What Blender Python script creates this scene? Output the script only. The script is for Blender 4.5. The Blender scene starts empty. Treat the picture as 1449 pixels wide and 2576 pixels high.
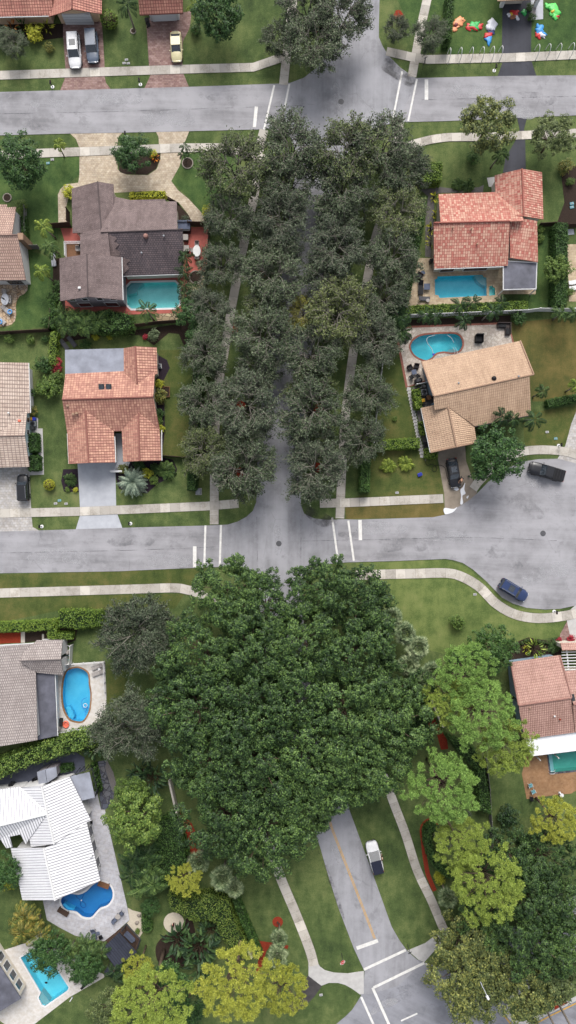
import bpy, bmesh, math, random
import numpy as np
from mathutils import Vector, Matrix
from mathutils.geometry import tessellate_polygon
PI = math.pi
D = bpy.data
scn = bpy.context.scene
COL = scn.collection
# ---------------------------------------------------------------- measuring: plan units (15.72 per metre), camera straight above
S = 15.72
HC = 110.0
TL = {1: (0, 0, .5), 2: (724.5, 0, .5), 3: (0, 440.2, .5), 4: (724.5, 440.2, .5), 5: (0, 880.5, .5), 6: (724.5, 880.5, .5),
      7: (0, 1320.7, .5), 8: (724.5, 1320.7, .5), 9: (0, 1735.8, .5), 10: (724.5, 1735.8, .5), 11: (0, 2093, .5), 12: (724.5, 2093, .5),
      'J': (0, 1861.6, .2691), 'L': (1182.3, 1584.9, .18403), 'E': (0, 880.5, .18072), 'F': (0, 503.1, .12695),
      'M': (1119.5, 0, .22743), 'H': (993.7, 805, .13672), 'C': (402.5, 528.3, .10742), 'B': (1081.7, 2289.2, .25347)}


def t(n, *pts):
    ox, oy, k = TL[n]
    return [(ox + p[0] * k, oy + p[1] * k) + tuple(p[2:]) for p in pts]


def W(fx, fy, h=0.0):
    """a survey point at height h metres -> metres in the world"""
    k = (1 - h / HC) / S
    return Vector(((fx - 724.5) * k, (1288 - fy) * k, h))


def W2(p):
    v = W(*p[:2])
    return (v.x, v.y)


def hd(dx, dy):
    """heading angle of a plan direction"""
    return math.atan2(-dy, dx)


# ---------------------------------------------------------------- objects
def tagp(o, label=None, cat=None, group=None, kind=None):
    if label: o['label'] = label
    if cat: o['category'] = cat
    if group: o['group'] = group
    if kind: o['kind'] = kind
    return o


def thing(name, label, cat, loc=(0, 0, 0), rz=0, group=None):
    o = D.objects.new(name, None)
    o.empty_display_size = .3
    COL.objects.link(o)
    o.location = loc
    o.rotation_euler = (0, 0, rz)
    return tagp(o, label, cat, group)


def origin_of(o):
    v = Vector((0, 0, 0))
    while o is not None:
        v += o.location
        o = o.parent
    return v


class MB:
    def __init__(s):
        s.v, s.f, s.uv, s.mi = [], [], [], []
        s.use_uv = False

    def add(s, vs, fs, mi=0, uvs=None):
        b = len(s.v)
        s.v += [tuple(p) for p in vs]
        for i, f in enumerate(fs):
            s.f.append([b + k for k in f])
            s.mi.append(mi)
            if uvs:
                s.use_uv = True
                s.uv.append(uvs[i])
            else:
                s.uv.append([(0, 0)] * len(f))
        return s

    def box(s, c, d, rz=0, mi=0, tilt=None):
        x, y, z = d[0] / 2, d[1] / 2, d[2] / 2
        vs = [Vector((i * x, j * y, k * z)) for i in (-1, 1) for j in (-1, 1) for k in (-1, 1)]
        R = Matrix.Rotation(rz, 3, 'Z')
        if tilt: R = R @ Matrix.Rotation(tilt[1], 3, tilt[0])
        vs = [R @ p + Vector(c) for p in vs]
        return s.add(vs, [(0, 1, 3, 2), (4, 6, 7, 5), (0, 4, 5, 1), (2, 3, 7, 6), (0, 2, 6, 4), (1, 5, 7, 3)], mi)

    def rbox(s, c, d, r=.05, rz=0, mi=0, tilt=None):
        bm = bmesh.new()
        bmesh.ops.create_cube(bm, size=1)
        bmesh.ops.scale(bm, vec=d, verts=bm.verts)
        bmesh.ops.bevel(bm, geom=bm.edges[:] , offset=r, segments=2, affect='EDGES')
        R = Matrix.Rotation(rz, 3, 'Z')
        if tilt: R = R @ Matrix.Rotation(tilt[1], 3, tilt[0])
        bm.verts.index_update()
        vs = [R @ q.co + Vector(c) for q in bm.verts]
        fs = [[q.index for q in f.verts] for f in bm.faces]
        bm.free()
        return s.add(vs, fs, mi)

    def tube(s, pts, r, n=6, mi=0, cap=True):
        pts = [Vector(p) for p in pts]
        rs = r if isinstance(r, (list, tuple)) else [r] * len(pts)
        rings = []
        up = Vector((0, 0, 1))
        for i, p in enumerate(pts):
            a = pts[max(i - 1, 0)]
            b = pts[min(i + 1, len(pts) - 1)]
            d = (b - a).normalized() if (b - a).length > 1e-6 else up
            q = d.orthogonal().normalized() if abs(d.z) > .9 else d.cross(up).normalized()
            w = d.cross(q)
            rings.append([p + (q * math.cos(2 * PI * k / n) + w * math.sin(2 * PI * k / n)) * rs[i] for k in range(n)])
        vs = [x for rg in rings for x in rg]
        fs = []
        for i in range(len(pts) - 1):
            for k in range(n):
                fs.append((i * n + k, i * n + (k + 1) % n, (i + 1) * n + (k + 1) % n, (i + 1) * n + k))
        if cap:
            fs.append(tuple(range(n - 1, -1, -1)))
            fs.append(tuple((len(pts) - 1) * n + k for k in range(n)))
        return s.add(vs, fs, mi)

    def lathe(s, prof, c=(0, 0, 0), n=16, mi=0):
        vs, fs = [], []
        for r, z in prof:
            for k in range(n):
                vs.append((c[0] + r * math.cos(2 * PI * k / n), c[1] + r * math.sin(2 * PI * k / n), c[2] + z))
        for i in range(len(prof) - 1):
            for k in range(n):
                fs.append((i * n + k, i * n + (k + 1) % n, (i + 1) * n + (k + 1) % n, (i + 1) * n + k))
        fs.append(tuple((len(prof) - 1) * n + k for k in range(n)))
        fs.append(tuple(range(n - 1, -1, -1)))
        return s.add(vs, fs, mi)

    def prism(s, poly, z0, z1, mi=0):
        """flat outline (ccw world xy) extruded from z0 to z1"""
        n = len(poly)
        tri = tessellate_polygon([[Vector((p[0], p[1], 0)) for p in poly]])
        vs = [(p[0], p[1], z1) for p in poly] + [(p[0], p[1], z0) for p in poly]
        fs = []
        for a, b, c in tri:
            fs.append(orient(vs, (a, b, c)))
        for i in range(n):
            j = (i + 1) % n
            fs.append((i + n, j + n, j, i))
        return s.add(vs, fs, mi)

    def build(s, name, mat, parent=None, smooth=False):
        o0 = origin_of(parent)
        me = D.meshes.new(name)
        me.from_pydata([(p[0] - o0.x, p[1] - o0.y, p[2] - o0.z) for p in s.v], [], s.f)
        mats = mat if isinstance(mat, (list, tuple)) else [mat]
        for m in mats: me.materials.append(m)
        if len(mats) > 1: me.polygons.foreach_set('material_index', s.mi)
        if s.use_uv:
            l = me.uv_layers.new(name='UVMap')
            flat = [c for f in s.uv for p in f for c in p]
            l.data.foreach_set('uv', flat)
        if smooth: me.polygons.foreach_set('use_smooth', [True] * len(me.polygons))
        me.update()
        o = D.objects.new(name, me)
        COL.objects.link(o)
        o.parent = parent
        return o


def orient(vs, f):
    a, b, c = [Vector(vs[i]) for i in f[:3]]
    return tuple(f) if (b - a).cross(c - a).z > 0 else tuple(reversed(f))


def kids(o):
    return [x for x in o.children]


def dup(root, loc=None, rz=None, sc=None, label=None, group=None, mats=None):
    """copy of a thing with copies of its parts and sub-parts; mats: {part name: material}"""
    def cp(o, par):
        c = o.copy()
        COL.objects.link(c)
        if par is not None:
            c.parent = par
        if mats and c.type == 'MESH':
            base = o.name.split('.')[0]
            if base in mats:
                c.material_slots[0].link = 'OBJECT'
                c.material_slots[0].material = mats[base]
        for ch in kids(o): cp(ch, c)
        return c
    r = cp(root, None)
    return place(r, loc, rz, sc, label, group)


def place(r, loc=None, rz=None, sc=None, label=None, group=None):
    if loc is not None: r.location = loc
    if rz is not None: r.rotation_euler = (0, 0, rz)
    if sc is not None: r.scale = (sc, sc, sc) if not isinstance(sc, (tuple, list)) else sc
    return tagp(r, label, None, group)


class Kind:
    """a prototype: the first placing moves the thing itself, later ones copy it"""
    def __init__(s, root):
        s.root, s.used = root, False

    def put(s, loc, rz=0, sc=1, label=None, group=None, mats=None):
        # every placed one is a copy; the prototype itself is removed at the end
        return dup(s.root, loc, rz, sc, label, group, mats)


PROTOS = []


def drop_protos():
    for k in PROTOS:
        def rm(o):
            for c in list(o.children): rm(c)
            D.objects.remove(o)
        rm(k.root)


def kindof(root):
    k = Kind(root)
    PROTOS.append(k)
    return k


# ---------------------------------------------------------------- outlines
def crv(pts, closed=False, n=6):
    """Catmull-Rom smoothing of an outline"""
    P = [np.array(p[:2], float) for p in pts]
    out = []
    N = len(P)
    rng_ = range(N) if closed else range(N - 1)
    for i in rng_:
        p0 = P[i - 1] if closed or i > 0 else 2 * P[0] - P[1]
        p1, p2 = P[i], P[(i + 1) % N]
        p3 = P[(i + 2) % N] if closed or i + 2 < N else 2 * P[-1] - P[-2]
        for k in range(n):
            u = k / n
            q = .5 * (2 * p1 + (p2 - p0) * u + (2 * p0 - 5 * p1 + 4 * p2 - p3) * u * u + (3 * p1 - p0 - 3 * p2 + p3) * u ** 3)
            out.append((q[0], q[1]))
    if not closed: out.append(tuple(P[-1]))
    return out


def area(P):
    return .5 * sum(P[i][0] * P[(i + 1) % len(P)][1] - P[(i + 1) % len(P)][0] * P[i][1] for i in range(len(P)))


def ccw(P):
    return list(P) if area(P) > 0 else list(reversed(P))


def offs(P, d):
    """grow a ccw outline by d (negative shrinks)"""
    out = []
    n = len(P)
    for i in range(n):
        a, b, c = [Vector(P[k][:2]) for k in ((i - 1) % n, i, (i + 1) % n)]
        e1 = (b - a).normalized() if (b - a).length > 1e-9 else Vector((1, 0))
        e2 = (c - b).normalized() if (c - b).length > 1e-9 else e1
        n1, n2 = Vector((e1.y, -e1.x)), Vector((e2.y, -e2.x))
        m = n1 + n2
        if m.length < 1e-6: m = n1
        m = m.normalized()
        k = max(m.dot(n1), .35)
        q = b + m * (d / k)
        out.append((q.x, q.y) + tuple(P[i][2:]))
    return out


def flat(name, pts, mat, z, holes=(), kind='structure', world=False):
    P = ccw([p[:2] if world else W2(p) for p in pts])
    loops = [[Vector((p[0], p[1], 0)) for p in P]] + [[Vector((q[0], q[1], 0)) for q in hl] for hl in holes]
    tri = tessellate_polygon(loops)
    vs = [(p.x, p.y, z) for lp in loops for p in lp]
    mb = MB().add(vs, [orient(vs, f) for f in tri])
    o = mb.build(name, mat)
    if kind: o['kind'] = kind
    return o


def strip(name, pts, w, mat, z, kind='structure', th=0.0, smooth=True, parent=None):
    """a ribbon along a plan line, w plan units wide, UV in metres along it"""
    P = [Vector(W2(p)) for p in (crv(pts) if smooth else pts)]
    hw = w / S / 2
    L, R, acc = [], [], [0]
    for i, p in enumerate(P):
        a, b = P[max(i - 1, 0)], P[min(i + 1, len(P) - 1)]
        d = (b - a).normalized()
        nrm = Vector((-d.y, d.x))
        L.append(p + nrm * hw)
        R.append(p - nrm * hw)
        if i: acc.append(acc[-1] + (p - P[i - 1]).length)
    mb = MB()
    vs = [(q.x, q.y, z) for q in L] + [(q.x, q.y, z) for q in R]
    n = len(P)
    fs, uv = [], []
    for i in range(n - 1):
        fs.append((i + 1, i, n + i, n + i + 1))
        uv.append([(0, acc[i + 1]), (0, acc[i]), (2 * hw, acc[i]), (2 * hw, acc[i + 1])])
    if th:
        b = 2 * n
        vs += [(q.x, q.y, z - th) for q in L] + [(q.x, q.y, z - th) for q in R]
        for i in range(n - 1):
            fs.append((i, i + 1, b + i + 1, b + i)); uv.append([(0, 0)] * 4)
            fs.append((n + i + 1, n + i, b + n + i, b + n + i + 1)); uv.append([(0, 0)] * 4)
    mb.add(vs, fs, 0, uv)
    o = mb.build(name, mat, parent)
    if kind: o['kind'] = kind
    return o


# ---------------------------------------------------------------- materials
GAIN = 1.5


def c(r, g, b, k=1.0):
    def f(u):
        u = u / 255
        u = u / 12.92 if u <= .04045 else ((u + .055) / 1.055) ** 2.4
        return min(u / GAIN * k, .82)
    return (f(r), f(g), f(b), 1)


class NT:
    def __init__(s, name, rough=.8, spec=.3):
        s.m = D.materials.new(name)
        s.m.use_nodes = True
        s.t = s.m.node_tree
        s.b = s.t.nodes['Principled BSDF']
        s.b.inputs['Roughness'].default_value = rough
        s.b.inputs['Specular IOR Level'].default_value = spec

    def n(s, typ, **kw):
        nd = s.t.nodes.new(typ)
        for k, v in kw.items():
            if hasattr(nd, k):
                setattr(nd, k, v)
            else:
                nd.inputs[k.replace('_', ' ')].default_value = v
        return nd

    def l(s, a, b):
        s.t.links.new(a, b)

    def co(s, kind='Object'):
        return s.n('ShaderNodeTexCoord').outputs[kind]

    def noise(s, vec, scale, detail=4, rough=.6, stretch=None):
        if stretch:
            mp = s.n('ShaderNodeMapping')
            mp.inputs['Scale'].default_value = stretch
            s.l(vec, mp.inputs[0])
            vec = mp.outputs[0]
        nd = s.n('ShaderNodeTexNoise')
        nd.inputs['Scale'].default_value = scale
        nd.inputs['Detail'].default_value = detail
        nd.inputs['Roughness'].default_value = rough
        s.l(vec, nd.inputs['Vector'])
        return nd.outputs['Fac']

    def math(s, op, a, b):
        nd = s.n('ShaderNodeMath', operation=op)
        for i, x in enumerate((a, b)):
            if isinstance(x, (int, float)): nd.inputs[i].default_value = x
            else: s.l(x, nd.inputs[i])
        return nd.outputs[0]

    def ramp(s, fac, stops):
        nd = s.n('ShaderNodeValToRGB')
        el = nd.color_ramp.elements
        while len(el) < len(stops): el.new(.5)
        for e, (p, col) in zip(el, stops):
            e.position = p
            e.color = col
        s.l(fac, nd.inputs[0])
        return nd.outputs[0]

    def mix(s, fac, a, b, mode='MIX'):
        nd = s.n('ShaderNodeMixRGB', blend_type=mode)
        for i, x in enumerate((fac, a, b)):
            if isinstance(x, (int, float)): nd.inputs[i].default_value = x
            elif isinstance(x, tuple): nd.inputs[i].default_value = x
            else: s.l(x, nd.inputs[i])
        return nd.outputs[0]

    def bump(s, h, strength=.3, dist=.02):
        nd = s.n('ShaderNodeBump')
        nd.inputs['Strength'].default_value = strength
        nd.inputs['Distance'].default_value = dist
        s.l(h, nd.inputs['Height'])
        s.l(nd.outputs[0], s.b.inputs['Normal'])

    def out(s, col):
        if isinstance(col, tuple): s.b.inputs['Base Color'].default_value = col
        else: s.l(col, s.b.inputs['Base Color'])
        return s.m


def plain(name, col, rough=.6, spec=.4, var=.12, scale=3.0, metal=0):
    N = NT(name, rough, spec)
    f = N.noise(N.co(), scale, 5)
    a = tuple(x * (1 - var) for x in col[:3]) + (1,)
    b = tuple(min(x * (1 + var), .9) for x in col[:3]) + (1,)
    N.b.inputs['Metallic'].default_value = metal
    return N.out(N.ramp(f, [(.3, a), (.7, b)]))


def lawn(name, dk, md, lt, dry, shift=0.0):
    N = NT(name, .9, .1)
    v = N.co()
    A, B, C_ = N.noise(v, .07, 3), N.noise(v, .55, 4), N.noise(v, 7, 5, .75)
    st = N.noise(v, .9, 3, .6, (1, .25, 1))
    x = N.math('ADD', N.math('MULTIPLY', A, .30), N.math('MULTIPLY', B, .24))
    x = N.math('ADD', x, N.math('MULTIPLY', C_, .32))
    x = N.math('ADD', x, N.math('MULTIPLY', st, .14))
    x = N.math('ADD', x, shift)
    col = N.ramp(x, [(.40, dk), (.48, md), (.555, lt), (.65, dry)])
    wd = N.noise(v, 2.2, 6, .7)
    wf = N.ramp(N.math('ADD', N.math('MULTIPLY', wd, .7), N.math('MULTIPLY', A, .3)), [(.53, (0, 0, 0, 1)), (.64, (1, 1, 1, 1))])
    col = N.mix(N.math('MULTIPLY', wf, .55), col, lt)
    w2 = N.ramp(N.noise(v, 4.5, 5, .75), [(.60, (0, 0, 0, 1)), (.68, (1, 1, 1, 1))])
    col = N.mix(N.math('MULTIPLY', w2, .5), col, dry)
    w3 = N.ramp(N.noise(v, .32, 5, .7), [(.34, (1, 1, 1, 1)), (.44, (0, 0, 0, 1))])
    col = N.mix(N.math('MULTIPLY', w3, .3), col, dk)
    N.bump(C_, .5, .06)
    return N.out(col)


def asphalt(name, base, ang=0.0, dark=None):
    N = NT(name, .88, .25)
    v = N.co()
    mp = N.n('ShaderNodeMapping')
    mp.inputs['Rotation'].default_value = (0, 0, ang)
    N.l(v, mp.inputs[0])
    v = mp.outputs[0]
    big = N.noise(v, .2, 6, .66)
    stk = N.noise(v, .30, 6, .65, (.12, 1.6, 1))
    fine = N.noise(v, 16, 4, .8)
    x = N.math('ADD', N.math('MULTIPLY', big, .40), N.math('MULTIPLY', stk, .35))
    x = N.math('ADD', x, N.math('MULTIPLY', fine, .25))
    d = dark or tuple(q * .66 for q in base[:3]) + (1,)
    l = tuple(q * 1.22 for q in base[:3]) + (1,)
    col = N.ramp(x, [(.40, d), (.485, base), (.57, l)])
    vo = N.n('ShaderNodeTexVoronoi', feature='DISTANCE_TO_EDGE')
    vo.inputs['Scale'].default_value = .16
    wv = N.n('ShaderNodeTexNoise')
    wv.inputs['Scale'].default_value = .8
    wv.inputs['Detail'].default_value = 6
    N.l(v, wv.inputs['Vector'])
    vv = N.mix(.25, v, wv.outputs['Color'], 'ADD')
    N.l(vv, vo.inputs['Vector'])
    cr = N.ramp(vo.outputs[0], [(.0, (1, 1, 1, 1)), (.006, (0, 0, 0, 1))])
    mask = N.ramp(N.noise(v, .25, 2), [(.5, (0, 0, 0, 1)), (.6, (1, 1, 1, 1))])
    k = N.math('MULTIPLY', N.math('MULTIPLY', cr, mask), .45)
    col = N.mix(k, col, tuple(q * .45 for q in base[:3]) + (1,))
    patch = N.ramp(N.noise(v, .5, 6, .7), [(.57, (0, 0, 0, 1)), (.66, (1, 1, 1, 1))])
    col = N.mix(N.math('MULTIPLY', patch, .5), col, l)
    dpt = N.ramp(N.noise(v, .33, 6, .72), [(.36, (1, 1, 1, 1)), (.43, (0, 0, 0, 1))])
    col = N.mix(N.math('MULTIPLY', dpt, .45), col, d)
    N.bump(fine, .3, .01)
    return N.out(col)


def slabs(name, base, rl=1.6, wide=9.0):
    """concrete walk cast in slabs, UV in metres"""
    N = NT(name, .85, .25)
    uv = N.co('UV')
    br = N.n('ShaderNodeTexBrick', offset=0.0)
    br.inputs['Scale'].default_value = 1
    br.inputs['Brick Width'].default_value = wide
    br.inputs['Row Height'].default_value = rl
    br.inputs['Mortar Size'].default_value = .02
    br.inputs['Bias'].default_value = -.15
    br.inputs['Color1'].default_value = tuple(q * .86 for q in base[:3]) + (1,)
    br.inputs['Color2'].default_value = tuple(min(q * 1.36, .8) for q in base[:3]) + (1,)
    br.inputs['Mortar'].default_value = tuple(q * .55 for q in base[:3]) + (1,)
    N.l(uv, br.inputs['Vector'])
    v = N.co()
    st = N.ramp(N.math('ADD', N.math('MULTIPLY', N.noise(v, .5, 6, .7), .7), N.math('MULTIPLY', N.noise(v, 6, 4), .3)),
                [(.34, (.62, .6, .56, 1)), (.52, (1, 1, 1, 1))])
    return N.out(N.mix(1, br.outputs['Color'], st, 'MULTIPLY'))


def pavers(name, c1, c2, mortar, w=.3, h=.2, rot=0, stain=.75, off=.5, ms=.012):
    N = NT(name, .85, .25)
    v = N.co()
    mp = N.n('ShaderNodeMapping')
    mp.inputs['Rotation'].default_value = (0, 0, rot)
    N.l(v, mp.inputs[0])
    br = N.n('ShaderNodeTexBrick', offset=off)
    for k, x in (('Scale', 1), ('Brick Width', w), ('Row Height', h), ('Mortar Size', ms), ('Color1', c1), ('Color2', c2), ('Mortar', mortar)):
        br.inputs[k].default_value = x
    N.l(mp.outputs[0], br.inputs['Vector'])
    a = N.noise(v, .35, 6, .7)
    st = N.ramp(a, [(.35, (stain, stain, stain, 1)), (.6, (1, 1, 1, 1))])
    col = N.mix(1, br.outputs['Color'], st, 'MULTIPLY')
    b = N.ramp(N.noise(v, 1.9, 3), [(.4, (.88, .85, .80, 1)), (.6, (1, 1, 1, 1))])
    return N.out(N.mix(1, col, b, 'MULTIPLY'))


def flagstone(name, c1, c2, c3, joint, scale=1.6):
    N = NT(name, .85, .25)
    v = N.co()
    vo = N.n('ShaderNodeTexVoronoi')
    vo.inputs['Scale'].default_value = scale
    ve = N.n('ShaderNodeTexVoronoi', feature='DISTANCE_TO_EDGE')
    ve.inputs['Scale'].default_value = scale
    N.l(v, vo.inputs['Vector'])
    N.l(v, ve.inputs['Vector'])
    sp = N.n('ShaderNodeSeparateColor')
    N.l(vo.outputs['Color'], sp.inputs[0])
    col = N.ramp(sp.outputs[0], [(.1, c1), (.5, c2), (.9, c3)])
    j = N.ramp(ve.outputs[0], [(.03, (1, 1, 1, 1)), (.07, (0, 0, 0, 1))])
    col = N.mix(j, col, joint)
    st = N.ramp(N.noise(v, 3, 5), [(.35, (.8, .8, .78, 1)), (.6, (1, 1, 1, 1))])
    return N.out(N.mix(1, col, st, 'MULTIPLY'))


def rooftile(name, c1, c2, gap, w=.42, h=.42, ms=.05, stain=(.62, .6, .6, 1), bias=0.0, off=0.0, sq=.35, barrel=.8, rough=.75):
    """tiles laid in courses, UV in metres (u along the eave, v up the slope)"""
    N = NT(name, rough, .3)
    uv = N.co('UV')
    br = N.n('ShaderNodeTexBrick', offset=off)
    for k, x in (('Scale', 1), ('Brick Width', w), ('Row Height', h), ('Mortar Size', ms), ('Mortar Smooth', sq), ('Bias', bias),
                 ('Color1', c1), ('Color2', c2), ('Mortar', gap)):  # gap colour darkens the joints, painting in the shade of the tile grooves
        br.inputs[k].default_value = x
    N.l(uv, br.inputs['Vector'])
    v = N.co()
    n1 = N.noise(v, .35, 6, .68)
    n2 = N.noise(uv, 1.1, 5, .7, (1.3, .25, 1))
    x = N.math('ADD', N.math('MULTIPLY', n1, .55), N.math('MULTIPLY', n2, .45))
    st = N.ramp(x, [(.36, stain), (.55, (1, 1, 1, 1)), (.75, (1.08, 1.06, 1.04, 1))])
    col = N.mix(1, br.outputs['Color'], st, 'MULTIPLY')
    fine = N.ramp(N.noise(v, 9, 3), [(.3, (.85, .85, .85, 1)), (.7, (1.1, 1.1, 1.1, 1))])
    col = N.mix(1, col, fine, 'MULTIPLY')
    sp = N.n('ShaderNodeSeparateXYZ')
    N.l(uv, sp.inputs[0])
    sn = N.math('SINE', N.math('MULTIPLY', sp.outputs[0], 2 * PI / w), 0)
    saw = N.math('FRACT', N.math('DIVIDE', sp.outputs[1], h), 0)
    hgt = N.math('SUBTRACT', N.math('MULTIPLY', sn, .5), N.math('MULTIPLY', saw, .6))
    N.bump(hgt, barrel, .05)
    return N.out(col)


def leafmat(name, c1, c2, c3, scale=.35, trans=0.0):
    """leaves: each leaf its own tint, clumps lighter and darker by noise"""
    N = NT(name, .55, .22)
    g = N.n('ShaderNodeNewGeometry')
    oi = N.n('ShaderNodeObjectInfo')
    n1 = N.noise(N.co(), scale, 3)
    x = N.math('ADD', N.math('MULTIPLY', g.outputs['Random Per Island'], .5), N.math('MULTIPLY', n1, .5))
    x = N.math('ADD', x, N.math('MULTIPLY', N.math('SUBTRACT', oi.outputs['Random'], .5), .14))
    return N.out(N.ramp(x, [(.22, c1), (.5, c2), (.8, c3)]))


def bark(name, a, b):
    N = NT(name, .9, .15)
    f = N.noise(N.co(), 4, 5, .7, (3, 3, .6))
    N.bump(f, .5, .03)
    return N.out(N.ramp(f, [(.3, a), (.7, b)]))


def paint(name, col, rough=.28, coat=.7, metal=.0):
    N = NT(name, rough, .5)
    N.b.inputs['Coat Weight'].default_value = coat * .45
    N.b.inputs['Coat Roughness'].default_value = .08
    N.b.inputs['Metallic'].default_value = metal
    f = N.noise(N.co(), 3, 5)
    return N.out(N.ramp(f, [(.3, tuple(q * .9 for q in col[:3]) + (1,)), (.7, tuple(min(q * 1.08, .85) for q in col[:3]) + (1,))]))


def glassmat(name, col=(.022, .028, .036, 1), rough=.05):
    N = NT(name, rough, 1.0)
    f = N.noise(N.co(), 2, 3)
    return N.out(N.ramp(f, [(.3, tuple(q * .7 for q in col[:3]) + (1,)), (.7, tuple(q * 1.4 for q in col[:3]) + (1,))]))


def watermat(name, tint):
    m = D.materials.new(name)
    m.use_nodes = True
    tr = m.node_tree
    tr.nodes.remove(tr.nodes['Principled BSDF'])
    out = tr.nodes['Material Output']
    a = tr.nodes.new('ShaderNodeBsdfTransparent')
    a.inputs[0].default_value = tint
    g = tr.nodes.new('ShaderNodeBsdfGlossy')
    g.inputs['Roughness'].default_value = .12
    fr = tr.nodes.new('ShaderNodeFresnel')
    fr.inputs[0].default_value = 1.33
    no = tr.nodes.new('ShaderNodeTexNoise')
    no.inputs['Scale'].default_value = 1.6
    no.inputs['Detail'].default_value = 4
    tc = tr.nodes.new('ShaderNodeTexCoord')
    tr.links.new(tc.outputs['Object'], no.inputs['Vector'])
    bu = tr.nodes.new('ShaderNodeBump')
    bu.inputs['Strength'].default_value = .25
    bu.inputs['Distance'].default_value = .05
    tr.links.new(no.outputs[0], bu.inputs['Height'])
    tr.links.new(bu.outputs[0], fr.inputs['Normal'])
    tr.links.new(bu.outputs[0], g.inputs['Normal'])
    mx = tr.nodes.new('ShaderNodeMixShader')
    tr.links.new(fr.outputs[0], mx.inputs[0])
    tr.links.new(a.outputs[0], mx.inputs[1])
    tr.links.new(g.outputs[0], mx.inputs[2])
    tr.links.new(mx.outputs[0], out.inputs[0])
    return m


def basinmat(name, a, b):
    N = NT(name, .6, .2)
    v = N.co()
    x = N.math('ADD', N.math('MULTIPLY', N.noise(v, .5, 4), .6), N.math('MULTIPLY', N.noise(v, 5, 5, .7), .4))
    return N.out(N.ramp(x, [(.35, a), (.65, b)]))


M = {}
M['lawn'] = lawn('lawn grass', c(56, 72, 43), c(80, 97, 56), c(106, 118, 72), c(134, 132, 90))
M['lawn_rich'] = lawn('rich lawn grass', c(49, 69, 40), c(68, 92, 51), c(90, 111, 62), c(116, 125, 78))
M['lawn_dry'] = lawn('dry lawn grass', c(72, 80, 44), c(96, 92, 52), c(116, 104, 62), c(136, 120, 80))
M['lawn_mid'] = lawn('worn lawn grass', c(56, 72, 38), c(80, 92, 48), c(104, 104, 60), c(128, 112, 74))
M['lawn_bright'] = lawn('bright lawn grass', c(74, 91, 50), c(95, 112, 62), c(118, 130, 76), c(140, 140, 94))
M['asphalt'] = asphalt('worn grey asphalt', c(154, 153, 157), math.radians(2))
M['asphalt_b'] = asphalt('worn grey boulevard asphalt', c(153, 153, 158), math.radians(90))
M['asphalt_c'] = asphalt('main road asphalt', c(142, 143, 150), math.radians(25))
M['asphalt_black'] = asphalt('black sealed asphalt', c(66, 67, 74), math.radians(90))
M['walk'] = slabs('concrete slabs', c(196, 190, 181))
M['concrete'] = plain('concrete', c(190, 188, 186), .85, .25, .12, 1.2)
M['concrete_b'] = plain('cool grey concrete', c(184, 187, 194), .85, .25, .10, .8)
M['concrete_d'] = plain('damp stained concrete', c(146, 134, 120), .7, .3, .25, .7)
M['dark_path'] = plain('wet dark asphalt path', c(66, 62, 62), .6, .4, .4, .8)
M['white_line'] = plain('white road paint', c(228, 226, 222), .7, .3, .16, 2.0)
M['yellow_line'] = plain('yellow road paint', c(208, 160, 62), .7, .3, .18, 2.0)
M['paver_red'] = pavers('reddish driveway pavers', c(176, 148, 142), c(142, 112, 108), c(105, 88, 86), .5, .28)
M['paver_beige'] = pavers('beige driveway pavers', c(216, 203, 182), c(192, 176, 156), c(156, 140, 124), .42, .3)
M['paver_grey'] = pavers('light grey pavers', c(208, 205, 203), c(186, 183, 182), c(150, 147, 146), .5, .4)
M['deck_white'] = pavers('pale deck tiles', c(206, 206, 214), c(194, 195, 204), c(170, 171, 180), .9, .6, math.radians(14), .85)
M['deck_cream'] = pavers('white pool deck', c(226, 222, 218), c(218, 214, 210), c(206, 202, 198), 1.4, 1.4, math.radians(33), .9)
M['deck_red'] = plain('coral red pool deck', c(178, 98, 88), .8, .25, .14, .9)
M['deck_brown'] = pavers('tan brown deck', c(186, 148, 112), c(170, 132, 98), c(128, 96, 70), .22, .11, 0, .65)
M['trav'] = pavers('travertine patio', c(214, 196, 168), c(192, 172, 146), c(156, 138, 118), .6, .42, 0, .82)
M['trav_pale'] = flagstone('pale stone patio', c(214, 204, 192), c(200, 188, 178), c(188, 176, 164), c(178, 166, 156), 1.9)
M['flag_warm'] = flagstone('warm flagstones', c(206, 178, 146), c(190, 176, 160), c(170, 140, 110), c(120, 100, 82), 2.0)
M['flag_rock'] = flagstone('crazy paving rock', c(196, 180, 146), c(178, 164, 136), c(160, 140, 112), c(94, 84, 66), 1.25)
M['slate'] = flagstone('slate paving', c(92, 96, 110), c(108, 108, 112), c(74, 76, 88), c(58, 58, 66), 1.3)
M['slate_dk'] = plain('dark slate yard', c(78, 82, 96), .7, .3, .2, 1.2)
M['brick'] = pavers('red brick border', c(178, 112, 96), c(150, 90, 80), c(140, 112, 100), .22, .12, math.radians(20))
M['mulch'] = plain('dark mulch', c(58, 48, 42), .95, .1, .35, 7)
M['mulch_purple'] = plain('dark plum mulch', c(50, 42, 50), .95, .1, .35, 7)
M['mulch_red'] = plain('red mulch', c(142, 58, 40), .95, .1, .3, 6)
M['gravel'] = plain('grey gravel', c(112, 108, 106), .95, .1, .3, 12)
M['sand'] = plain('pale sand', c(206, 196, 178), .95, .1, .1, 6)
M['soap'] = plain('soap foam', c(235, 236, 240), .6, .3, .05, 6)


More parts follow.
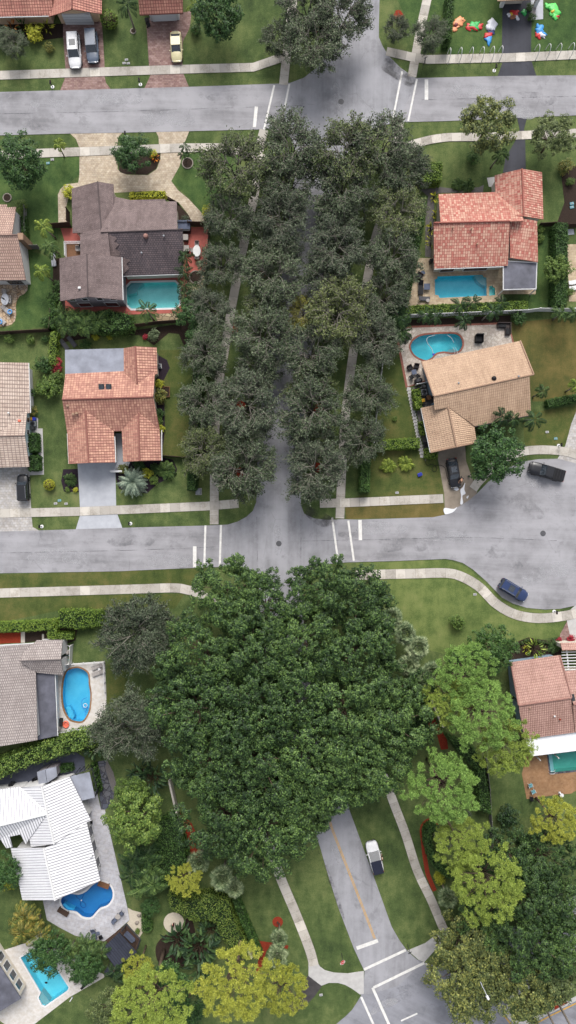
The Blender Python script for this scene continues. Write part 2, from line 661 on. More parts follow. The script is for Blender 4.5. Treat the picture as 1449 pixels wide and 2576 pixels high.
def blotch(name, col, thr=.5, k=.7):
    """a thin ragged film on the ground: bare road shows between its flecks"""
    N = NT(name, .9, .2)
    v = N.co()
    f = N.math('ADD', N.math('MULTIPLY', N.noise(v, .45, 3, .6), .65), N.math('MULTIPLY', N.noise(v, 3, 6, .75), .35))
    N.l(N.math('MULTIPLY', N.ramp(f, [(thr - .02, (0, 0, 0, 1)), (thr + .12, (1, 1, 1, 1))]), k), N.b.inputs['Alpha'])
    return N.out(col)


M['stain'] = blotch('dark damp leaf litter', c(74, 72, 72), .47, .5)
M['scuff'] = blotch('faint dark scuff', c(110, 110, 114), .5, .3)
M['seam'] = blotch('dark road seam', c(84, 84, 88), .46, .8)
M['pale_patch'] = blotch('pale asphalt patch', c(196, 196, 200), .45, .45)
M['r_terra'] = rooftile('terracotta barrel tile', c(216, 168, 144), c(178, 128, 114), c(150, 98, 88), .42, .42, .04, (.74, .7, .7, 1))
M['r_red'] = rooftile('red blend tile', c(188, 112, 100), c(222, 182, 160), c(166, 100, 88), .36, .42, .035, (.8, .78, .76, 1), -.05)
M['r_redt'] = rooftile('soft terracotta tile', c(214, 156, 136), c(192, 130, 116), c(140, 88, 80), .4, .42, .05)
M['r_tan'] = rooftile('tan ribbed tile', c(206, 176, 148), c(197, 167, 141), c(170, 140, 118), .3, .42, .03, (.75, .72, .7, 1))
M['r_pink'] = rooftile('pinkish clay tile', c(208, 170, 156), c(196, 158, 146), c(160, 120, 110), .28, .4, .05, (.75, .72, .7, 1))
M['r_beige'] = rooftile('pale beige tile', c(214, 196, 182), c(192, 172, 160), c(140, 122, 114), .6, .36, .05, (.8, .77, .75, 1), 0, 0, .3, .5)
M['r_rose'] = rooftile('rose beige flat tile', c(204, 174, 158), c(186, 156, 142), c(134, 108, 100), .32, .44, .05, (.85, .82, .8, 1), 0, .5, .2, .4)
M['r_grey'] = rooftile('warm grey shingle', c(140, 122, 120), c(122, 106, 104), c(96, 84, 84), .3, .2, .02, (.62, .6, .6, 1), 0, .5, .3, .25)
M['r_dark'] = rooftile('dark weathered shingle', c(112, 98, 100), c(94, 84, 88), c(60, 54, 58), .4, .3, .04, (.6, .6, .62, 1), 0, .5, .3, .35)
M['r_lgrey'] = rooftile('light grey flat tile', c(182, 172, 168), c(166, 156, 152), c(124, 116, 114), .34, .42, .05, (.84, .82, .82, 1), 0, .5, .2, .4)
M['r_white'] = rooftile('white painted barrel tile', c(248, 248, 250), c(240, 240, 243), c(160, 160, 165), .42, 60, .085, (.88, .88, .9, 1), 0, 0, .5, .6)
M['r_membrane'] = plain('grey roof membrane', c(148, 152, 164), .8, .3, .22, .6)
M['r_memdark'] = plain('stained dark roof panel', c(96, 97, 108), .7, .3, .35, .6)
M['r_memwhite'] = plain('white flat roof', c(236, 238, 242), .7, .3, .05, .7)
M['r_slate'] = rooftile('dark blue grey board roof', c(62, 66, 80), c(50, 54, 68), c(30, 32, 42), 6.0, .42, .04, (.8, .8, .8, 1), 0, .5, .3, .3)
M['w_cream'] = plain('cream stucco', c(214, 206, 192), .85, .2, .06, 2)
M['w_peach'] = plain('peach stucco', c(220, 190, 160), .85, .2, .06, 2)
M['w_grey'] = plain('grey lap siding', c(150, 145, 150), .85, .2, .06, 2)
M['w_teal'] = plain('pale aqua stucco', c(190, 214, 218), .85, .2, .06, 2)
M['w_white'] = plain('white stucco', c(222, 222, 222), .85, .2, .06, 2)
M['w_blue'] = plain('blue grey stucco', c(140, 160, 176), .85, .2, .06, 2)
M['white'] = plain('white painted metal', c(228, 228, 228), .5, .4, .05, 2)
M['whitewall'] = plain('weathered white wall', c(196, 190, 180), .8, .3, .18, 1)
M['glass'] = glassmat('dark window glass')
M['garage'] = plain('white garage door', c(222, 224, 228), .6, .3, .04, 2)
M['dkmetal'] = plain('dark metal', c(48, 50, 54), .5, .5, .15, 4)
M['grey_metal'] = plain('grey metal', c(136, 140, 146), .5, .5, .12, 4)
M['black'] = plain('black plastic', c(24, 24, 28), .6, .2, .2, 4)
M['wicker'] = plain('dark brown wicker', c(62, 52, 50), .7, .3, .25, 14)
M['cushion'] = plain('grey blue cushion', c(98, 106, 126), .9, .2, .12, 5)
M['sling'] = plain('grey sling fabric', c(170, 164, 160), .85, .2, .1, 6)
M['sling_dk'] = plain('charcoal sling fabric', c(90, 90, 94), .85, .2, .12, 6)
M['wood_dk'] = plain('dark weathered wood', c(78, 62, 54), .85, .2, .3, 5)
M['wood'] = plain('brown deck wood', c(122, 88, 64), .8, .2, .2, 5)
M['fence_grey'] = plain('grey weathered fence', c(122, 120, 118), .85, .2, .2, 5)
M['blue'] = plain('bright blue plastic', c(44, 64, 200), .45, .4, .08, 5)
M['yellow'] = plain('yellow plastic', c(232, 178, 40), .45, .4, .08, 5)
M['red'] = plain('red plastic', c(196, 52, 48), .45, .4, .1, 5)
M['coral'] = plain('coral plastic', c(236, 120, 96), .45, .4, .08, 5)
M['aqua'] = plain('aqua cloth', c(120, 176, 186), .8, .2, .08, 5)
M['iron'] = plain('cast iron', c(82, 82, 86), .6, .4, .2, 8)
M['rock'] = plain('grey rock', c(150, 142, 132), .9, .2, .25, 3)
M['tyre'] = plain('tyre rubber', c(30, 30, 32), .85, .2, .2, 5)
M['alloy'] = plain('alloy rim', c(176, 178, 182), .35, .5, .08, 4, .6)
M['lamp_clear'] = plain('headlight lens', c(206, 212, 220), .15, .6, .06, 4)
M['lamp_red'] = plain('tail light lens', c(176, 30, 30), .2, .6, .1, 4)
M['sign_red'] = plain('sign red', c(206, 40, 48), .5, .4, .05, 3)
# ---------------------------------------------------------------- roofs, walls
def face_uv(P):
    n = Vector((0, 0, 0))
    for i in range(len(P)):
        n += P[i].cross(P[(i + 1) % len(P)])
    n.normalize()
    if n.z < 0: n = -n
    vdir = Vector((0, 0, 1)) - n * n.z
    if vdir.length < .02: vdir = Vector((0, 1, 0)) - n * n.y
    vdir.normalize()
    u = vdir.cross(n)
    return [(p.dot(u), p.dot(vdir)) for p in P]


def roof(parent, V, faces, mat, wmat=None, over=.5, name='roof', th=.16, wall_name='wall', base=0.0, gutter=False):
    """one roof body from measured corners (x, y, height); its walls stand under it, set in by the eaves.
    returns the wall outline (world xy)"""
    P = [W(*v) for v in V]
    edges = {}
    F = []
    for f in faces:
        a = sum((P[f[i]].x * P[f[(i + 1) % len(f)]].y - P[f[(i + 1) % len(f)]].x * P[f[i]].y) for i in range(len(f)))
        f = list(f) if a > 0 else list(reversed(f))
        F.append(f)
        for i in range(len(f)):
            e = (f[i], f[(i + 1) % len(f)])
            edges[e] = 1
    bnd = {a: b for (a, b) in edges if (b, a) not in edges}
    loop = [next(iter(bnd))]
    while True:
        q = bnd[loop[-1]]
        if q == loop[0] or len(loop) > 60: break
        loop.append(q)
    mb = MB()
    n = len(P)
    vs = P + [p - Vector((0, 0, th)) for p in P]
    fs, uv = [], []
    for f in F:
        fs.append(f); uv.append(face_uv([P[i] for i in f]))
        fs.append([i + n for i in reversed(f)]); uv.append([(0, 0)] * len(f))
    for i in range(len(loop)):
        a, b = loop[i], loop[(i + 1) % len(loop)]
        fs.append([a, a + n, b + n, b]); uv.append([(0, 0)] * 4)
    mb.add(vs, fs, 0, uv)
    r = mb.build(name, mat, parent)
    wl = None
    if wmat:
        lp = [(P[i].x, P[i].y, P[i].z - th - .03) for i in loop]
        wl = offs(lp, -over)
        mw = MB()
        m = len(wl)
        vs = [tuple(p) for p in wl] + [(p[0], p[1], base) for p in wl]
        mw.add(vs, [(i + m, (i + 1) % m + m, (i + 1) % m, i) for i in range(m)])
        # ceiling under the roof keeps the walls a closed body
        w = mw.build(wall_name, wmat, parent)
    return r, wl


def ridge_caps(parent, lines, mat, w=.14, name='ridge_cap'):
    mb = MB()
    for ln in lines:
        mb.tube([W(*p) + Vector((0, 0, .03)) for p in ln], w, 6)
    return mb.build(name, mat, parent)


def on_wall(parent, wl, i, u0, u1, z0, z1, name, mat, frame=None, d=.05):
    """a window, door or garage door on wall edge i (u along the edge, 0..1)"""
    a, b = Vector(wl[i][:2]), Vector(wl[(i + 1) % len(wl)][:2])
    e = (b - a)
    L = e.length
    e.normalize()
    nrm = Vector((e.y, -e.x))
    m = a + e * (L * (u0 + u1) / 2) + nrm * .02
    rz = math.atan2(e.y, e.x)
    w = L * (u1 - u0)
    o = MB().box((m.x, m.y, (z0 + z1) / 2), (w, d, z1 - z0), rz).build(name, mat, parent)
    if frame:
        mb = MB()
        q = m + nrm * .03
        for s in (-1, 1):
            p = q + e * s * (w / 2 + .04)
            mb.box((p.x, p.y, (z0 + z1) / 2), (.09, d + .02, z1 - z0 + .18), rz)
            mb.box((q.x, q.y, (z1 + .045) if s > 0 else (z0 - .045)), (w, d + .02, .09), rz)
        mb.build('frame', frame, o)
    return o


def edge_facing(wl, dx, dy):
    """index of the wall edge that faces world direction (dx, dy) and is longest"""
    best, bi = -1, 0
    for i in range(len(wl)):
        a, b = Vector(wl[i][:2]), Vector(wl[(i + 1) % len(wl)][:2])
        e = b - a
        n = Vector((e.y, -e.x))
        s = n.dot(Vector((dx, dy)).normalized())
        if s > best: best, bi = s, i
    return bi


def gutter(parent, pts, mat, r=.07):
    return MB().tube([W(*p) + Vector((0, 0, -.1)) for p in pts], r, 6).build('gutter', mat, parent)


def vent(parent, x, y, h, mat, kind=0):
    p = W(x, y, h)
    if kind == 0:
        mb = MB().lathe([(.09, -.5), (.09, .3), (.14, .3), (.14, .38), (.02, .42)], p, 10)
    elif kind == 1:
        mb = MB().lathe([(.34, -.35), (.36, .1), (.28, .26), (.05, .34)], p, 14)
    else:
        mb = MB().rbox(p, (.42, .36, .3), .05)
    return mb.build('roof_vent', mat, parent)


def house(name, label, V_center, group=None):
    w = W(*V_center)
    return thing(name, label, 'house', (w.x, w.y, 0), 0, group)


# ---------------------------------------------------------------- pools
HOLES = []


def pool(label, out_pts, cw, cop_mat, bas_mat, water_mat, depth=1.3, steps=None, step_mat=None, smooth=True, cat='pool', name='swimming_pool', cop_h=.05):
    P = ccw([W2(p) for p in (crv(out_pts, True, 5) if smooth else out_pts)])
    cx, cy = sum(p[0] for p in P) / len(P), sum(p[1] for p in P) / len(P)
    th = thing(name, label, cat, (cx, cy, 0))
    outer = offs(P, cw)
    hole = offs(P, cw * .5)
    HOLES.append(hole)
    mb = MB()
    n = len(P)
    vs = [(p[0], p[1], cop_h) for p in P] + [(p[0], p[1], cop_h) for p in outer] + [(p[0], p[1], -.12) for p in P] + [(p[0], p[1], -.02) for p in outer]
    fs = []
    for i in range(n):
        j = (i + 1) % n
        fs += [(i, i + n, j + n, j), (i, j, j + 2 * n, i + 2 * n), (i + n, i + 3 * n, j + 3 * n, j + n)]
    mb.add(vs, fs).build('coping', cop_mat, th)
    tri = tessellate_polygon([[Vector((p[0], p[1], 0)) for p in P]])
    mb = MB()
    ib = offs(P, .004)
    vs = [(p[0], p[1], -.1) for p in ib] + [(p[0], p[1], -depth) for p in ib]
    fs = [(i, (i + 1) % n, (i + 1) % n + n, i + n) for i in range(n)]
    fs += [orient(vs, [k + n for k in f]) for f in tri]
    mb.add(vs, fs).build('basin', bas_mat, th)
    vs = [(p[0], p[1], -.09) for p in P]
    MB().add(vs, [orient(vs, f) for f in tri]).build('water', water_mat, th)
    if steps:
        mb = MB()
        for k, st in enumerate(steps):
            q = ccw([W2(p) for p in st])
            mb.prism(q, -depth + .01, -.28 - .28 * k)
        mb.build('steps', step_mat or bas_mat, th)
    return th, P


# ---------------------------------------------------------------- leaves
def nrm(a):
    return a / np.maximum(np.linalg.norm(a, axis=1, keepdims=True), 1e-9)


def rdir(rng, n):
    return nrm(rng.normal(size=(n, 3)))


def leaf_arrays(C, N, L, Wd, rng, T=None, bend=.12):
    """diamond leaves: centre, normal, length, width -> (verts, quads)"""
    n = len(C)
    N = nrm(N)
    if T is None: T = rdir(rng, n)
    T = nrm(T - N * np.sum(T * N, axis=1, keepdims=True))
    B = np.cross(N, T)
    L = np.broadcast_to(np.asarray(L, float).reshape(-1, 1), (n, 1)) * (1 + .35 * (rng.random((n, 1)) - .5))
    Wd = np.broadcast_to(np.asarray(Wd, float).reshape(-1, 1), (n, 1)) * (1 + .35 * (rng.random((n, 1)) - .5))
    a = C - T * L / 2
    b = C + B * Wd / 2 - N * bend * Wd
    d = C + T * L / 2 - N * bend * L
    e = C - B * Wd / 2 - N * bend * Wd
    V = np.stack([a, b, d, e], axis=1).reshape(-1, 3)
    F = np.arange(4 * n).reshape(n, 4)
    return V, F


def mesh_np(name, V, F, mats, parent=None, mi=None):
    me = D.meshes.new(name)
    nv, nf = len(V), len(F)
    me.vertices.add(nv)
    me.vertices.foreach_set('co', np.asarray(V, np.float32).ravel())
    me.loops.add(nf * 4)
    me.loops.foreach_set('vertex_index', np.asarray(F, np.int32).ravel())
    me.polygons.add(nf)
    me.polygons.foreach_set('loop_start', np.arange(nf, dtype=np.int32) * 4)
    for m in (mats if isinstance(mats, (list, tuple)) else [mats]): me.materials.append(m)
    if mi is not None: me.polygons.foreach_set('material_index', np.asarray(mi, np.int32))
    me.update(calc_edges=True)
    me.validate()
    o = D.objects.new(name, me)
    COL.objects.link(o)
    o.parent = parent
    return o


def lobed_leaves(rng, lobes, nsub, sr, nleaf, ll, lw, under=.15, raw=False):
    """lobes: (x, y, z, r) -> leaf centres and normals gathered in clumps on each lobe"""
    Cs, Ns = [], []
    for (x, y, z, r) in lobes:
        d = rdir(rng, nsub * 3)
        d = d[d[:, 2] > -under * 2][:nsub]
        k = r * (.62 + .42 * rng.random((len(d), 1)))
        sub = np.array([x, y, z]) + d * k * np.array([1, 1, .85])
        for s_, dd in zip(sub, d):
            e = rdir(rng, nleaf)
            rr = sr * (.35 + .75 * rng.random((nleaf, 1)))
            Cs.append(s_ + e * rr * np.array([1, 1, .8]))
            Ns.append(e if raw else e * .45 + dd * .35 + np.array([0, 0, .65]) + rng.normal(size=(nleaf, 3)) * .22)
    return np.concatenate(Cs), np.concatenate(Ns)


def dome_lobes(rng, R, zc, hz, n, lr, jit=.18, skirt=.35):
    out = []
    ga = PI * (3 - 5 ** .5)
    off = rng.random() * 7
    for i in range(n):
        u = math.sqrt((i + .6) / n)
        th = off + i * ga + rng.normal() * .15
        rr = u * R * (1 + rng.normal() * jit * .5)
        z = zc + hz * math.sqrt(max(0, 1 - (u * .98) ** 2)) + rng.normal() * jit * lr * 2
        out.append((rr * math.cos(th), rr * math.sin(th), z, lr * (.75 + .5 * rng.random())))
    for i in range(int(n * skirt)):
        th = rng.random() * 2 * PI
        rr = R * (.55 + .4 * rng.random())
        out.append((rr * math.cos(th), rr * math.sin(th), zc - hz * .3 * rng.random(), lr * .9))
    return out


def limb_pts(a, b, sag, rng, n=4):
    a, b = Vector(a), Vector(b)
    out = []
    for i in range(n + 1):
        u = i / n
        p = a.lerp(b, u)
        p.z += sag * math.sin(PI * u)
        if 0 < i < n: p += Vector(rng.normal(size=3) * .06 * (b - a).length / n * 1.5)
        out.append(p)
    return out


def lobed_tree(name, label, cat, rng, R, h, hz, nl, lr, nsub, sr, nleaf, ll, lw, lmat, bmat, tr=.3, zc=None, skirt=.35, limbs=14, puff=False, jit=.18):
    root = thing(name, label, cat)
    zc = zc if zc is not None else h - hz
    lobes = dome_lobes(rng, R, zc, hz, nl, lr, jit, skirt)
    Cs, Ns = lobed_leaves(rng, lobes, nsub, sr, nleaf, ll, lw, .15, puff)
    T = None
    if puff:
        # needles stand out from the middle of their tuft
        T = nrm(Ns + np.array([0, 0, .15]))
        Ns = np.array([0, 0, 1.0]) + rng.normal(size=T.shape) * .4
        Ns -= T * np.sum(Ns * T, axis=1, keepdims=True)
    V, F = leaf_arrays(Cs, Ns, ll, lw, rng, T)
    mesh_np('crown', V, F, lmat, root)
    mb = MB()
    fork = zc - hz * .35
    mb.tube([(0, 0, -.1), (.05, .02, fork * .4), (0, .05, fork)], [tr * 1.35, tr, tr * .75], 8)
    idx = rng.permutation(len(lobes))[:limbs]
    for i in idx:
        x, y, z, r = lobes[i]
        mb.tube(limb_pts((0, .05, fork * (.75 + .25 * rng.random())), (x * .92, y * .92, z - r * .2), .3, rng), [tr * .5, tr * .38, tr * .26, tr * .18, tr * .1], 5)
    mb.build('trunk', bmat, root, True)
    return kindof(root)


def oak(name, label, rng, R, h, lmat, bmat, nb=8, ns=7, nt=7, nleaf=17, ll=.27, lw=.14, tr=.24, droop=.25):
    """open crown: limbs, branches and fine twigs with small leaves strung along them"""
    root = thing(name, label, 'tree')
    mb = MB()
    fork = h * .32
    mb.tube([(0, 0, -.1), (.04, 0, fork * .5), (0, 0, fork)], [tr * 1.4, tr, tr * .8], 8)
    Cs, Ns, Ts = [], [], []
    ga = PI * (3 - 5 ** .5)
    ends = []
    for i in range(nb + 3):
        u = math.sqrt((i + .4) / (nb + 3))
        th = i * ga + rng.normal() * .2
        rr = R * .62 * u
        e = Vector((rr * math.cos(th), rr * math.sin(th), h * (.84 - .26 * u * u) + rng.normal() * .2))
        p = limb_pts((0, 0, fork * .95), e, .25, rng, 4)
        mb.tube(p, [tr * .55, tr * .42, tr * .32, tr * .22, tr * .15], 5, cap=False)
        ends.append((p, e, th, u))
    for p, e, th, u in ends:
        for j in range(ns):
            st = p[2].lerp(e, rng.random() ** .7)
            a2 = th + rng.normal() * 1.15
            ln = R * (.32 + .22 * rng.random())
            q = st + Vector((math.cos(a2) * ln, math.sin(a2) * ln, .35 + rng.normal() * .5 + .5 * (1 - u)))
            sp = limb_pts(st, q, .18, rng, 3)
            mb.tube(sp, [tr * .2, tr * .15, tr * .11, tr * .07], 4, cap=False)
            for k in range(nt):
                s2 = sp[1].lerp(q, rng.random())
                a3 = a2 + rng.normal() * .8
                l2 = R * (.16 + .12 * rng.random())
                d = Vector((math.cos(a3), math.sin(a3), .25 + rng.normal() * .4)).normalized() * l2
                tp = [s2, s2 + d * .55 + Vector((0, 0, .06)), s2 + d - Vector((0, 0, droop * rng.random() * .8))]
                mb.tube(tp, [.042, .032, .015], 3, cap=False)
                uu = rng.random((nleaf, 1)) ** .8
                c0 = np.array(tp[0]) * (1 - uu) + np.array(tp[2]) * uu + rng.normal(size=(nleaf, 3)) * np.array([.19, .19, .12]) * R / 4.8
                Cs.append(c0)
                Ns.append(rng.normal(size=(nleaf, 3)) * .5 + np.array([0, 0, .9]))
                Ts.append(np.tile(np.array(d), (nleaf, 1)) + rng.normal(size=(nleaf, 3)) * l2 * .8)
    V, F = leaf_arrays(np.concatenate(Cs), np.concatenate(Ns), ll, lw, rng, np.concatenate(Ts))
    mesh_np('crown', V, F, lmat, root)
    mb.build('trunk', bmat, root, True)
    return kindof(root)


def frond(rng, az, el, L, lmat_i, nl=16, ll=.6, lw=.09, arch=.9, vee=.5):
    """one feather frond from the origin: returns verts, quads (leaflets) and the midrib points"""
    pts = []
    n = 9
    p = Vector((0, 0, 0))
    a = el
    for i in range(n + 1):
        pts.append(p.copy())
        p = p + Vector((math.cos(az) * math.cos(a), math.sin(az) * math.cos(a), math.sin(a))) * (L / n)
        a -= arch / n * (1 + i * .14)
    V, F = [], []
    for i in range(nl):
        u = .14 + .86 * (i + .5) / nl
        f = u * n
        k = min(int(f), n - 1)
        q = pts[k].lerp(pts[k + 1], f - k)
        d = (pts[k + 1] - pts[k]).normalized()
        side = d.cross(Vector((0, 0, 1)))
        side = side.normalized() if side.length > 1e-5 else Vector((1, 0, 0))
        upv = side.cross(d)
        l = ll * (math.sin(PI * min(u * .85 + .12, 1)) * .85 + .18)
        for s in (-1, 1):
            dr = (side * s * .8 + d * .55 + upv * (vee * .5 - .35 + rng.normal() * .12) + Vector((0, 0, -.22))).normalized()
            w = d * lw * .5
            m = q + dr * l * .5
            e = q + dr * l + Vector((0, 0, -l * .22))
            b = len(V)
            V += [q, m + w, e, m - w]
            F.append((b, b + 1, b + 2, b + 3))
    return V, F, pts


def palm(name, label, rng, lmat, bmat, nf=15, L=2.2, trunk_h=5.0, tr=.13, ll=.65, lw=.13, lean=(.0, .0), el=(.1, 1.2), nl=16, arch=1.5, stems=1, shaft=True, cat='palm tree'):
    root = thing(name, label, cat)
    mbt = MB()
    V, F = [], []
    mf = MB()
    for sidx in range(stems):
        bx, by = (0, 0) if stems == 1 else (rng.normal() * .35, rng.normal() * .35)
        hh = trunk_h * (1 if sidx == 0 else .7 + .3 * rng.random())
        lx, ly = (lean if stems == 1 else (rng.normal() * .5, rng.normal() * .5))
        top = Vector((bx + lx, by + ly, hh))
        if trunk_h > .3:
            mbt.tube([(bx, by, -.1), (bx + lx * .25, by + ly * .25, hh * .35), (bx + lx * .6, by + ly * .6, hh * .7), top], [tr * 1.5, tr * 1.1, tr, tr * .85], 8)
            if shaft: mf.tube([top, top + Vector((0, 0, .5))], [tr * .9, tr * .5], 7)
        ga = PI * (3 - 5 ** .5)
        for i in range(nf):
            e = el[1] + (el[0] - el[1]) * ((i + .5) / nf) ** .8
            v, f, pts = frond(rng, i * ga + rng.normal() * .15, e, L * (.85 + .3 * rng.random()), 0, nl, ll, lw, arch)
            o = top + Vector((0, 0, .35 if shaft and trunk_h > .3 else .05))
            b = len(V)
            V += [q + o for q in v]
            F += [tuple(k + b for k in q) for q in f]
            mf.tube([q + o for q in pts], [.035] * 4 + [.022] * (len(pts) - 4), 3, cap=False)
    mf.add(V, F)
    mf.build('fronds', lmat, root)
    if trunk_h > .3: mbt.build('trunk', bmat, root, True)
    return kindof(root)


def fan_palm(name, label, rng, lmat, bmat, nf=26, pet=1.1, fr=.8, trunk_h=5.0, tr=.17):
    root = thing(name, label, 'palm tree')
    mf = MB()
    top = Vector((0, 0, trunk_h))
    ga = PI * (3 - 5 ** .5)
    for i in range(nf):
        el = 1.35 - 1.6 * ((i + .5) / nf)
        az = i * ga
        d = Vector((math.cos(az) * math.cos(el), math.sin(az) * math.cos(el), math.sin(el)))
        p = pet * (.8 + .4 * rng.random())
        q = top + d * p
        mf.tube([top, q], [.03, .02], 3, cap=False)
        side = d.cross(Vector((0, 0, 1))).normalized()
        nb = 15
        for k in range(nb):
            th = (k / (nb - 1) - .5) * 4.2
            dr = (d * math.cos(th) + side * math.sin(th)).normalized()
            w = dr.cross(d.cross(side)).normalized() * .065 * fr / .8
            l = fr * (1 - .25 * abs(k / (nb - 1) - .5)) * (.9 + .2 * rng.random())
            e = q + dr * l + Vector((0, 0, -.28 * l))
            m = q + dr * l * .55
            mf.add([q, m + w, e, m - w], [(0, 1, 2, 3)])
    mf.build('fronds', lmat, root)
    MB().tube([(0, 0, -.1), (.04, 0, trunk_h * .5), (0, 0, trunk_h)], [tr * 1.2, tr, tr * 1.1], 8).build('trunk', bmat, root, True)
    return kindof(root)


def blade_plant(name, label, rng, lmat, n=40, R=1.0, h=2.0, ll=1.1, lw=.32, cat='plant', stems=6):
    """big paddle leaves on upright stalks (bird of paradise, banana, dracaena)"""
    root = thing(name, label, cat)
    mf, ms = MB(), MB()
    for i in range(n):
        a = rng.random() * 2 * PI
        r0 = R * .45 * math.sqrt(rng.random())
        b = Vector((r0 * math.cos(a), r0 * math.sin(a), 0))
        az = a + rng.normal() * .7
        el = .35 + 1.0 * rng.random()
        hh = h * (.45 + .5 * rng.random())
        d = Vector((math.cos(az) * math.cos(el), math.sin(az) * math.cos(el), math.sin(el)))
        q = b + Vector((0, 0, hh * .55)) + d * hh * .45
        ms.tube([b, b + Vector((0, 0, hh * .55)), q], [.04, .03, .02], 4, cap=False)
        d2 = (d + Vector((0, 0, -.55))).normalized()
        side = d2.cross(Vector((0, 0, 1))).normalized()
        l = ll * (.7 + .6 * rng.random())
        w = side * lw * (.7 + .5 * rng.random())
        m1, m2 = q + d2 * l * .35 + Vector((0, 0, .04)), q + d2 * l * .7
        e = q + d2 * l + Vector((0, 0, -.15 * l))
        up = Vector((0, 0, .06))
        mf.add([q, m1 + w * .5 + up, m2 + w * .42 + up, e, m2 - w * .42 + up, m1 - w * .5 + up, m1, m2], [(0, 6, 1), (6, 7, 2, 1), (7, 3, 2), (0, 5, 6), (6, 5, 4, 7), (7, 4, 3)])
    mf.build('leaves', lmat, root)
    ms.build('stems', M['stem'], root)
    return kindof(root)


def shrub(name, label, rng, R, h, lmat, n=1400, ll=.16, lw=.09, nl=14, cat='shrub', flower=None):
    root = thing(name, label, cat)
    lobes = dome_lobes(rng, R * .72, h * .45, h * .42, nl, R * .42, .12, .5)
    per = max(6, n // (len(lobes) * 7))
    Cs, Ns = lobed_leaves(rng, lobes, 7, R * .2, per, ll, lw, .6)
    Cs[:, 2] = np.maximum(Cs[:, 2], .04)
    V, F = leaf_arrays(Cs, Ns, ll, lw, rng)
    mesh_np('foliage', V, F, lmat, root)
    mb = MB()
    for i in range(6):
        a = i * PI / 3
        mb.tube([(0, 0, -.05), (R * .25 * math.cos(a), R * .25 * math.sin(a), h * .4), (R * .5 * math.cos(a), R * .5 * math.sin(a), h * .65)], [.04, .03, .015], 4)
    mb.build('stem', M['stem'], root)
    return kindof(root)


def clipped(name, label, rng, R, h, lmat, n=900, ll=.12, lw=.08, cat='shrub'):
    """a clipped ball"""
    root = thing(name, label, cat)
    d = rdir(rng, n)
    C_ = d * np.array([R, R, h / 2]) * (.9 + .14 * rng.random((n, 1))) + np.array([0, 0, h * .52])
    V, F = leaf_arrays(C_, d + rng.normal(size=(n, 3)) * .5 + np.array([0, 0, .3]), ll, lw, rng)
    mesh_np('foliage', V, F, lmat, root)
    MB().lathe([(R * .2, 0), (R * .75, h * .25), (R * .85, h * .55), (R * .6, h * .85), (R * .1, h * .95)], (0, 0, 0), 10).build('stem', M['stem'], root)
    return kindof(root)


def hedge(label, poly, h, lmat, rng, dens=95, ll=.22, lw=.14, rough=.16, name='hedge', cat='hedge', top_pts=True, seed_lobe=.18):
    """clipped or loose hedge over a ground outline given by its visible top edge"""
    k = 1 - h * .8 / HC
    P = ccw([((p[0] - 724.5) / S * k, (1288 - p[1]) / S * k) for p in poly])
    cx, cy = sum(p[0] for p in P) / len(P), sum(p[1] for p in P) / len(P)
    root = thing(name, label, cat, (cx, cy, 0))
    tri = tessellate_polygon([[Vector((p[0], p[1], 0)) for p in P]])
    A = np.array([[P[i] for i in f] for f in tri])
    ar = .5 * np.abs((A[:, 1, 0] - A[:, 0, 0]) * (A[:, 2, 1] - A[:, 0, 1]) - (A[:, 2, 0] - A[:, 0, 0]) * (A[:, 1, 1] - A[:, 0, 1]))
    nt = int(ar.sum() * dens)
    idx = rng.choice(len(A), nt, p=ar / ar.sum())
    u, v = rng.random((nt, 1)), rng.random((nt, 1))
    sw = (u + v) > 1
    u, v = np.where(sw, 1 - u, u), np.where(sw, 1 - v, v)
    q = A[idx, 0] + (A[idx, 1] - A[idx, 0]) * u + (A[idx, 2] - A[idx, 0]) * v
    wob = np.sin(q[:, :1] * 2.1 + 1) * np.cos(q[:, 1:] * 1.7) + np.sin(q[:, :1] * 4.3) * np.sin(q[:, 1:] * 5.1) * .6
    z = h + wob * seed_lobe + rng.normal(size=(nt, 1)) * rough * .6
    C1 = np.hstack([q, z])
    N1 = np.tile([0, 0, 1.0], (nt, 1)) + rng.normal(size=(nt, 3)) * .45
    Cs, Ns = [C1], [N1]
    for i in range(len(P)):
        a, b = np.array(P[i][:2]), np.array(P[(i + 1) % len(P)][:2])
        e = b - a
        L = np.linalg.norm(e)
        if L < 1e-6: continue
        nrm_ = np.array([e[1], -e[0]]) / L
        m = int(L * h * dens * .7)
        if m < 1: continue
        uu = rng.random((m, 1))
        zz = rng.random((m, 1)) * h
        base = a + e * uu + nrm_ * (rng.normal(size=(m, 1)) * rough * .5 + .05)
        Cs.append(np.hstack([base, zz]))
        Ns.append(np.tile([nrm_[0], nrm_[1], .35], (m, 1)) + rng.normal(size=(m, 3)) * .4)
    Cs, Ns = np.concatenate(Cs), np.concatenate(Ns)
    V, F = leaf_arrays(Cs - np.array([cx, cy, 0]), Ns, ll, lw, rng)
    mesh_np('foliage', V, F, lmat, root)
    # dark green leafy core inside the hedge
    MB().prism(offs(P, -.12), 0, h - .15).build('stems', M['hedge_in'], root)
    return root


def band(pts, w, smooth=False):
    """closed outline of a ribbon w units wide along a plan line"""
    P = [Vector(p[:2]) for p in (crv(pts) if smooth else pts)]
    L, R = [], []
    for i, p in enumerate(P):
        d = (P[min(i + 1, len(P) - 1)] - P[max(i - 1, 0)]).normalized()
        n_ = Vector((-d.y, d.x)) * w / 2
        L.append((p + n_)[:])
        R.append((p - n_)[:])
    return L + R[::-1]


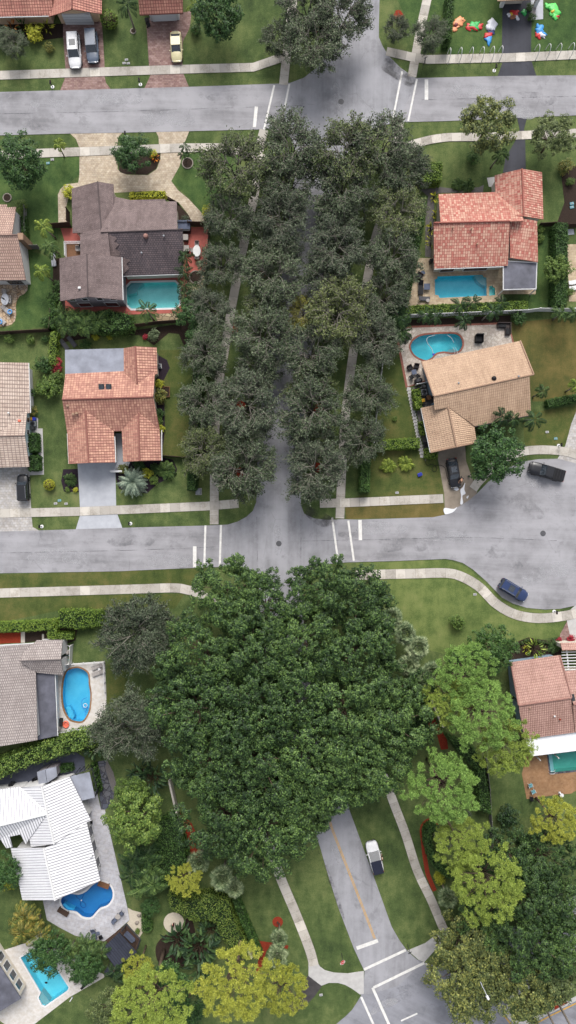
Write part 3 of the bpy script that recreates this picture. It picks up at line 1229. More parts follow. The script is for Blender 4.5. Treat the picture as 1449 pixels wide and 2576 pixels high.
# ---------------------------------------------------------------- fences
def fence(label, pts, h, mat, name='fence', cat='fence', boards=True, th=.06, post=2.4, pmat=None, step=.16):
    P = [Vector(W2(p)) for p in pts]
    root = thing(name, label, cat, (P[0].x, P[0].y, 0))
    mb = MB()
    posts = []
    for a, b in zip(P[:-1], P[1:]):
        e = b - a
        L = e.length
        if L < .05: continue
        e.normalize()
        rz = math.atan2(e.y, e.x)
        if boards:
            n = max(1, int(L / step))
            for i in range(n):
                m = a + e * (L * (i + .5) / n)
                mb.box((m.x, m.y, h / 2 + .03 * ((i * 7) % 3 - 1)), (L / n * .86, th, h), rz)
            for zz in (h * .25, h * .75):
                m = (a + b) / 2 + Vector((-e.y, e.x)) * (th * .5 + .03)
                mb.box((m.x, m.y, zz), (L, .05, .09), rz)
        else:
            m = (a + b) / 2
            mb.box((m.x, m.y, h / 2), (L, th, h), rz)
        k = max(1, int(round(L / post)))
        for i in range(k + 1): posts.append(a + e * L * i / k)
    mb.build('panel', mat, root)
    seen = []
    for p in posts:
        if any((p - q).length < .3 for q in seen): continue
        seen.append(p)
        MB().box((p.x, p.y, h / 2 + .06), (.13, .13, h + .12)).build('post', pmat or mat, root)
    return root


def rail_fence(label, pts, h, mat, name='railing', post=1.6, rails=(.5, .98), mid=True):
    P = [Vector(W2(p)) for p in pts]
    root = thing(name, label, 'fence', (P[0].x, P[0].y, 0))
    mb = MB()
    for a, b in zip(P[:-1], P[1:]):
        e = b - a
        L = e.length
        e.normalize()
        rz = math.atan2(e.y, e.x)
        for zz in rails:
            m = (a + b) / 2
            mb.box((m.x, m.y, h * zz), (L, .07, .07), rz)
        if mid:
            n = int(L / .3)
            for i in range(n):
                m = a + e * L * (i + .5) / n
                mb.box((m.x, m.y, h * .5), (.03, .03, h * .92), rz)
        k = max(1, int(round(L / post)))
        for i in range(k + 1):
            p = a + e * L * i / k
            MB().box((p.x, p.y, h / 2 + .03), (.1, .1, h + .06)).build('post', mat, root)
    mb.build('rails', mat, root)
    return root
# ---------------------------------------------------------------- vehicles
def car(name, label, body, kind, L, Wd, Hh, roofmat=None, rails=False, sunroof=False, cat='car'):
    """x forward. kind: suv, sedan, hatch, pickup"""
    root = thing(name, label, cat)
    hw = Wd / 2
    if kind == 'pickup':
        st = [(-.5, .80, .60, .86), (-.47, .95, .45, 1.05), (-.2, 1, .4, 1.07), (.1, 1, .4, 1.06), (.2, 1, .4, 1.06), (.38, .98, .4, 1.02), (.47, .90, .45, .92), (.5, .72, .55, .74)]
        cab = [(-.14, .86, 1.05), (-.125, .80, 1.0), (.06, .80, 1.0), (.20, .84, 1.05)]
        roof_x = (-.11, .065)
    elif kind == 'sedan':
        st = [(-.5, .74, .52, .78), (-.46, .92, .38, .88), (-.3, 1, .3, .92), (0, 1, .28, .92), (.2, .99, .28, .90), (.36, .97, .32, .82), (.46, .87, .4, .70), (.5, .66, .46, .60)]
        cab = [(-.40, .84, .92), (-.24, .74, 1.0), (.03, .75, 1.0), (.22, .84, .91)]
        roof_x = (-.22, .03)
    elif kind == 'fast':
        st = [(-.5, .72, .60, .96), (-.47, .88, .44, 1.05), (-.3, 1, .36, 1.06), (0, 1, .34, 1.04), (.2, .99, .34, 1.0), (.36, .97, .36, .94), (.46, .84, .42, .84), (.5, .6, .5, .72)]
        cab = [(-.495, .70, 1.0), (-.45, .76, 1.0), (-.05, .80, 1.0), (.2, .88, 1.0)]
        roof_x = (-.44, -.06)
    else:
        st = [(-.5, .80, .60, .98), (-.47, .95, .44, 1.05), (-.3, 1, .36, 1.05), (0, 1, .34, 1.04), (.2, .99, .34, 1.02), (.36, .97, .36, .96), (.46, .82, .42, .86), (.5, .58, .5, .74)]
        cab = [(-.49, .84, 1.0), (-.44, .78, 1.0), (.06, .78, 1.0), (.22, .86, 1.02)]
        roof_x = (-.44, .06)
    # lower body: lofted cross sections
    mb = MB()
    rings = []
    for x, w, z0, z1 in st:
        W_ = hw * w
        k = .82
        rings.append([(x * L, -W_ * .93, z0), (x * L, -W_, z0 + (z1 - z0) * .35), (x * L, -W_ * .97, z0 + (z1 - z0) * .8), (x * L, -W_ * k, z1), (x * L, -W_ * .3, z1 + .035),
                      (x * L, W_ * .3, z1 + .035), (x * L, W_ * k, z1), (x * L, W_ * .97, z0 + (z1 - z0) * .8), (x * L, W_, z0 + (z1 - z0) * .35), (x * L, W_ * .93, z0)])
    vs = [p for r in rings for p in r]
    n = 10
    fs = []
    for i in range(len(rings) - 1):
        for k in range(n):
            fs.append((i * n + k, i * n + (k + 1) % n, (i + 1) * n + (k + 1) % n, (i + 1) * n + k))
    fs.append(tuple(range(n)))
    fs.append(tuple(reversed([(len(rings) - 1) * n + k for k in range(n)])))
    mb.add(vs, [tuple(reversed(f)) for f in fs])
    b = mb.build('body', body, root, True)
    zb = 1.06 if kind != 'sedan' else .93
    # glasshouse
    zs = [zb - .04, Hh - .05, Hh - .05, zb - .04]
    mg = MB()
    P = []
    for (x, w, q), z in zip(cab, zs):
        P += [(x * L, -hw * w, z), (x * L, hw * w, z)]
    fs = [(0, 1, 3, 2), (2, 3, 5, 4), (4, 5, 7, 6), (0, 2, 4, 6), (1, 7, 5, 3), (0, 6, 7, 1)]
    mg.add(P, [tuple(reversed(f)) for f in fs]).build('glass', M['glass'], root)
    # roof skin and pillars
    x0, x1 = roof_x[0] * L, roof_x[1] * L
    wr = hw * .79
    mr = MB()
    mr.rbox(((x0 + x1) / 2, 0, Hh - .02), (x1 - x0 + .2, wr * 2.06, .1), .04)
    mr.build('roof', roofmat or body, root, False)
    for s in (-1, 1):
        a, bb = cab[0], cab[1]
        MB().tube([(a[0] * L, s * hw * a[1], zs[0]), (bb[0] * L, s * hw * bb[1], zs[1])], .05, 5).build('pillar', body, root)
        a, bb = cab[3], cab[2]
        MB().tube([(a[0] * L, s * hw * a[1], zs[3]), (bb[0] * L, s * hw * bb[1], zs[2])], .045, 5).build('pillar', body, root)
        mx = (cab[1][0] * .45 + cab[2][0] * .55) * L
        MB().tube([(mx, s * hw * .88, zs[0]), (mx, s * hw * cab[1][1], zs[1])], .045, 5).build('pillar', body, root)
        if kind in ('suv', 'hatch', 'fast'):
            mx = (cab[1][0] * .78 + cab[2][0] * .22) * L
            MB().tube([(mx, s * hw * .88, zs[0]), (mx, s * hw * cab[1][1], zs[1])], .06, 5).build('pillar', body, root)
    if sunroof: MB().rbox(((x0 * .25 + x1 * .75) - .35, 0, Hh + .03), (L * .19, wr * 1.25, .03), .01).build('sunroof', M['glass'], root)
    if rails:
        for s in (-1, 1):
            MB().tube([(x0 + .1, s * wr * .9, Hh + .02), (x0 + .25, s * wr * .9, Hh + .08), (x1 - .25, s * wr * .9, Hh + .08), (x1 - .05, s * wr * .9, Hh + .02)], .03, 5).build('roof_rail', M['grey_metal'], root)
    if kind == 'pickup':
        MB().rbox((-.325 * L, 0, 1.13), (L * .31, Wd * .84, .07), .03).build('bed_cover', M['black'], root)
        mbr = MB()
        for k in range(4): mbr.box((-.2 * L - k * L * .075, 0, 1.175), (.03, Wd * .82, .02))
        mbr.build('cover_seams', M['dkmetal'], root)
    rw = .36 if kind in ('suv', 'pickup', 'fast') else .32
    for sx in (.31, -.31 if kind != 'pickup' else -.29):
        for s in (-1, 1):
            mw = MB()
            y = s * (hw - .10)
            prof = []
            w_ = MB()
            ring = [(rw * .62, -.11), (rw * .95, -.11), (rw, -.06), (rw, .06), (rw * .95, .11), (rw * .62, .11)]
            vs, fs = [], []
            nn = 16
            for r_, yy in ring:
                for k in range(nn): vs.append((sx * L + r_ * math.cos(2 * PI * k / nn), y + yy, rw + r_ * math.sin(2 * PI * k / nn)))
            for i in range(len(ring) - 1):
                for k in range(nn): fs.append((i * nn + k, i * nn + (k + 1) % nn, (i + 1) * nn + (k + 1) % nn, (i + 1) * nn + k))
            wh = w_.add(vs, fs).build('wheel', M['tyre'], root)
            rm = MB()
            for q in (-.1, .1):
                vs = [(sx * L, y + q * 1.05, rw)] + [(sx * L + rw * .64 * math.cos(2 * PI * k / 10), y + q, rw + rw * .64 * math.sin(2 * PI * k / 10)) for k in range(10)]
                rm.add(vs, [(0, 1 + k, 1 + (k + 1) % 10) for k in range(10)])
            rm.build('rim', M['alloy'], wh)
    zl = st[-2][3] - .12
    for s in (-1, 1):
        MB().rbox((L * .468, s * hw * .62, zl), (.22, hw * .36, .12), .04).build('headlight', M['lamp_clear'], root)
        MB().rbox((-L * .484, s * hw * .74, .92 if kind != 'sedan' else .80), (.12, hw * .3, .16), .04).build('tail_light', M['lamp_red'], root)
        MB().rbox((cab[3][0] * L - .25, s * (hw + .1), zb + .04), (.16, .22, .13), .05).build('mirror', body, root)
    MB().rbox((L * .492, 0, .55), (.06, hw * .9, .16), .02).build('grille', M['black'], root)
    mbp = MB()
    mbp.rbox((L * .493, 0, .42), (.1, Wd * .72, .12), .04)
    mbp.rbox((-L * .493, 0, .5), (.1, Wd * .8, .16), .04)
    mbp.build('bumper', M['black'] if kind != 'sedan' else body, root)
    MB().box((-L * .505, 0, .72), (.02, .32, .13)).build('number_plate', M['white'], root)
    return root


def put_at(o, fx, fy, ang, h=0):
    w = W(fx, fy, h)
    o.location = (w.x, w.y, 0.03)
    o.rotation_euler = (0, 0, ang)
    return o


# ---------------------------------------------------------------- furniture prototypes
def k_lounger(fab, frame_mat, label='lounger'):
    root = thing('sun_lounger', label, 'sun lounger')
    MB().rbox((-.28, 0, .36), (1.25, .64, .07), .02).build('seat', fab, root)
    MB().rbox((.62, 0, .52), (.75, .64, .07), .02, 0, 0, ('Y', -.55)).build('backrest', fab, root)
    mb = MB()
    for s in (-1, 1): mb.box((-.05, s * .33, .31), (1.75, .04, .05))
    mb.build('frame', frame_mat, root)
    for x in (-.8, .55):
        for s in (-1, 1): MB().box((x, s * .33, .15), (.05, .05, .3)).build('leg', frame_mat, root)
    return kindof(root)


def k_chair(fab, frame_mat, arms=True, label='chair', w=.6):
    root = thing('garden_chair', label, 'chair')
    MB().rbox((0, 0, .42), (w, w, .09), .03).build('seat', fab, root)
    MB().rbox((-w * .5, 0, .70), (.07, w, .55), .03, 0, 0, ('Y', -.2)).build('backrest', fab, root)
    for x in (-1, 1):
        for y in (-1, 1): MB().box((x * w * .42, y * w * .42, .19), (.05, .05, .38)).build('leg', frame_mat, root)
    if arms:
        for y in (-1, 1): MB().rbox((0, y * (w * .5 + .02), .62), (w * .95, .06, .05), .015).build('armrest', frame_mat, root)
    return kindof(root)


def k_armchair(fab, label='armchair', w=.78):
    root = thing('wicker_armchair', label, 'armchair')
    MB().rbox((.02, 0, .22), (w, w, .36), .04).build('base', fab, root)
    MB().rbox((.05, 0, .44), (w * .72, w * .7, .12), .04).build('cushion', M['black'], root)
    MB().rbox((-w * .45, 0, .62), (.12, w, .5), .04).build('backrest', fab, root)
    for y in (-1, 1): MB().rbox((.02, y * w * .45, .5), (w * .9, .1, .24), .03).build('armrest', fab, root)
    return kindof(root)


def k_table(top_mat, leg_mat, r=.45, oval=1.0, h=.72, label='table', square=False):
    root = thing('patio_table', label, 'table')
    mb = MB()
    if square: mb.rbox((0, 0, h), (r * 2 * oval, r * 2, .05), .015)
    else:
        mb.lathe([(r, -.025), (r, .02), (r * .96, .03)], (0, 0, h), 20)
        mb.v = [(p[0] * oval, p[1], p[2]) for p in mb.v]
    mb.build('tabletop', top_mat, root)
    for i in range(4):
        a = PI / 4 + i * PI / 2
        MB().box((r * .68 * math.cos(a) * oval, r * .68 * math.sin(a), h / 2), (.05, .05, h)).build('leg', leg_mat, root)
    return kindof(root)


def k_ac():
    root = thing('air_conditioner', 'unit', 'air conditioner')
    MB().rbox((0, 0, .45), (.85, .85, .8), .05).build('casing', M['grey_metal'], root)
    MB().lathe([(.34, 0), (.36, .05), (.30, .06), (.29, .01)], (0, 0, .85), 18).build('fan_ring', M['dkmetal'], root)
    f = MB()
    for i in range(4): f.box((.14 * math.cos(i * PI / 2), .14 * math.sin(i * PI / 2), .873), (.27, .1, .02), i * PI / 2, 0, ('X', .3))
    f.lathe([(.08, 0), (.08, .05), (.02, .06)], (0, 0, .86), 10)
    f.build('fan', M['black'], root)
    MB().box((0, 0, .03), (1.0, 1.0, .06)).build('plinth', M['concrete'], root)
    return kindof(root)


def k_bin(mat, lidmat, label='bin'):
    root = thing('wheelie_bin', label, 'bin')
    mb = MB()
    a = [(-.24, -.26), (.24, -.26), (.24, .26), (-.24, .26)]
    mb.add([(x * .85, y * .85, .06) for x, y in a] + [(x, y, .98) for x, y in a], [(0, 1, 2, 3)[::-1], (4, 5, 6, 7), (0, 1, 5, 4), (1, 2, 6, 5), (2, 3, 7, 6), (3, 0, 4, 7)])
    mb.build('body', mat, root)
    MB().rbox((.0, 0, 1.01), (.56, .58, .07), .03).build('lid', lidmat, root)
    for s in (-1, 1): MB().tube([(-.22, s * .22, .1), (-.22, s * .28, .1)], .1, 10).build('wheel', M['black'], root)
    return kindof(root)


def k_mailbox():
    root = thing('mailbox', 'mailbox', 'mailbox')
    MB().box((0, 0, .55), (.1, .1, 1.1)).build('post', M['dkmetal'], root)
    mb = MB()
    pr = [(-.12, 0), (.12, 0), (.12, .14)] + [(.12 * math.cos(a), .14 + .12 * math.sin(a)) for a in np.linspace(.3, PI - .3, 6)] + [(-.12, .14)]
    n = len(pr)
    mb.add([(-.28, y, 1.1 + z) for y, z in pr] + [(.28, y, 1.1 + z) for y, z in pr], [tuple(range(n - 1, -1, -1)), tuple(range(n, 2 * n))] + [(i, (i + 1) % n, (i + 1) % n + n, i + n) for i in range(n)])
    mb.build('box', M['black'], root)
    MB().box((.1, -.15, 1.32), (.03, .02, .16)).build('flag', M['red'], root)
    MB().lathe([(.28, 0), (.28, .05), (.08, .06)], (0, 0, 0), 14).build('footing', M['white'], root)
    return kindof(root)


def k_manhole():
    root = thing('manhole_cover', 'cover', 'manhole cover')
    MB().lathe([(.40, 0), (.40, .012), (.37, .02)], (0, 0, 0), 24).build('frame', M['dkmetal'], root)
    mb = MB().lathe([(.35, .012), (.35, .026)], (0, 0, 0), 24)
    for i in range(5): mb.box((0, -.24 + .12 * i, .03), (.5, .03, .012))
    mb.build('lid', M['iron'], root)
    return kindof(root)


def k_utility(mat=None):
    root = thing('utility_box', 'box', 'utility box')
    MB().rbox((0, 0, .06), (.62, .42, .14), .03).build('casing', mat or M['concrete'], root)
    MB().rbox((0, 0, .14), (.34, .22, .03), .01).build('lid', M['grey_metal'], root)
    return kindof(root)


def umbrella_closed(): pass


# ---------------------------------------------------------------- people
def person(label, x, y, ang, pose, shirt, shorts, hairc, skin):
    """pose: joints in metres, x forward, y left. One skinned body; clothing and hair its children"""
    root = thing('person', label, 'person', (x, y, .04), ang)
    J = pose

    def skinned(name, chain_pts, edges, radii, mat, parent, sub=1):
        me = D.meshes.new(name)
        me.from_pydata(chain_pts, edges, [])
        me.update()
        ob = D.objects.new(name, me)
        COL.objects.link(ob)
        bpy.context.view_layer.objects.active = ob
        md = ob.modifiers.new('Skin', 'SKIN')
        if not me.skin_vertices: me.attributes.new if False else None
        sv = me.skin_vertices[0].data if len(me.skin_vertices) else None
        if sv is None: return None
        for i, r in enumerate(radii): sv[i].radius = r if isinstance(r, tuple) else (r, r)
        sv[0].use_root = True
        ob.modifiers.new('Sub', 'SUBSURF').levels = sub
        dg = bpy.context.evaluated_depsgraph_get()
        m2 = D.meshes.new_from_object(ob.evaluated_get(dg))
        D.objects.remove(ob)
        m2.name = name
        for p in m2.polygons: p.use_smooth = True
        m2.materials.clear()
        m2.materials.append(mat)
        o = D.objects.new(name, m2)
        COL.objects.link(o)
        o.parent = parent
        return o
    pts, rad, ed = [], [], []

    def add(p, r, par=None):
        pts.append(tuple(p)); rad.append(r)
        if par is not None: ed.append((par, len(pts) - 1))
        return len(pts) - 1
    pel = add(J['pelvis'], (.15, .11))
    ch = add(J['chest'], (.17, .12), pel)
    nk = add(J['neck'], .06, ch)
    hd_ = add(J['head'], (.085, .095), nk)
    tp = add(J['crown'], (.075, .08), hd_)
    nose = add(Vector(J['head']) + Vector(J['face']) * .10, .018, hd_)
    for s in ('l', 'r'):
        sh = add(J['sh' + s], .065, ch)
        el = add(J['el' + s], .043, sh)
        wr = add(J['wr' + s], .03, el)
        d = (Vector(J['wr' + s]) - Vector(J['el' + s])).normalized()
        sd = d.cross(Vector((0, 0, 1)))
        sd = sd.normalized() if sd.length > .1 else Vector((0, 1, 0))
        pal = add(Vector(J['wr' + s]) + d * .075, (.042, .018), wr)
        for k, (o_, ln) in enumerate(((-.033, .068), (-.011, .08), (.011, .074), (.033, .056))):
            k1 = add(Vector(J['wr' + s]) + d * (.10) + sd * o_, .0095, pal)
            k2 = add(Vector(J['wr' + s]) + d * (.10 + ln * .6) + sd * o_ * 1.1 - Vector((0, 0, .01)), .0085, k1)
            add(Vector(J['wr' + s]) + d * (.10 + ln) + sd * o_ * 1.1 - Vector((0, 0, .03)), .0075, k2)
        th1 = add(Vector(J['wr' + s]) + d * .05 - sd * .05, .011, pal)
        add(Vector(J['wr' + s]) + d * .09 - sd * .066, .0095, th1)
        hp = add(J['hip' + s], .09, pel)
        kn = add(J['kn' + s], .058, hp)
        an = add(J['an' + s], .038, kn)
        add(Vector(J['an' + s]) + Vector((.13, 0, -.05)), (.04, .028), an)
    skinned('body', pts, ed, rad, skin, root, 1)
    # shirt: torso and sleeves
    q = [J['pelvis'], J['chest'], J['shl'], tuple(Vector(J['shl']).lerp(Vector(J['ell']), .6)), J['shr'], tuple(Vector(J['shr']).lerp(Vector(J['elr']), .6))]
    if shirt: skinned('shirt', q, [(0, 1), (1, 2), (2, 3), (1, 4), (4, 5)], [(.175, .135), (.19, .145), .085, .07, .085, .07], shirt, root, 1)
    q = [J['pelvis'], J['hipl'], tuple(Vector(J['hipl']).lerp(Vector(J['knl']), .8)), J['hipr'], tuple(Vector(J['hipr']).lerp(Vector(J['knr']), .8))]
    skinned('shorts', q, [(0, 1), (1, 2), (0, 3), (3, 4)], [(.17, .13), .115, .085, .115, .085], shorts, root, 1)
    # hair cap
    h0 = Vector(J['head']); fdir = Vector(J['face']).normalized(); up = (Vector(J['crown']) - h0).normalized()
    vs, fs = [], []
    for i in range(7):
        a = i / 6 * 1.75
        for k in range(12):
            b = 2 * PI * k / 12
            sd = fdir.cross(up)
            dd = up * math.cos(a) + (fdir * math.cos(b) + sd * math.sin(b)) * math.sin(a)
            p = h0 + up * .05 - fdir * .02 + dd * .115
            vs.append(tuple(p))
    for i in range(6):
        for k in range(12): fs.append((i * 12 + k, i * 12 + (k + 1) % 12, (i + 1) * 12 + (k + 1) % 12, (i + 1) * 12 + k))
    MB().add([Vector(v) + origin_of(root) for v in vs], fs).build('hair', hairc, root, True)
    for s in (-1, 1):
        sd = fdir.cross(up)
        p = h0 + fdir * .088 + sd * s * .035 + up * .02
        MB().lathe([(.004, -.008), (.011, 0), (.004, .008)], p + origin_of(root), 8).build('eye', M['black'], root)
        an = J['anl'] if s < 0 else J['anr']
        MB().rbox(Vector(an) + Vector((.08, 0, -.045)) + origin_of(root), (.28, .1, .08), .03).build('shoe', M['white'], root)
    return root


def lump(parent, name, mat, c, d, rz, seed, amp=.22):
    """crumpled, half deflated nylon"""
    rng = np.random.default_rng(seed)
    bm = bmesh.new()
    bmesh.ops.create_icosphere(bm, subdivisions=3, radius=1)
    ph = rng.random(6) * 6
    for v in bm.verts:
        p = v.co
        k = 1 + amp * (math.sin(3.1 * p.x + ph[0]) * math.cos(2.7 * p.y + ph[1]) + .6 * math.sin(6 * p.y + ph[2] + 3 * p.x) + .35 * math.sin(11 * p.x + 8 * p.y + ph[3]))
        v.co = Vector((p.x * k * d[0], p.y * k * d[1], max(p.z * d[2] * (.75 + .5 * k * .5), -.02)))
    R = Matrix.Rotation(rz, 3, 'Z')
    bm.verts.index_update()
    vs = [R @ v.co + Vector(c) for v in bm.verts]
    fs = [[v.index for v in f.verts] for f in bm.faces]
    bm.free()
    return MB().add(vs, fs).build(name, mat, parent, True)
# ================================================================= THE PLACE
rng = np.random.default_rng(7)
random.seed(3)
M['hedge_in'] = plain('dark green inner leaves', c(34, 48, 28), .9, .1, .3, 3)  # own dark green of the leaves inside a hedge
M['stem'] = bark('woody stems', c(52, 44, 34), c(84, 72, 56))
M['water'] = watermat('clear pool water', (.86, .97, .985, 1))
M['water_deep'] = watermat('blue pool water', (.72, .88, .96, 1))
M['b_teal'] = basinmat('teal pool plaster', c(116, 190, 190, 1.6), c(138, 210, 208, 1.6))
M['b_aqua'] = basinmat('aqua pool plaster', c(66, 182, 202, 1.6), c(90, 200, 214, 1.6))
M['b_cyan'] = basinmat('cyan pool plaster', c(54, 178, 194, 1.6), c(88, 198, 208, 1.6))
M['b_sky'] = basinmat('sky blue pool plaster', c(70, 176, 216, 1.45), c(94, 194, 226, 1.45))
M['b_blue'] = basinmat('deep blue pool plaster', c(52, 136, 196, 1.2), c(64, 150, 206, 1.2))
M['b_pale'] = basinmat('pale aqua pool plaster', c(92, 194, 214, 1.5), c(114, 208, 222, 1.5))
M['b_green'] = basinmat('green pool plaster', c(64, 146, 134, 1.45), c(90, 168, 154, 1.45))
M['step_pale'] = plain('pale pool step', c(150, 200, 206), .6, .3, .06, 3)

# ---- pools first: the ground sheets leave holes for them
OCT = t(3, (660, 543), (880, 538), (903, 562), (903, 648), (882, 668), (662, 673), (640, 652), (637, 566))
pC, oC = pool('octagonal teal pool on the coral red deck behind the grey shingle house', OCT, .28, M['white'], M['b_teal'], M['water'], 1.35,
              [t(3, (640, 566), (660, 545), (720, 543), (700, 560), (686, 575), (686, 590), (640, 600)), t(3, (640, 566), (660, 545), (700, 544), (680, 562), (668, 575), (668, 584), (640, 590))],
              M['step_pale'], False)
pG, oG = pool('rectangular turquoise pool with scalloped steps below the red tile roof', t(4, (752, 510), (978, 502), (984, 514), (998, 517), (1000, 608), (762, 619), (756, 606), (739, 603), (738, 526), (750, 522)), .22, M['trav'], M['b_aqua'], M['water'], 1.3,
              [t(4, (940, 504), (978, 502), (984, 514), (998, 517), (999, 556), (975, 548), (950, 528)), t(4, (956, 504), (978, 502), (984, 514), (998, 517), (999, 542), (982, 536), (962, 520))], M['step_pale'], False)
pS, oS = pool('small square spa beside the rectangular turquoise pool', t(4, (1011, 560), (1030, 557), (1033, 566), (1041, 570), (1042, 605), (1012, 608)), .2, M['trav'], M['b_teal'], M['water'], .9, None, None, False, 'spa', 'spa_pool')
pH, oH = pool('kidney shaped turquoise pool with brick coping behind the tan roofed house', t(4, (618, 858), (640, 825), (690, 806), (820, 799), (862, 812), (877, 848), (862, 882), (825, 893), (785, 888), (745, 896), (718, 922), (690, 931), (650, 915), (626, 890)), .3, M['brick'], M['b_cyan'], M['water'], 1.3,
              [t(4, (800, 891), (812, 876), (840, 874), (856, 884), (825, 893))], M['step_pale'])
pI, oI = pool('oval sky blue pool on the white deck beside the light grey house', t(7, (340, 735), (380, 720), (410, 724), (440, 745), (446, 775), (447, 800), (454, 850), (450, 920), (435, 960), (415, 985), (390, 988), (352, 975), (326, 930), (316, 870), (320, 790)), .26, M['deck_brown'], M['b_sky'], M['water'], 1.3,
              [t(7, (328, 920), (345, 915), (362, 940), (372, 965), (362, 980), (345, 968)), t(7, (328, 928), (338, 926), (350, 945), (358, 962), (352, 974), (344, 962))], M['b_sky'])
pJ, oJ = pool('deep blue freeform pool beside the white tile roof', t('J', (570, 1500), (600, 1455), (660, 1437), (740, 1443), (810, 1412), (860, 1362), (920, 1327), (990, 1333), (1038, 1378), (1055, 1440), (1040, 1500), (1000, 1545), (940, 1568), (900, 1605), (860, 1650), (820, 1660), (770, 1648), (720, 1608), (680, 1597), (630, 1592), (590, 1558)), .28, M['white'], M['b_blue'], M['water_deep'], 1.2,
              [t('J', (580, 1545), (600, 1535), (650, 1575), (690, 1590), (680, 1598), (630, 1592), (590, 1558))], M['b_sky'])
pK, oK = pool('rectangular pale blue pool with a side step bay at the lower left', t(11, (103, 632), (200, 574), (212, 576), (345, 780), (341, 796), (226, 876), (212, 870), (194, 834), (206, 808)), .2, M['white'], M['b_pale'], M['water'], 1.3,
              [t(11, (194, 834), (206, 808), (212, 814), (248, 860), (226, 876), (212, 870)), t(11, (194, 834), (204, 815), (236, 868), (226, 876), (212, 870))], M['step_pale'], False)
pL, oL = pool('dark green pool under the white flat roof at the right edge', t(10, (1309, 325), (1449, 308), (1600, 290), (1600, 396), (1449, 403), (1322, 416)), .25, M['slate'], M['b_green'], M['water'], 1.3,
              [t(10, (1309, 325), (1330, 322), (1342, 414), (1322, 416)), t(10, (1309, 325), (1320, 324), (1332, 415), (1322, 416))], M['step_pale'], False)

# ---- ground
BIG = 1500.0
flat('ground', [(-BIG, -BIG), (BIG, -BIG), (BIG, BIG), (-BIG, BIG)], M['lawn'], 0, HOLES, world=True)
_z = [.003]


def sheet(name, pts, mat, holes=(), smooth=False):
    _z[0] += .0006
    return flat(name, crv(pts, True, 5) if smooth else pts, mat, _z[0], holes)


# lawns that differ
sheet('lawn', [(1279, 812), (1449, 797), (1560, 797), (1560, 1010), (1340, 1010), (1292, 872)], M['lawn_dry'])
sheet('lawn', t(6, (478, 0), (560, 0), (595, 190), (640, 350), (655, 450), (440, 455), (470, 120)), M['lawn_mid'])
sheet('lawn', t(6, (412, 490), (660, 470), (752, 560), (785, 725), (300, 750), (410, 715)), M['lawn_mid'])
sheet('lawn', t(6, (288, 790), (785, 768), (788, 828), (740, 842), (290, 850)), M['lawn_dry'])
sheet('lawn', t(6, (1180, 320), (1449, 280), (1449, 330), (1400, 480), (1190, 480)), M['lawn_mid'])
sheet('lawn', t(5, (800, 0), (985, 0), (940, 540), (815, 530)), M['lawn_mid'])
sheet('lawn', t(7, (0, 250), (1040, 212), (1010, 330), (870, 300), (0, 325)), M['lawn_mid'])
sheet('lawn', t(7, (0, 365), (930, 345), (880, 420), (300, 430), (0, 490)), M['lawn_mid'])
sheet('lawn', t(8, (430, 272), (790, 262), (870, 280), (960, 330), (1060, 420), (1180, 475), (1290, 490), (1400, 480), (1365, 560), (1110, 600), (900, 680), (600, 600), (470, 400)), M['lawn_bright'])
sheet('lawn', t(8, (340, 190), (800, 175), (900, 210), (1000, 300), (1080, 380), (1200, 430), (1390, 425), (1300, 445), (1150, 430), (1040, 360), (940, 275), (800, 220), (430, 228), (370, 260)), M['lawn_bright'])
sheet('lawn', [(990, -20), (1130, -20), (1130, 130), (1049, 136), (1040, 80)], M['lawn_rich'])
sheet('lawn', [(1130, -40), (1262, -40), (1262, 130), (1130, 136)], M['lawn_rich'])
sheet('lawn', [(1336, -40), (1600, -40), (1600, 125), (1336, 130)], M['lawn_rich'])
sheet('lawn', [(431, 457), (465, 384), (600, 384), (600, 520), (520, 560), (480, 500)], M['lawn_rich'])
sheet('lawn', [(0, 393), (200, 393), (200, 440), (150, 480), (146, 600), (70, 640), (62, 500), (0, 510)], M['lawn_rich'])
sheet('lawn', t(3, (145, 380), (270, 420), (265, 760), (0, 790), (60, 760), (82, 720), (82, 650), (100, 610), (140, 575)), M['lawn_rich'])
sheet('lawn', [(1320, 560), (1409, 560), (1409, 780), (1300, 780)], M['lawn_rich'])
# planting beds
sheet('planting_bed', t(3, (290, 790), (480, 800), (700, 778), (900, 750), (985, 700), (1000, 880), (930, 870), (900, 800), (850, 795), (775, 858), (700, 805), (480, 815), (330, 840), (280, 830)), M['mulch'])
sheet('planting_bed', t(3, (268, 420), (330, 420), (330, 700), (300, 800), (262, 760)), M['mulch'])
sheet('planting_bed', t(5, (318, 600), (395, 598), (398, 715), (322, 712), (308, 660)), M['mulch_purple'])
sheet('planting_bed', t(5, (580, 590), (660, 560), (820, 540), (870, 552), (892, 600), (880, 640), (820, 660), (790, 675), (740, 722), (600, 700), (585, 650)), M['mulch_purple'], (), False)
sheet('planting_bed', t(5, (785, 20), (840, 50), (855, 90), (825, 150), (830, 400), (815, 540), (785, 540)), M['mulch_purple'])
sheet('planting_bed', t(1, (592, 790), (600, 860), (622, 876), (740, 880), (785, 850), (806, 800), (806, 772), (700, 770)), M['mulch'])
sheet('planting_bed', t(1, (0, 120), (320, 120), (318, 190), (200, 205), (0, 180)), M['mulch'])
sheet('planting_bed', t(3, (800, 78), (850, 100), (910, 160), (960, 215), (960, 240), (890, 240), (888, 130), (830, 120)), M['mulch'])
sheet('planting_bed', t(2, (1370, 840), (1500, 830), (1500, 1135), (1350, 1130), (1390, 1020)), M['mulch'])
sheet('gravel_bed', t(4, (652, 60), (760, 60), (850, 72), (960, 62), (985, 50), (980, 88), (760, 90), (735, 100), (735, 415), (690, 412), (692, 180), (705, 110)), M['gravel'])
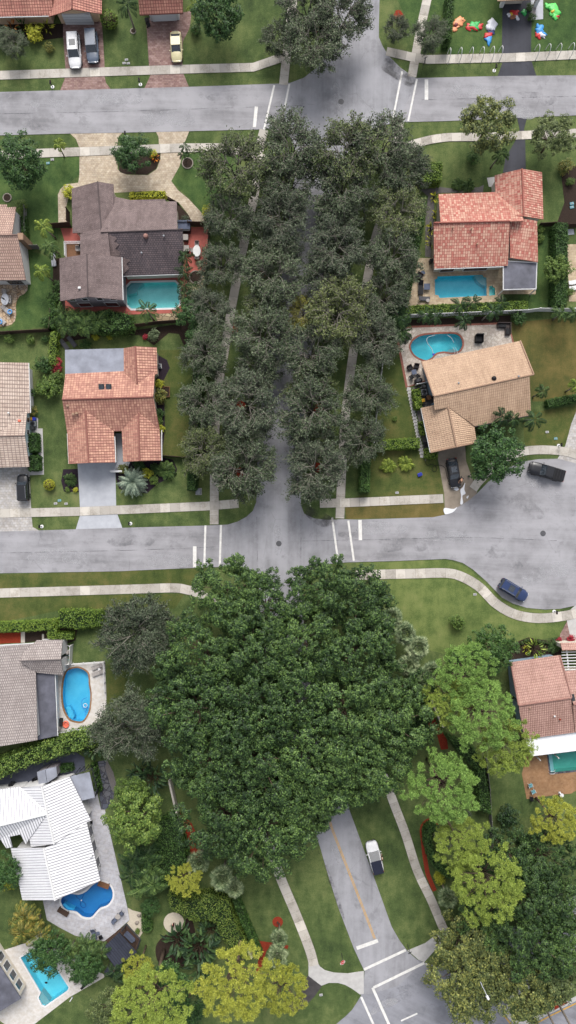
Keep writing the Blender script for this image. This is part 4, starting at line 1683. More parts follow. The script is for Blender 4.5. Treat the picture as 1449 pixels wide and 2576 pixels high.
sheet('planting_bed', t(7, (-60, 545), (105, 540), (105, 592), (-60, 600)), M['mulch_red'])
sheet('planting_bed', t(7, (105, 540), (290, 470), (390, 530), (380, 580), (330, 600), (245, 580), (105, 592)), M['mulch'])
sheet('planting_bed', t(9, (890, 600), (965, 670), (1010, 770), (1010, 850), (960, 830), (930, 700)), M['mulch_red'])
sheet('planting_bed', t(10, (585, 20), (640, 60), (700, 70), (725, 100), (745, 160), (800, 250), (806, 296), (770, 300), (745, 210), (690, 180), (600, 90)), M['mulch_red'])
sheet('planting_bed', band(t(10, (758, 668), (720, 655), (690, 668), (674, 700), (680, 770), (690, 850), (705, 930), (738, 1010)), 11, True), M['mulch_red'])
sheet('planting_bed', band(t(11, (1196, 325), (1215, 390), (1250, 460), (1290, 540), (1330, 566), (1400, 565), (1449, 580)), 9, True), M['mulch_red'])
sheet('planting_bed', t(11, (1290, 545), (1370, 556), (1340, 600), (1310, 700), (1285, 720), (1300, 640)), M['mulch_red'])
sheet('planting_bed', t(8, (1110, 605), (1170, 580), (1210, 565), (1260, 575), (1310, 582), (1370, 565), (1375, 650), (1120, 690), (1090, 670)), M['mulch'])
sheet('planting_bed', t(11, (960, 430), (1000, 540), (1090, 600), (1000, 640), (880, 690), (800, 660), (790, 560), (900, 470)), M['mulch'], (), True)
sheet('planting_bed', t(4, (596, 730), (1120, 706), (1120, 742), (597, 760)), M['mulch'])
sheet('bare_soil', t(7, (284, 1066), (284, 1100), (0, 1150), (0, 1195), (420, 1110), (548, 1010), (535, 1004), (287, 1046)), M['mulch'])
sheet('lawn', t(7, (540, 700), (640, 720), (640, 1000), (548, 1000), (536, 840)), M['lawn_mid'])
sheet('planting_bed', t(6, (625, 190), (745, 160), (740, 480), (690, 560), (672, 430), (640, 280)), M['gravel'])
# drives
sheet('driveway', t(1, (318, 100), (512, 100), (520, 215), (527, 340), (525, 380), (535, 420), (568, 462), (298, 468), (325, 400), (330, 350), (318, 180)), M['paver_red'])
sheet('driveway', t(1, (735, 95), (965, 55), (955, 140), (920, 210), (918, 330), (925, 375), (955, 448), (722, 455), (755, 385), (750, 330)), M['paver_red'])
sheet('driveway', t(2, (1080, -20), (1228, -20), (1222, 250), (1225, 310), (1252, 390), (1050, 396), (1077, 320), (1075, 260)), M['asphalt_black'])
sheet('paving', t(2, (1222, -40), (1283, -40), (1283, 97), (1222, 102)), M['concrete_b'])
sheet('driveway', t(1, (345, 665), (628, 656), (596, 690), (590, 740), (400, 745), (382, 700)), M['paver_beige'])
sheet('driveway', t(1, (778, 650), (958, 648), (928, 720), (925, 745), (800, 745), (798, 690)), M['paver_beige'])
sheet('driveway', [(200, 385), (296, 383), (296, 425), (303, 434), (320, 440), (372, 441), (394, 426), (404, 400), (404, 380), (461, 380), (452, 418), (431, 456), (447, 478), (474, 500), (504, 532), (516, 546), (518, 558), (482, 557), (474, 540), (450, 510), (415, 490), (400, 480), (180, 490), (172, 500), (167, 520), (168, 558), (147, 560), (146, 490), (152, 476), (165, 464), (197, 460), (200, 440)], M['paver_beige'])
sheet('driveway', t(5, (390, 560), (580, 560), (580, 420), (618, 420), (618, 560), (655, 565), (640, 600), (581, 602), (585, 790), (403, 795)), M['concrete_b'])
sheet('driveway', t(5, (405, 825), (590, 822), (617, 898), (380, 908)), M['concrete_b'])
sheet('driveway', t(5, (-80, 580), (147, 580), (158, 805), (-80, 810)), M['paver_grey'])
sheet('driveway', t(5, (-80, 845), (160, 838), (165, 890), (208, 914), (-80, 925)), M['paver_grey'])
sheet('path', t(5, (192, 395), (215, 395), (222, 627), (148, 630), (146, 602), (196, 600)), M['concrete'])
sheet('path', t(5, (148, 330), (192, 342), (193, 500), (150, 520)), M['concrete'])
sheet('driveway', t(6, (745, 500), (890, 478), (896, 560), (925, 640), (952, 715), (935, 745), (870, 795), (790, 838), (785, 720), (760, 580)), M['concrete_d'])
sheet('driveway', t(6, (1449, 310), (1425, 370), (1395, 480), (1355, 548), (1449, 590), (1700, 640), (1700, 290)), M['paver_grey'])
sheet('driveway', t(8, (1398, 445), (1449, 400), (1620, 380), (1620, 600), (1449, 585), (1412, 545)), M['concrete'])
sheet('path', t(8, (1368, 550), (1403, 485), (1418, 555), (1408, 600), (1368, 598)), M['paver_red'])
sheet('driveway', t(2, (1148, 580), (1206, 578), (1187, 650), (1193, 700), (1196, 860), (1080, 870), (1095, 790), (1150, 700), (1165, 650)), M['asphalt_black'])
sheet('path', t(12, (100, 720), (172, 772), (130, 830), (90, 870), (30, 915), (0, 880), (40, 810)), M['dark_path'])
sheet('path', t(4, (1000, 15), (1040, 10), (1042, 60), (1010, 60)), M['concrete'])
# patios
sheet('pool_deck', t(3, (305, 268), (1052, 262), (1046, 487), (968, 488), (940, 520), (938, 694), (640, 703), (580, 692), (328, 692), (330, 350)), M['deck_red'], [offs(oC, .14)])
sheet('paving', t(3, (968, 488), (1046, 487), (1040, 560), (1028, 630), (1000, 672), (970, 700), (930, 728), (860, 740), (792, 735), (780, 700), (938, 694), (940, 520)), M['flag_rock'])
sheet('patio', t(3, (-80, 522), (140, 522), (141, 560), (138, 580), (125, 598), (100, 610), (86, 630), (81, 660), (82, 705), (76, 735), (60, 752), (30, 762), (-80, 766)), M['flag_warm'])
sheet('patio', t(4, (640, 420), (735, 417), (735, 440), (1090, 430), (1250, 450), (1246, 600), (1083, 600), (1081, 640), (950, 645), (640, 658), (590, 669), (608, 610), (625, 520)), M['trav'], [offs(oG, .11), offs(oS, .1)])
PHP = [(998, 843), (1021, 821), (1279, 811), (1293, 872), (1180, 905), (1085, 930), (1092, 990), (1072, 958), (1023, 974)]
sheet('patio', PHP, M['trav_pale'], [offs(oH, .15)])
sheet('brick_border', band([(998, 843), (1023, 974), (1072, 959)], 6), M['brick'])
sheet('brick_border', band([(1019, 823), (1279, 813), (1293, 872)], 5), M['brick'])
sheet('pool_deck', t(7, (262, 760), (320, 700), (528, 684), (535, 830), (536, 900), (525, 998), (286, 1040), (262, 1060)), M['deck_cream'], [offs(oI, .13)])
sheet('pool_deck', t('J', (400, 1450), (404, 1510), (440, 1680), (560, 1752), (700, 1825), (870, 1868), (985, 1880), (1212, 1680), (1190, 1555), (1050, 960), (980, 645), (945, 650), (905, 470), (700, 560), (700, 1300)), M['deck_white'], [offs(oJ, .14)])
sheet('pool_deck', t(11, (-80, 640), (0, 600), (120, 560), (215, 500), (300, 560), (400, 660), (525, 715), (525, 730), (350, 830), (165, 972), (50, 980), (-80, 900)), M['deck_cream'], [offs(oK, .1)])
sheet('pool_deck', t(10, (1176, 420), (1200, 330), (1449, 250), (1700, 250), (1700, 500), (1449, 505), (1425, 520), (1330, 530), (1200, 548)), M['deck_brown'], [offs(oL, .12)])
sheet('patio', t(4, (1404, 350), (1700, 342), (1700, 638), (1413, 637)), M['trav'])
sheet('paving', t(4, (1404, 275), (1436, 272), (1440, 300), (1406, 303)), M['concrete_b'])
sheet('courtyard', t('J', (-60, 480), (-60, 300), (300, 200), (700, 110), (790, 160), (800, 280), (650, 345), (400, 440), (200, 440)), M['slate_dk'])
sheet('path', t('J', (905, 200), (1000, 185), (1060, 300), (1080, 380), (1060, 560), (1010, 630), (985, 648), (946, 650), (930, 520), (950, 430), (925, 300)), M['slate'])
sheet('gravel_bed', t('J', (1000, 185), (1060, 300), (1085, 400), (1060, 500), (1020, 380), (985, 260)), M['gravel'])
sheet('sand_bed', t('J', (1195, 1565), (1240, 1590), (1320, 1610), (1330, 1700), (1340, 1790), (1300, 1850), (1180, 1720), (1213, 1680)), M['sand'])
sheet('bare_soil', t(11, (640, 460), (705, 535), (690, 590), (560, 560), (540, 545)), M['wood_dk'])
sheet('bare_soil', t(6, (745, 480), (900, 460), (905, 480), (755, 515)), M['concrete_d'])
# roads
strip_z = .040
ROAD1 = [(-400, 250), (0, 232), (150, 228), (480, 219), (700, 211), (860, 200), (1045, 197), (1260, 192), (1449, 190), (1900, 172), (1900, 272), (1449, 291), (1300, 297), (1130, 305), (1010, 308), (860, 318), (660, 326), (380, 333), (160, 337), (0, 341), (-400, 358)]
flat('road', ROAD1, M['asphalt'], .060)
R2R = [(958, -120), (953, 60), (953, 95), (963, 118), (978, 142), (1008, 172), (1045, 197), (1045, 210), (1005, 300), (1000, 309), (960, 316), (915, 335), (870, 390), (838, 480), (820, 640), (800, 800), (775, 950), (760, 1150), (757, 1270), (765, 1292), (790, 1304), (835, 1309), (850, 1320), (850, 1405), (890, 1413), (810, 1420), (772, 1438), (757, 1470), (762, 1550), (785, 1700), (825, 1850), (880, 2040), (935, 2190), (985, 2330), (1005, 2365), (1022, 2388), (1060, 2425), (1000, 2480), (930, 2500)]
R2L = [(845, -120), (838, 60), (828, 110), (810, 150), (795, 172), (765, 196), (728, 210), (720, 222), (700, 318), (690, 326), (730, 345), (752, 400), (735, 480), (717, 640), (692, 800), (662, 950), (648, 1150), (645, 1262), (636, 1285), (620, 1300), (598, 1312), (575, 1319), (560, 1330), (560, 1412), (570, 1421), (600, 1424), (632, 1438), (648, 1470), (655, 1550), (675, 1700), (715, 1850), (775, 2040), (805, 2130), (822, 2190), (850, 2280), (890, 2385), (917, 2443), (914, 2500)]
flat('road', R2R + R2L[::-1], M['asphalt_b'], .068)
ROAD3 = [(-400, 1355), (0, 1337), (105, 1334), (200, 1331), (330, 1327), (520, 1322), (700, 1314), (860, 1306), (900, 1307), (1090, 1301), (1118, 1295), (1145, 1280), (1180, 1258), (1198, 1243), (1240, 1200), (1304, 1163), (1354, 1155), (1404, 1154), (1449, 1166), (1500, 1190), (1560, 1250), (1590, 1340), (1560, 1440), (1500, 1500), (1449, 1523), (1410, 1531), (1370, 1533), (1325, 1529), (1290, 1518), (1262, 1503), (1224, 1463), (1190, 1433), (1164, 1416), (1140, 1409), (1120, 1406), (1000, 1411), (890, 1414), (700, 1421), (500, 1428), (300, 1437), (0, 1442), (-400, 1458)]
flat('road', ROAD3, M['asphalt'], .062)
R5 = t(12, (-400, 1300), (100, 1060), (180, 1010), (240, 966), (290, 925), (322, 893), (345, 858), (366, 822), (378, 790), (385, 700), (500, 620), (595, 588), (618, 615), (650, 640), (690, 657), (750, 673), (820, 640), (1000, 545), (1449, 318), (2300, -110), (2300, 1900), (-400, 1900))
flat('road', R5, M['asphalt_c'], .064)
# walks
for k_, (pts, w, sm) in enumerate((
    (t(1, (-200, 388), (0, 380), (600, 360), (980, 348), (1275, 340), (1420, 290)), 22, False),
    ([(744, -60), (735, 20), (724, 110), (713, 214)], 22, False),
    ([(664, 327), (652, 380), (640, 490), (627, 548), (602, 672), (582, 778), (562, 900), (550, 965), (543, 1040), (540, 1160), (539, 1319)], 22, True),
    ([(1082, -60), (1074, 0), (1057, 76), (1036, 194)], 22, False),
    ([(1005, 308), (994, 420), (982, 472), (962, 540), (944, 602), (929, 675), (910, 780), (889, 885), (869, 1046), (860, 1180), (855, 1304)], 22, True),
    (t(1, (-250, 800), (0, 783), (200, 772), (600, 757), (900, 745), (1130, 744), (1220, 762), (1330, 800)), 22, False),
    (t(2, (495, 260), (620, 288), (700, 301), (1100, 292), (1449, 277), (1800, 258)), 22, False),
    (t(2, (545, 790), (610, 736), (700, 708), (760, 697), (830, 691), (1000, 690), (1210, 680), (1449, 670), (1800, 652)), 21, True),
    (t(5, (-250, 832), (0, 822), (400, 812), (700, 800), (1040, 785), (1200, 772)), 22, False),
    (t(6, (160, 772), (300, 768), (780, 747)), 22, False),
    (t(6, (930, 700), (960, 660), (1030, 590), (1100, 540), (1180, 511), (1270, 502), (1370, 508), (1449, 526), (1600, 580)), 22, True),
    (t(7, (-250, 352), (0, 342), (400, 330), (700, 321), (870, 316), (940, 325), (1010, 348), (1080, 400)), 23, True),
    (t(8, (340, 252), (500, 247), (640, 244), (790, 241), (870, 258), (960, 310), (1040, 390), (1120, 440), (1200, 463), (1290, 468), (1400, 455), (1449, 443)), 24, True),
    ([(640, 2010), (672, 2110), (703, 2200), (745, 2300), (778, 2385), (790, 2428)], 24, True),
    ([(950, 1900), (985, 2005), (1019, 2095), (1049, 2188), (1085, 2264), (1112, 2328), (1122, 2350)], 22, True),
)):
    strip('pavement', pts, w, M['walk'], .082 + .0015 * k_, th=.09, smooth=sm)
for pts in (t(12, (603, 594), (655, 640), (685, 653), (730, 602), (800, 540), (760, 505), (690, 558)),
            t(12, (103, 652), (148, 652), (160, 675), (185, 694), (230, 706), (300, 710), (381, 698), (381, 812), (362, 815), (320, 785), (285, 766), (250, 757), (205, 757), (168, 771), (103, 722))):
    P_ = ccw([W2(p) for p in pts])
    o = MB().prism(P_, 0, .092).build('pavement', M['concrete'])
    o['kind'] = 'structure'
# worn patches and damp litter by the kerbs
for pts, m in ((t(2, (500, 290), (570, 350), (640, 400), (615, 440), (560, 410), (520, 385), (470, 345)), 'stain'),
               (t(6, (70, 770), (240, 850), (270, 870), (220, 880), (170, 890), (110, 850), (75, 810)), 'stain'),
               (t(12, (150, 92), (185, 150), (225, 240), (270, 370), (283, 430), (262, 400), (220, 290), (180, 180)), 'stain'),
               (t(6, (1440, 745), (1449, 740), (1440, 760)), 'pale_patch'),
               (t(2, (830, 420), (850, 440), (862, 468), (848, 470), (832, 440)), 'pale_patch'),
               (t(6, (785, 795), (830, 800), (850, 790), (830, 815), (790, 826)), 'soap'),
               (t(6, (878, 690), (890, 668), (886, 700), (892, 722), (876, 735), (880, 770), (866, 775), (870, 735), (866, 705)), 'soap'),
               (t(6, (832, 700), (850, 690), (858, 702), (846, 708)), 'soap'),
               (t(6, (896, 740), (908, 732), (902, 748)), 'soap')):
    _z[0] += .0006
    flat('stain', crv(pts, True, 4), M[m], _z[0] + .07)
for k_, (x, y, L_, a_, m) in enumerate(((120, 262, 90, -.03, 'pale_patch'), (300, 250, 120, -.03, 'pale_patch'), (90, 320, 80, -.03, 'stain'), (420, 300, 150, -.03, 'pale_patch'), (560, 245, 80, -.03, 'stain'), (1180, 230, 120, -.02, 'pale_patch'), (1330, 250, 140, -.02, 'stain'), (1290, 285, 130, -.02, 'pale_patch'),
                                    (150, 1400, 160, -.02, 'pale_patch'), (330, 1360, 120, -.02, 'stain'), (420, 1410, 130, -.02, 'pale_patch'), (960, 1330, 130, -.02, 'pale_patch'), (1010, 1370, 150, -.05, 'stain'), (1130, 1350, 120, .1, 'pale_patch'), (1300, 1260, 160, .5, 'stain'), (1370, 1230, 120, .6, 'pale_patch'),
                                    (1380, 1440, 160, -.3, 'pale_patch'), (1260, 1400, 120, .4, 'stain'), (880, 1345, 60, 0, 'stain'), (850, 2150, 80, 1.2, 'pale_patch'), (905, 2290, 70, 1.2, 'stain'), (1010, 2500, 140, -.45, 'stain'), (960, 2530, 90, -.45, 'pale_patch'), (850, 250, 90, 1.4, 'pale_patch'), (700, 1360, 80, 1.5, 'pale_patch'))):
    ca, sa = math.cos(a_), math.sin(a_)
    q = [(x + ca * L_ * .5 * u - sa * L_ * .13 * v, y + sa * L_ * .5 * u + ca * L_ * .13 * v) for u, v in ((-1, .2), (-.6, .9), (.1, .7), (.7, 1), (1, 0), (.5, -.8), (-.2, -1), (-.8, -.6))]
    _z[0] += .0004
    flat('stain', crv(q, True, 4), M['scuff'] if m == 'stain' else M[m], .0695 + .0002 * k_)
for pts in ([(0, 287), (300, 281), (640, 270), (760, 266)], [(1060, 252), (1449, 243)], [(0, 1391), (330, 1384), (560, 1375)], [(760, 1361), (1000, 1356), (1180, 1352), (1400, 1360)], [(646, 1300), (648, 1425)], [(757, 1306), (757, 1425)], [(760, 262), (800, 264)]):
    strip('road_seam', pts, .9, M['seam'], .0748)
# painted lines
ML = .076


def line(a, b, w, mat='white_line', ext=None):
    flat('road_marking', band([a, b], w), M[mat], ML)


for n, a, b, w in ((1, (1290, 538), (1280, 641), 8), (1, (1380, 430), (1328, 653), 4.5), (2, (574, 360), (525, 613), 4.5), (2, (648, 400), (604, 611), 4.5), (2, (696, 401), (696, 504), 9),
                   (7, (980, 107), (980, 213), 9), (7, (1034, 2), (1028, 210), 5), (7, (1112, 0), (1106, 209), 5), (12, (345, 583), (452, 545), 9), (12, (382, 690), (592, 592), 6.5),
                   (12, (430, 781), (685, 657), 6.5), (12, (425, 781), (545, 1050), 6.5), (12, (368, 828), (465, 1045), 5.5), (12, (568, 948), (650, 911), 4), (12, (690, 661), (706, 668), 5)):
    line(*t(n, a, b), w)
line((728, 212), (708, 311), 4.5)
line(t(6, (222, 843))[0], t(8, (250, 168))[0], 5)
line(t(6, (303, 858))[0], t(8, (331, 180))[0], 5)
line(t(6, (362, 855))[0], t(8, (364, 76))[0], 8.5)
for dx in (-1.8, 1.8):
    q = [(p[0] + dx, p[1]) for p in ([(815, 2020)] + t(10, (210, 660)) + t(12, (232, 10), (330, 260), (400, 440), (436, 535)))]
    flat('road_marking', band(q, 1.5, True), M['yellow_line'], ML)
# median island of the main road
MED = t('B', (742, 1020), (745, 960), (762, 905), (800, 830), (1110, 655), (1449, 480), (2300, 30), (2300, 430), (1449, 890), (1200, 1012), (970, 1125), (890, 1140), (810, 1100))
P_ = ccw([W2(p) for p in crv(MED, True, 4)])
o = MB().prism(P_, 0, .2).build('kerb', M['concrete']); o['kind'] = 'structure'
flat('lawn', offs(P_, -.7), M['lawn'], .205, world=True)
flat('planting_bed', t('B', (1225, 890), (1290, 882), (1370, 905), (1230, 985)), M['mulch_red'], .209)
q = crv(t('B', (735, 1045), (800, 1125), (860, 1180)))
flat('road_marking', band(q, 3), M['yellow_line'], ML)
flat('road_marking', band(t('B', (980, 1160), (1200, 1042), (1449, 922), (1800, 750)), 3), M['yellow_line'], ML)
flat('road_marking', band(t('B', (1120, 620), (1449, 445)), 2.5), M['yellow_line'], ML)

# ================================================================= houses
W_ = M
# --- A: terracotta house, top left
hA = house('house', 'terracotta roofed house with a white garage door behind two parked cars', (90, 0))
hA.name = 'house'
roof(hA, t(1, (-500, 96, 3), (262, 77, 3), (262, -150, 5.2), (-500, -130, 5.2), (262, -380, 3), (-500, -360, 3)), [(0, 1, 2, 3), (3, 2, 4, 5)], M['r_redt'], M['w_peach'], .9)
_, wl = roof(hA, t(1, (245, 84, 3), (362, 46, 4.7), (512, 70, 3), (512, -200, 3), (362, -200, 4.7), (245, -200, 3)), [(0, 1, 4, 5), (1, 2, 3, 4)], M['r_redt'], M['w_peach'], 1.05)
fy_ = min(p[1] for p in wl)
ridge_caps(hA, [t(1, (362, 46, 4.7), (362, -200, 4.7))], M['r_redt'])
i = edge_facing(wl, .2, -1)
a = W(*t(1, (333, 100))[0]); b = W(*t(1, (474, 97))[0])
gd = MB().box(((a.x + b.x) / 2, fy_ + .1, 1.15), ((b - a).length, .5, 2.25)).build('garage_door', M['garage'], hA)
mb = MB()
for k in range(1, 4): mb.box(((a.x + b.x) / 2, fy_ - .155, .03 + k * .56), ((b - a).length, .03, .03))
mb.build('panel_line', M['grey_metal'], gd)
for x in (112, 180, 247):
    p = W(*t(1, (x, 112))[0])
    MB().lathe([(.2, 0), (.2, .12), (.15, .2), (.15, 2.5), (.2, 2.6), (.2, 2.75)], p, 10).build('porch_column', M['white'], hA)
gutter(hA, t(1, (-500, 98, 3), (245, 80, 3)), M['white'])
# --- B
hB = house('house', 'small terracotta garage wing behind the parked cream sedan', (405, 5))
_, wl = roof(hB, t(1, (703, 76, 3), (921, 66, 3), (918, -170, 3), (688, -170, 3), (693, -42, 4.8), (917, -50, 4.8)), [(0, 1, 5, 4), (4, 5, 2, 3)], M['r_redt'], M['w_white'], 1.1)
i = edge_facing(wl, 0, -1)
gd = on_wall(hB, wl, i, .1, .9, .03, 2.3, 'garage_door', M['garage'], M['white'])
ridge_caps(hB, [t(1, (693, -42, 4.8), (917, -50, 4.8))], M['r_redt'])
# --- M
hM = house('house', 'house front with two white columns above the black driveway', (1305, -60))
roof(hM, t(2, (1048, -260, 5), (1275, -260, 5), (1262, -4, 3), (1054, 5, 3)), [(0, 1, 2, 3)], M['r_tan'], M['w_cream'], 1.6)
for x in (1072, 1240):
    p = W(*t(2, (x, 32))[0])
    MB().box((p.x, p.y, 1.35), (.55, .55, 2.7)).build('column', M['white'], hM)
# --- C: grey shingle house
hC = house('house', 'grey shingle house with a dark stained slope beside the octagonal pool', t(3, (600, 350))[0])
roof(hC, t(3, (360, 68, 3), (491, 33, 4.9), (571, 46, 3.7), (575, 300, 3.7), (510, 290, 4.9), (365, 292, 3)), [(0, 1, 4, 5), (1, 2, 3, 4)], M['r_grey'], M['w_cream'], .4)
roof(hC, t(3, (570, 108, 3.1), (655, 126, 3.1), (830, 121, 3.1), (835, 133, 3.1), (889, 133, 3.2), (892, 274, 5.2), (505, 287, 5.2)), [(0, 1, 2, 3, 4, 5, 6)], M['r_grey'], M['w_cream'], .35)
roof(hC, t(3, (545, 289, 5.18), (920, 273, 5.18), (922, 497, 3), (613, 508, 3), (556, 410, 3.9)), [(0, 1, 2, 3, 4)], M['r_dark'], M['w_cream'], .45)
roof(hC, t(3, (403, 297, 4.3), (540, 262, 5.1), (556, 412, 5.0), (404, 408, 4.3)), [(0, 1, 2, 3)], M['r_grey'], M['w_cream'], .3)
_, wl = roof(hC, t(3, (299, 419, 5), (437, 398, 6.6), (609, 412, 5), (617, 629, 5), (442, 613, 6.6), (303, 634, 5)), [(0, 1, 4, 5), (1, 2, 3, 4)], M['r_grey'], M['w_grey'], .5)
ridge_caps(hC, [t(3, (491, 33, 4.9), (510, 285, 4.9)), t(3, (437, 398, 6.6), (442, 613, 6.6)), t(3, (545, 288, 5.2), (920, 273, 5.2))], M['r_grey'], .1)
ks = [k for k in range(len(wl)) if (Vector(wl[(k + 1) % len(wl)][:2]) - Vector(wl[k][:2])).normalized().x > .9]
for k in ks:
    for u0, u1, z0, z1 in ((.15, .35, 3.4, 4.6), (.62, .82, 3.4, 4.6), (.3, .75, .3, 2.2)):
        on_wall(hC, wl, k, u0, u1, z0, z1, 'window', M['glass'], M['white'])
mb = MB()
gutter(hC, t(3, (922, 499, 3), (617, 509, 3)), M['white'])
gutter(hC, t(3, (613, 414, 5), (619, 629, 5)), M['white'])
vent(hC, *t(3, (733, 307))[0], 5.1, M['r_pink'], 1)
vent(hC, *t(3, (825, 310))[0], 4.9, M['grey_metal'])
vent(hC, *t(3, (714, 395))[0], 4.1, M['grey_metal'])
vent(hC, *t(3, (400, 568))[0], 6.3, M['white'], 2)
# lighter mended shingles on the dark slope
for pts in (t(3, (548, 300, 5.1), (590, 318, 4.95), (575, 335, 4.75), (600, 350, 4.6), (580, 372, 4.4), (604, 388, 4.25), (600, 408, 4.05), (556, 408, 4.05)),
            t(3, (612, 415, 4.0), (655, 428, 3.85), (636, 448, 3.65), (650, 470, 3.42), (620, 500, 3.12), (614, 500, 3.12))):
    roof(hC, [(p[0], p[1], p[2] + .06) for p in pts], [tuple(range(len(pts)))], M['r_grey'], None, name='roof_patch', th=.02)
# balcony
q = [W(*p, 3.2) for p in t(3, (333, 347), (446, 347), (448, 410), (335, 416))]
bal = MB().prism([(p.x, p.y) for p in ccw([(v.x, v.y) for v in q]) ] if False else ccw([(v.x, v.y) for v in q]), 3.02, 3.2).build('balcony', M['wood'], hC)
mb = MB()
for a, b in ((0, 1), (1, 2), (3, 0)):
    A_, B_ = q[a], q[b]
    for z in (.12, .55, 1.0): mb.tube([A_ + Vector((0, 0, z)), B_ + Vector((0, 0, z))], .05, 4)
    for k in range(9):
        p = A_.lerp(B_, k / 8)
        mb.box((p.x, p.y, p.z + .5), (.05, .05, 1.0))
mb.build('railing', M['white'], bal)
for p in q: MB().box((p.x, p.y, 1.5), (.14, .14, 3.0)).build('balcony_post', M['white'], hC)
# --- D: terracotta house with two front gables
hD = house('house', 'terracotta tile house with two front gables and a grey flat roof at the back', t(5, (560, 300))[0])
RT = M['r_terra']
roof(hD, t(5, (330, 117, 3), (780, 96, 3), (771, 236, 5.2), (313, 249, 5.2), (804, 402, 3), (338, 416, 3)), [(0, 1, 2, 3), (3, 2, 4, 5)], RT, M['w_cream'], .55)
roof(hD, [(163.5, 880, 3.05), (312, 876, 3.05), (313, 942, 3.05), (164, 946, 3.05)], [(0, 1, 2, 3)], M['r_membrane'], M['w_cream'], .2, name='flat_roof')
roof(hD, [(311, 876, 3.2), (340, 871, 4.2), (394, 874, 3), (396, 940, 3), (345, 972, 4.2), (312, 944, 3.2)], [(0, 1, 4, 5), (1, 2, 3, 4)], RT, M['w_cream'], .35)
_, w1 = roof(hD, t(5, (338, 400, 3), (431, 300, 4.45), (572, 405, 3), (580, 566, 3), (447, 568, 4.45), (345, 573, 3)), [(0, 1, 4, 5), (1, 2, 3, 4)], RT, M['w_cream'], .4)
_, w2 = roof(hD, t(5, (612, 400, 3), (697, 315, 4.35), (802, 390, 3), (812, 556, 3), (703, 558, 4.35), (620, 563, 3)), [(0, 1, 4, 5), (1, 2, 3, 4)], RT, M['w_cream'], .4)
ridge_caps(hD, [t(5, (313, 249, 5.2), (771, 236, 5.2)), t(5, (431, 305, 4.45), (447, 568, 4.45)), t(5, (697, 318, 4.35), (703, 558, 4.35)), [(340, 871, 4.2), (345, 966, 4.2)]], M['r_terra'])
for wl, nm, u0, u1, z0, z1 in ((w1, 'garage_door', .08, .92, .03, 2.25), (w2, 'window', .25, .75, .8, 2.2)):
    for k in range(len(wl)):
        e = Vector(wl[(k + 1) % len(wl)][:2]) - Vector(wl[k][:2])
        if e.normalized().x > .9 and e.length > 1.5: on_wall(hD, wl, k, u0, u1, z0, z1, nm, M['garage'] if nm[0] == 'g' else M['glass'], M['white'])
gutter(hD, t(5, (338, 420, 3), (345, 573, 3)), M['white'])
gutter(hD, t(5, (813, 402, 3), (814, 556, 3)), M['white'])
gutter(hD, t(5, (577, 435, 3), (582, 566, 3)), M['white'])
for x in (510, 547):
    p = W(*t(5, (x, 190))[0], 4.5)
    sk = MB().rbox((p.x, p.y, 4.42), (.85, 1.2, .3), .05, 0, 0, ('X', .25)).build('skylight', M['dkmetal'], hD)
    MB().box((p.x, p.y, 4.575), (.6, .9, .03), 0, 0, ('X', .25)).build('pane', M['glass'], sk)
for x, y, z in ((368, 322, 4.6), (386, 318, 4.6), (728, 164, 3.9), (730, 392, 3.8), (340, 280, 4.9)):
    vent(hD, *t(5, (x, y))[0], z - .1, M['r_tan'], 2)
# --- E
hE = house('house', 'pale beige barrel tile house with aqua side wall at the left edge', t('E', (50, 1000))[0])
roof(hE, t('E', (-600, 160, 5.2), (395, 178, 3), (421, 875, 3), (378, 880, 3.05), (0, 1230, 3.88), (-600, 1700, 5.2)), [(0, 1, 2, 3, 4, 5)], M['r_beige'], M['w_white'], .5)
_, wl = roof(hE, t('E', (380, 818, 3), (345, 1190, 4.0), (411, 1626, 2.7), (-600, 1650, 2.7), (-600, 1215, 4.0), (-600, 820, 3)), [(0, 1, 4, 5), (1, 2, 3, 4)], M['r_beige'], M['w_teal'], .45)
ridge_caps(hE, [t('E', (345, 1190, 4.0), (-600, 1215, 4.0))], M['r_beige'], .12)
gutter(hE, t('E', (398, 180, 3), (423, 875, 3)), M['white'])
for k in range(len(wl)):
    e = Vector(wl[(k + 1) % len(wl)][:2]) - Vector(wl[k][:2])
    if e.normalized().y > .8 and e.length > 2:
        for u in ((.12, .3), (.62, .8)): on_wall(hE, wl, k, u[0], u[1], 1.0, 2.1, 'window', M['glass'], M['white'])
    if e.normalized().x > .9: on_wall(hE, wl, k, .6, .94, .03, 2.2, 'garage_door', M['garage'], M['white'])
vent(hE, *t('E', (272, 985))[0], 3.5, M['coral'], 2)
vent(hE, *t('E', (128, 880))[0], 3.7, M['white'])
# --- F
hF = house('house', 'rose beige flat tile house with a white side wall by the curved patio', t('F', (100, 900))[0])
roof(hF, t('F', (-600, 95, 3), (135, 90, 3), (140, 150, 3.1), (320, 133, 3), (235, 690, 5), (-600, 706, 5)), [(0, 1, 2, 3, 4, 5)], M['r_rose'], M['w_white'], .35)
_, wl = roof(hF, t('F', (-600, 716, 5), (345, 700, 5), (512, 1586, 3), (-600, 1592, 3)), [(0, 1, 2, 3)], M['r_rose'], M['w_white'], .3)
ridge_caps(hF, [t('F', (-600, 708, 5), (345, 697, 5))], M['r_rose'], .12)
p = W(*t('F', (400, 720))[0], 4)
MB().rbox((p.x, p.y, 2.0), (.9, 1.1, 4.0), .06).build('chimney', M['r_tan'], hF)
gutter(hF, t('F', (512, 1592, 3), (-600, 1598, 3)), M['dkmetal'])
for k in range(len(wl)):
    e = Vector(wl[(k + 1) % len(wl)][:2]) - Vector(wl[k][:2])
    if e.normalized().x > .9: on_wall(hF, wl, k, .6, .9, .05, 2.1, 'patio_door', M['glass'], M['white'])
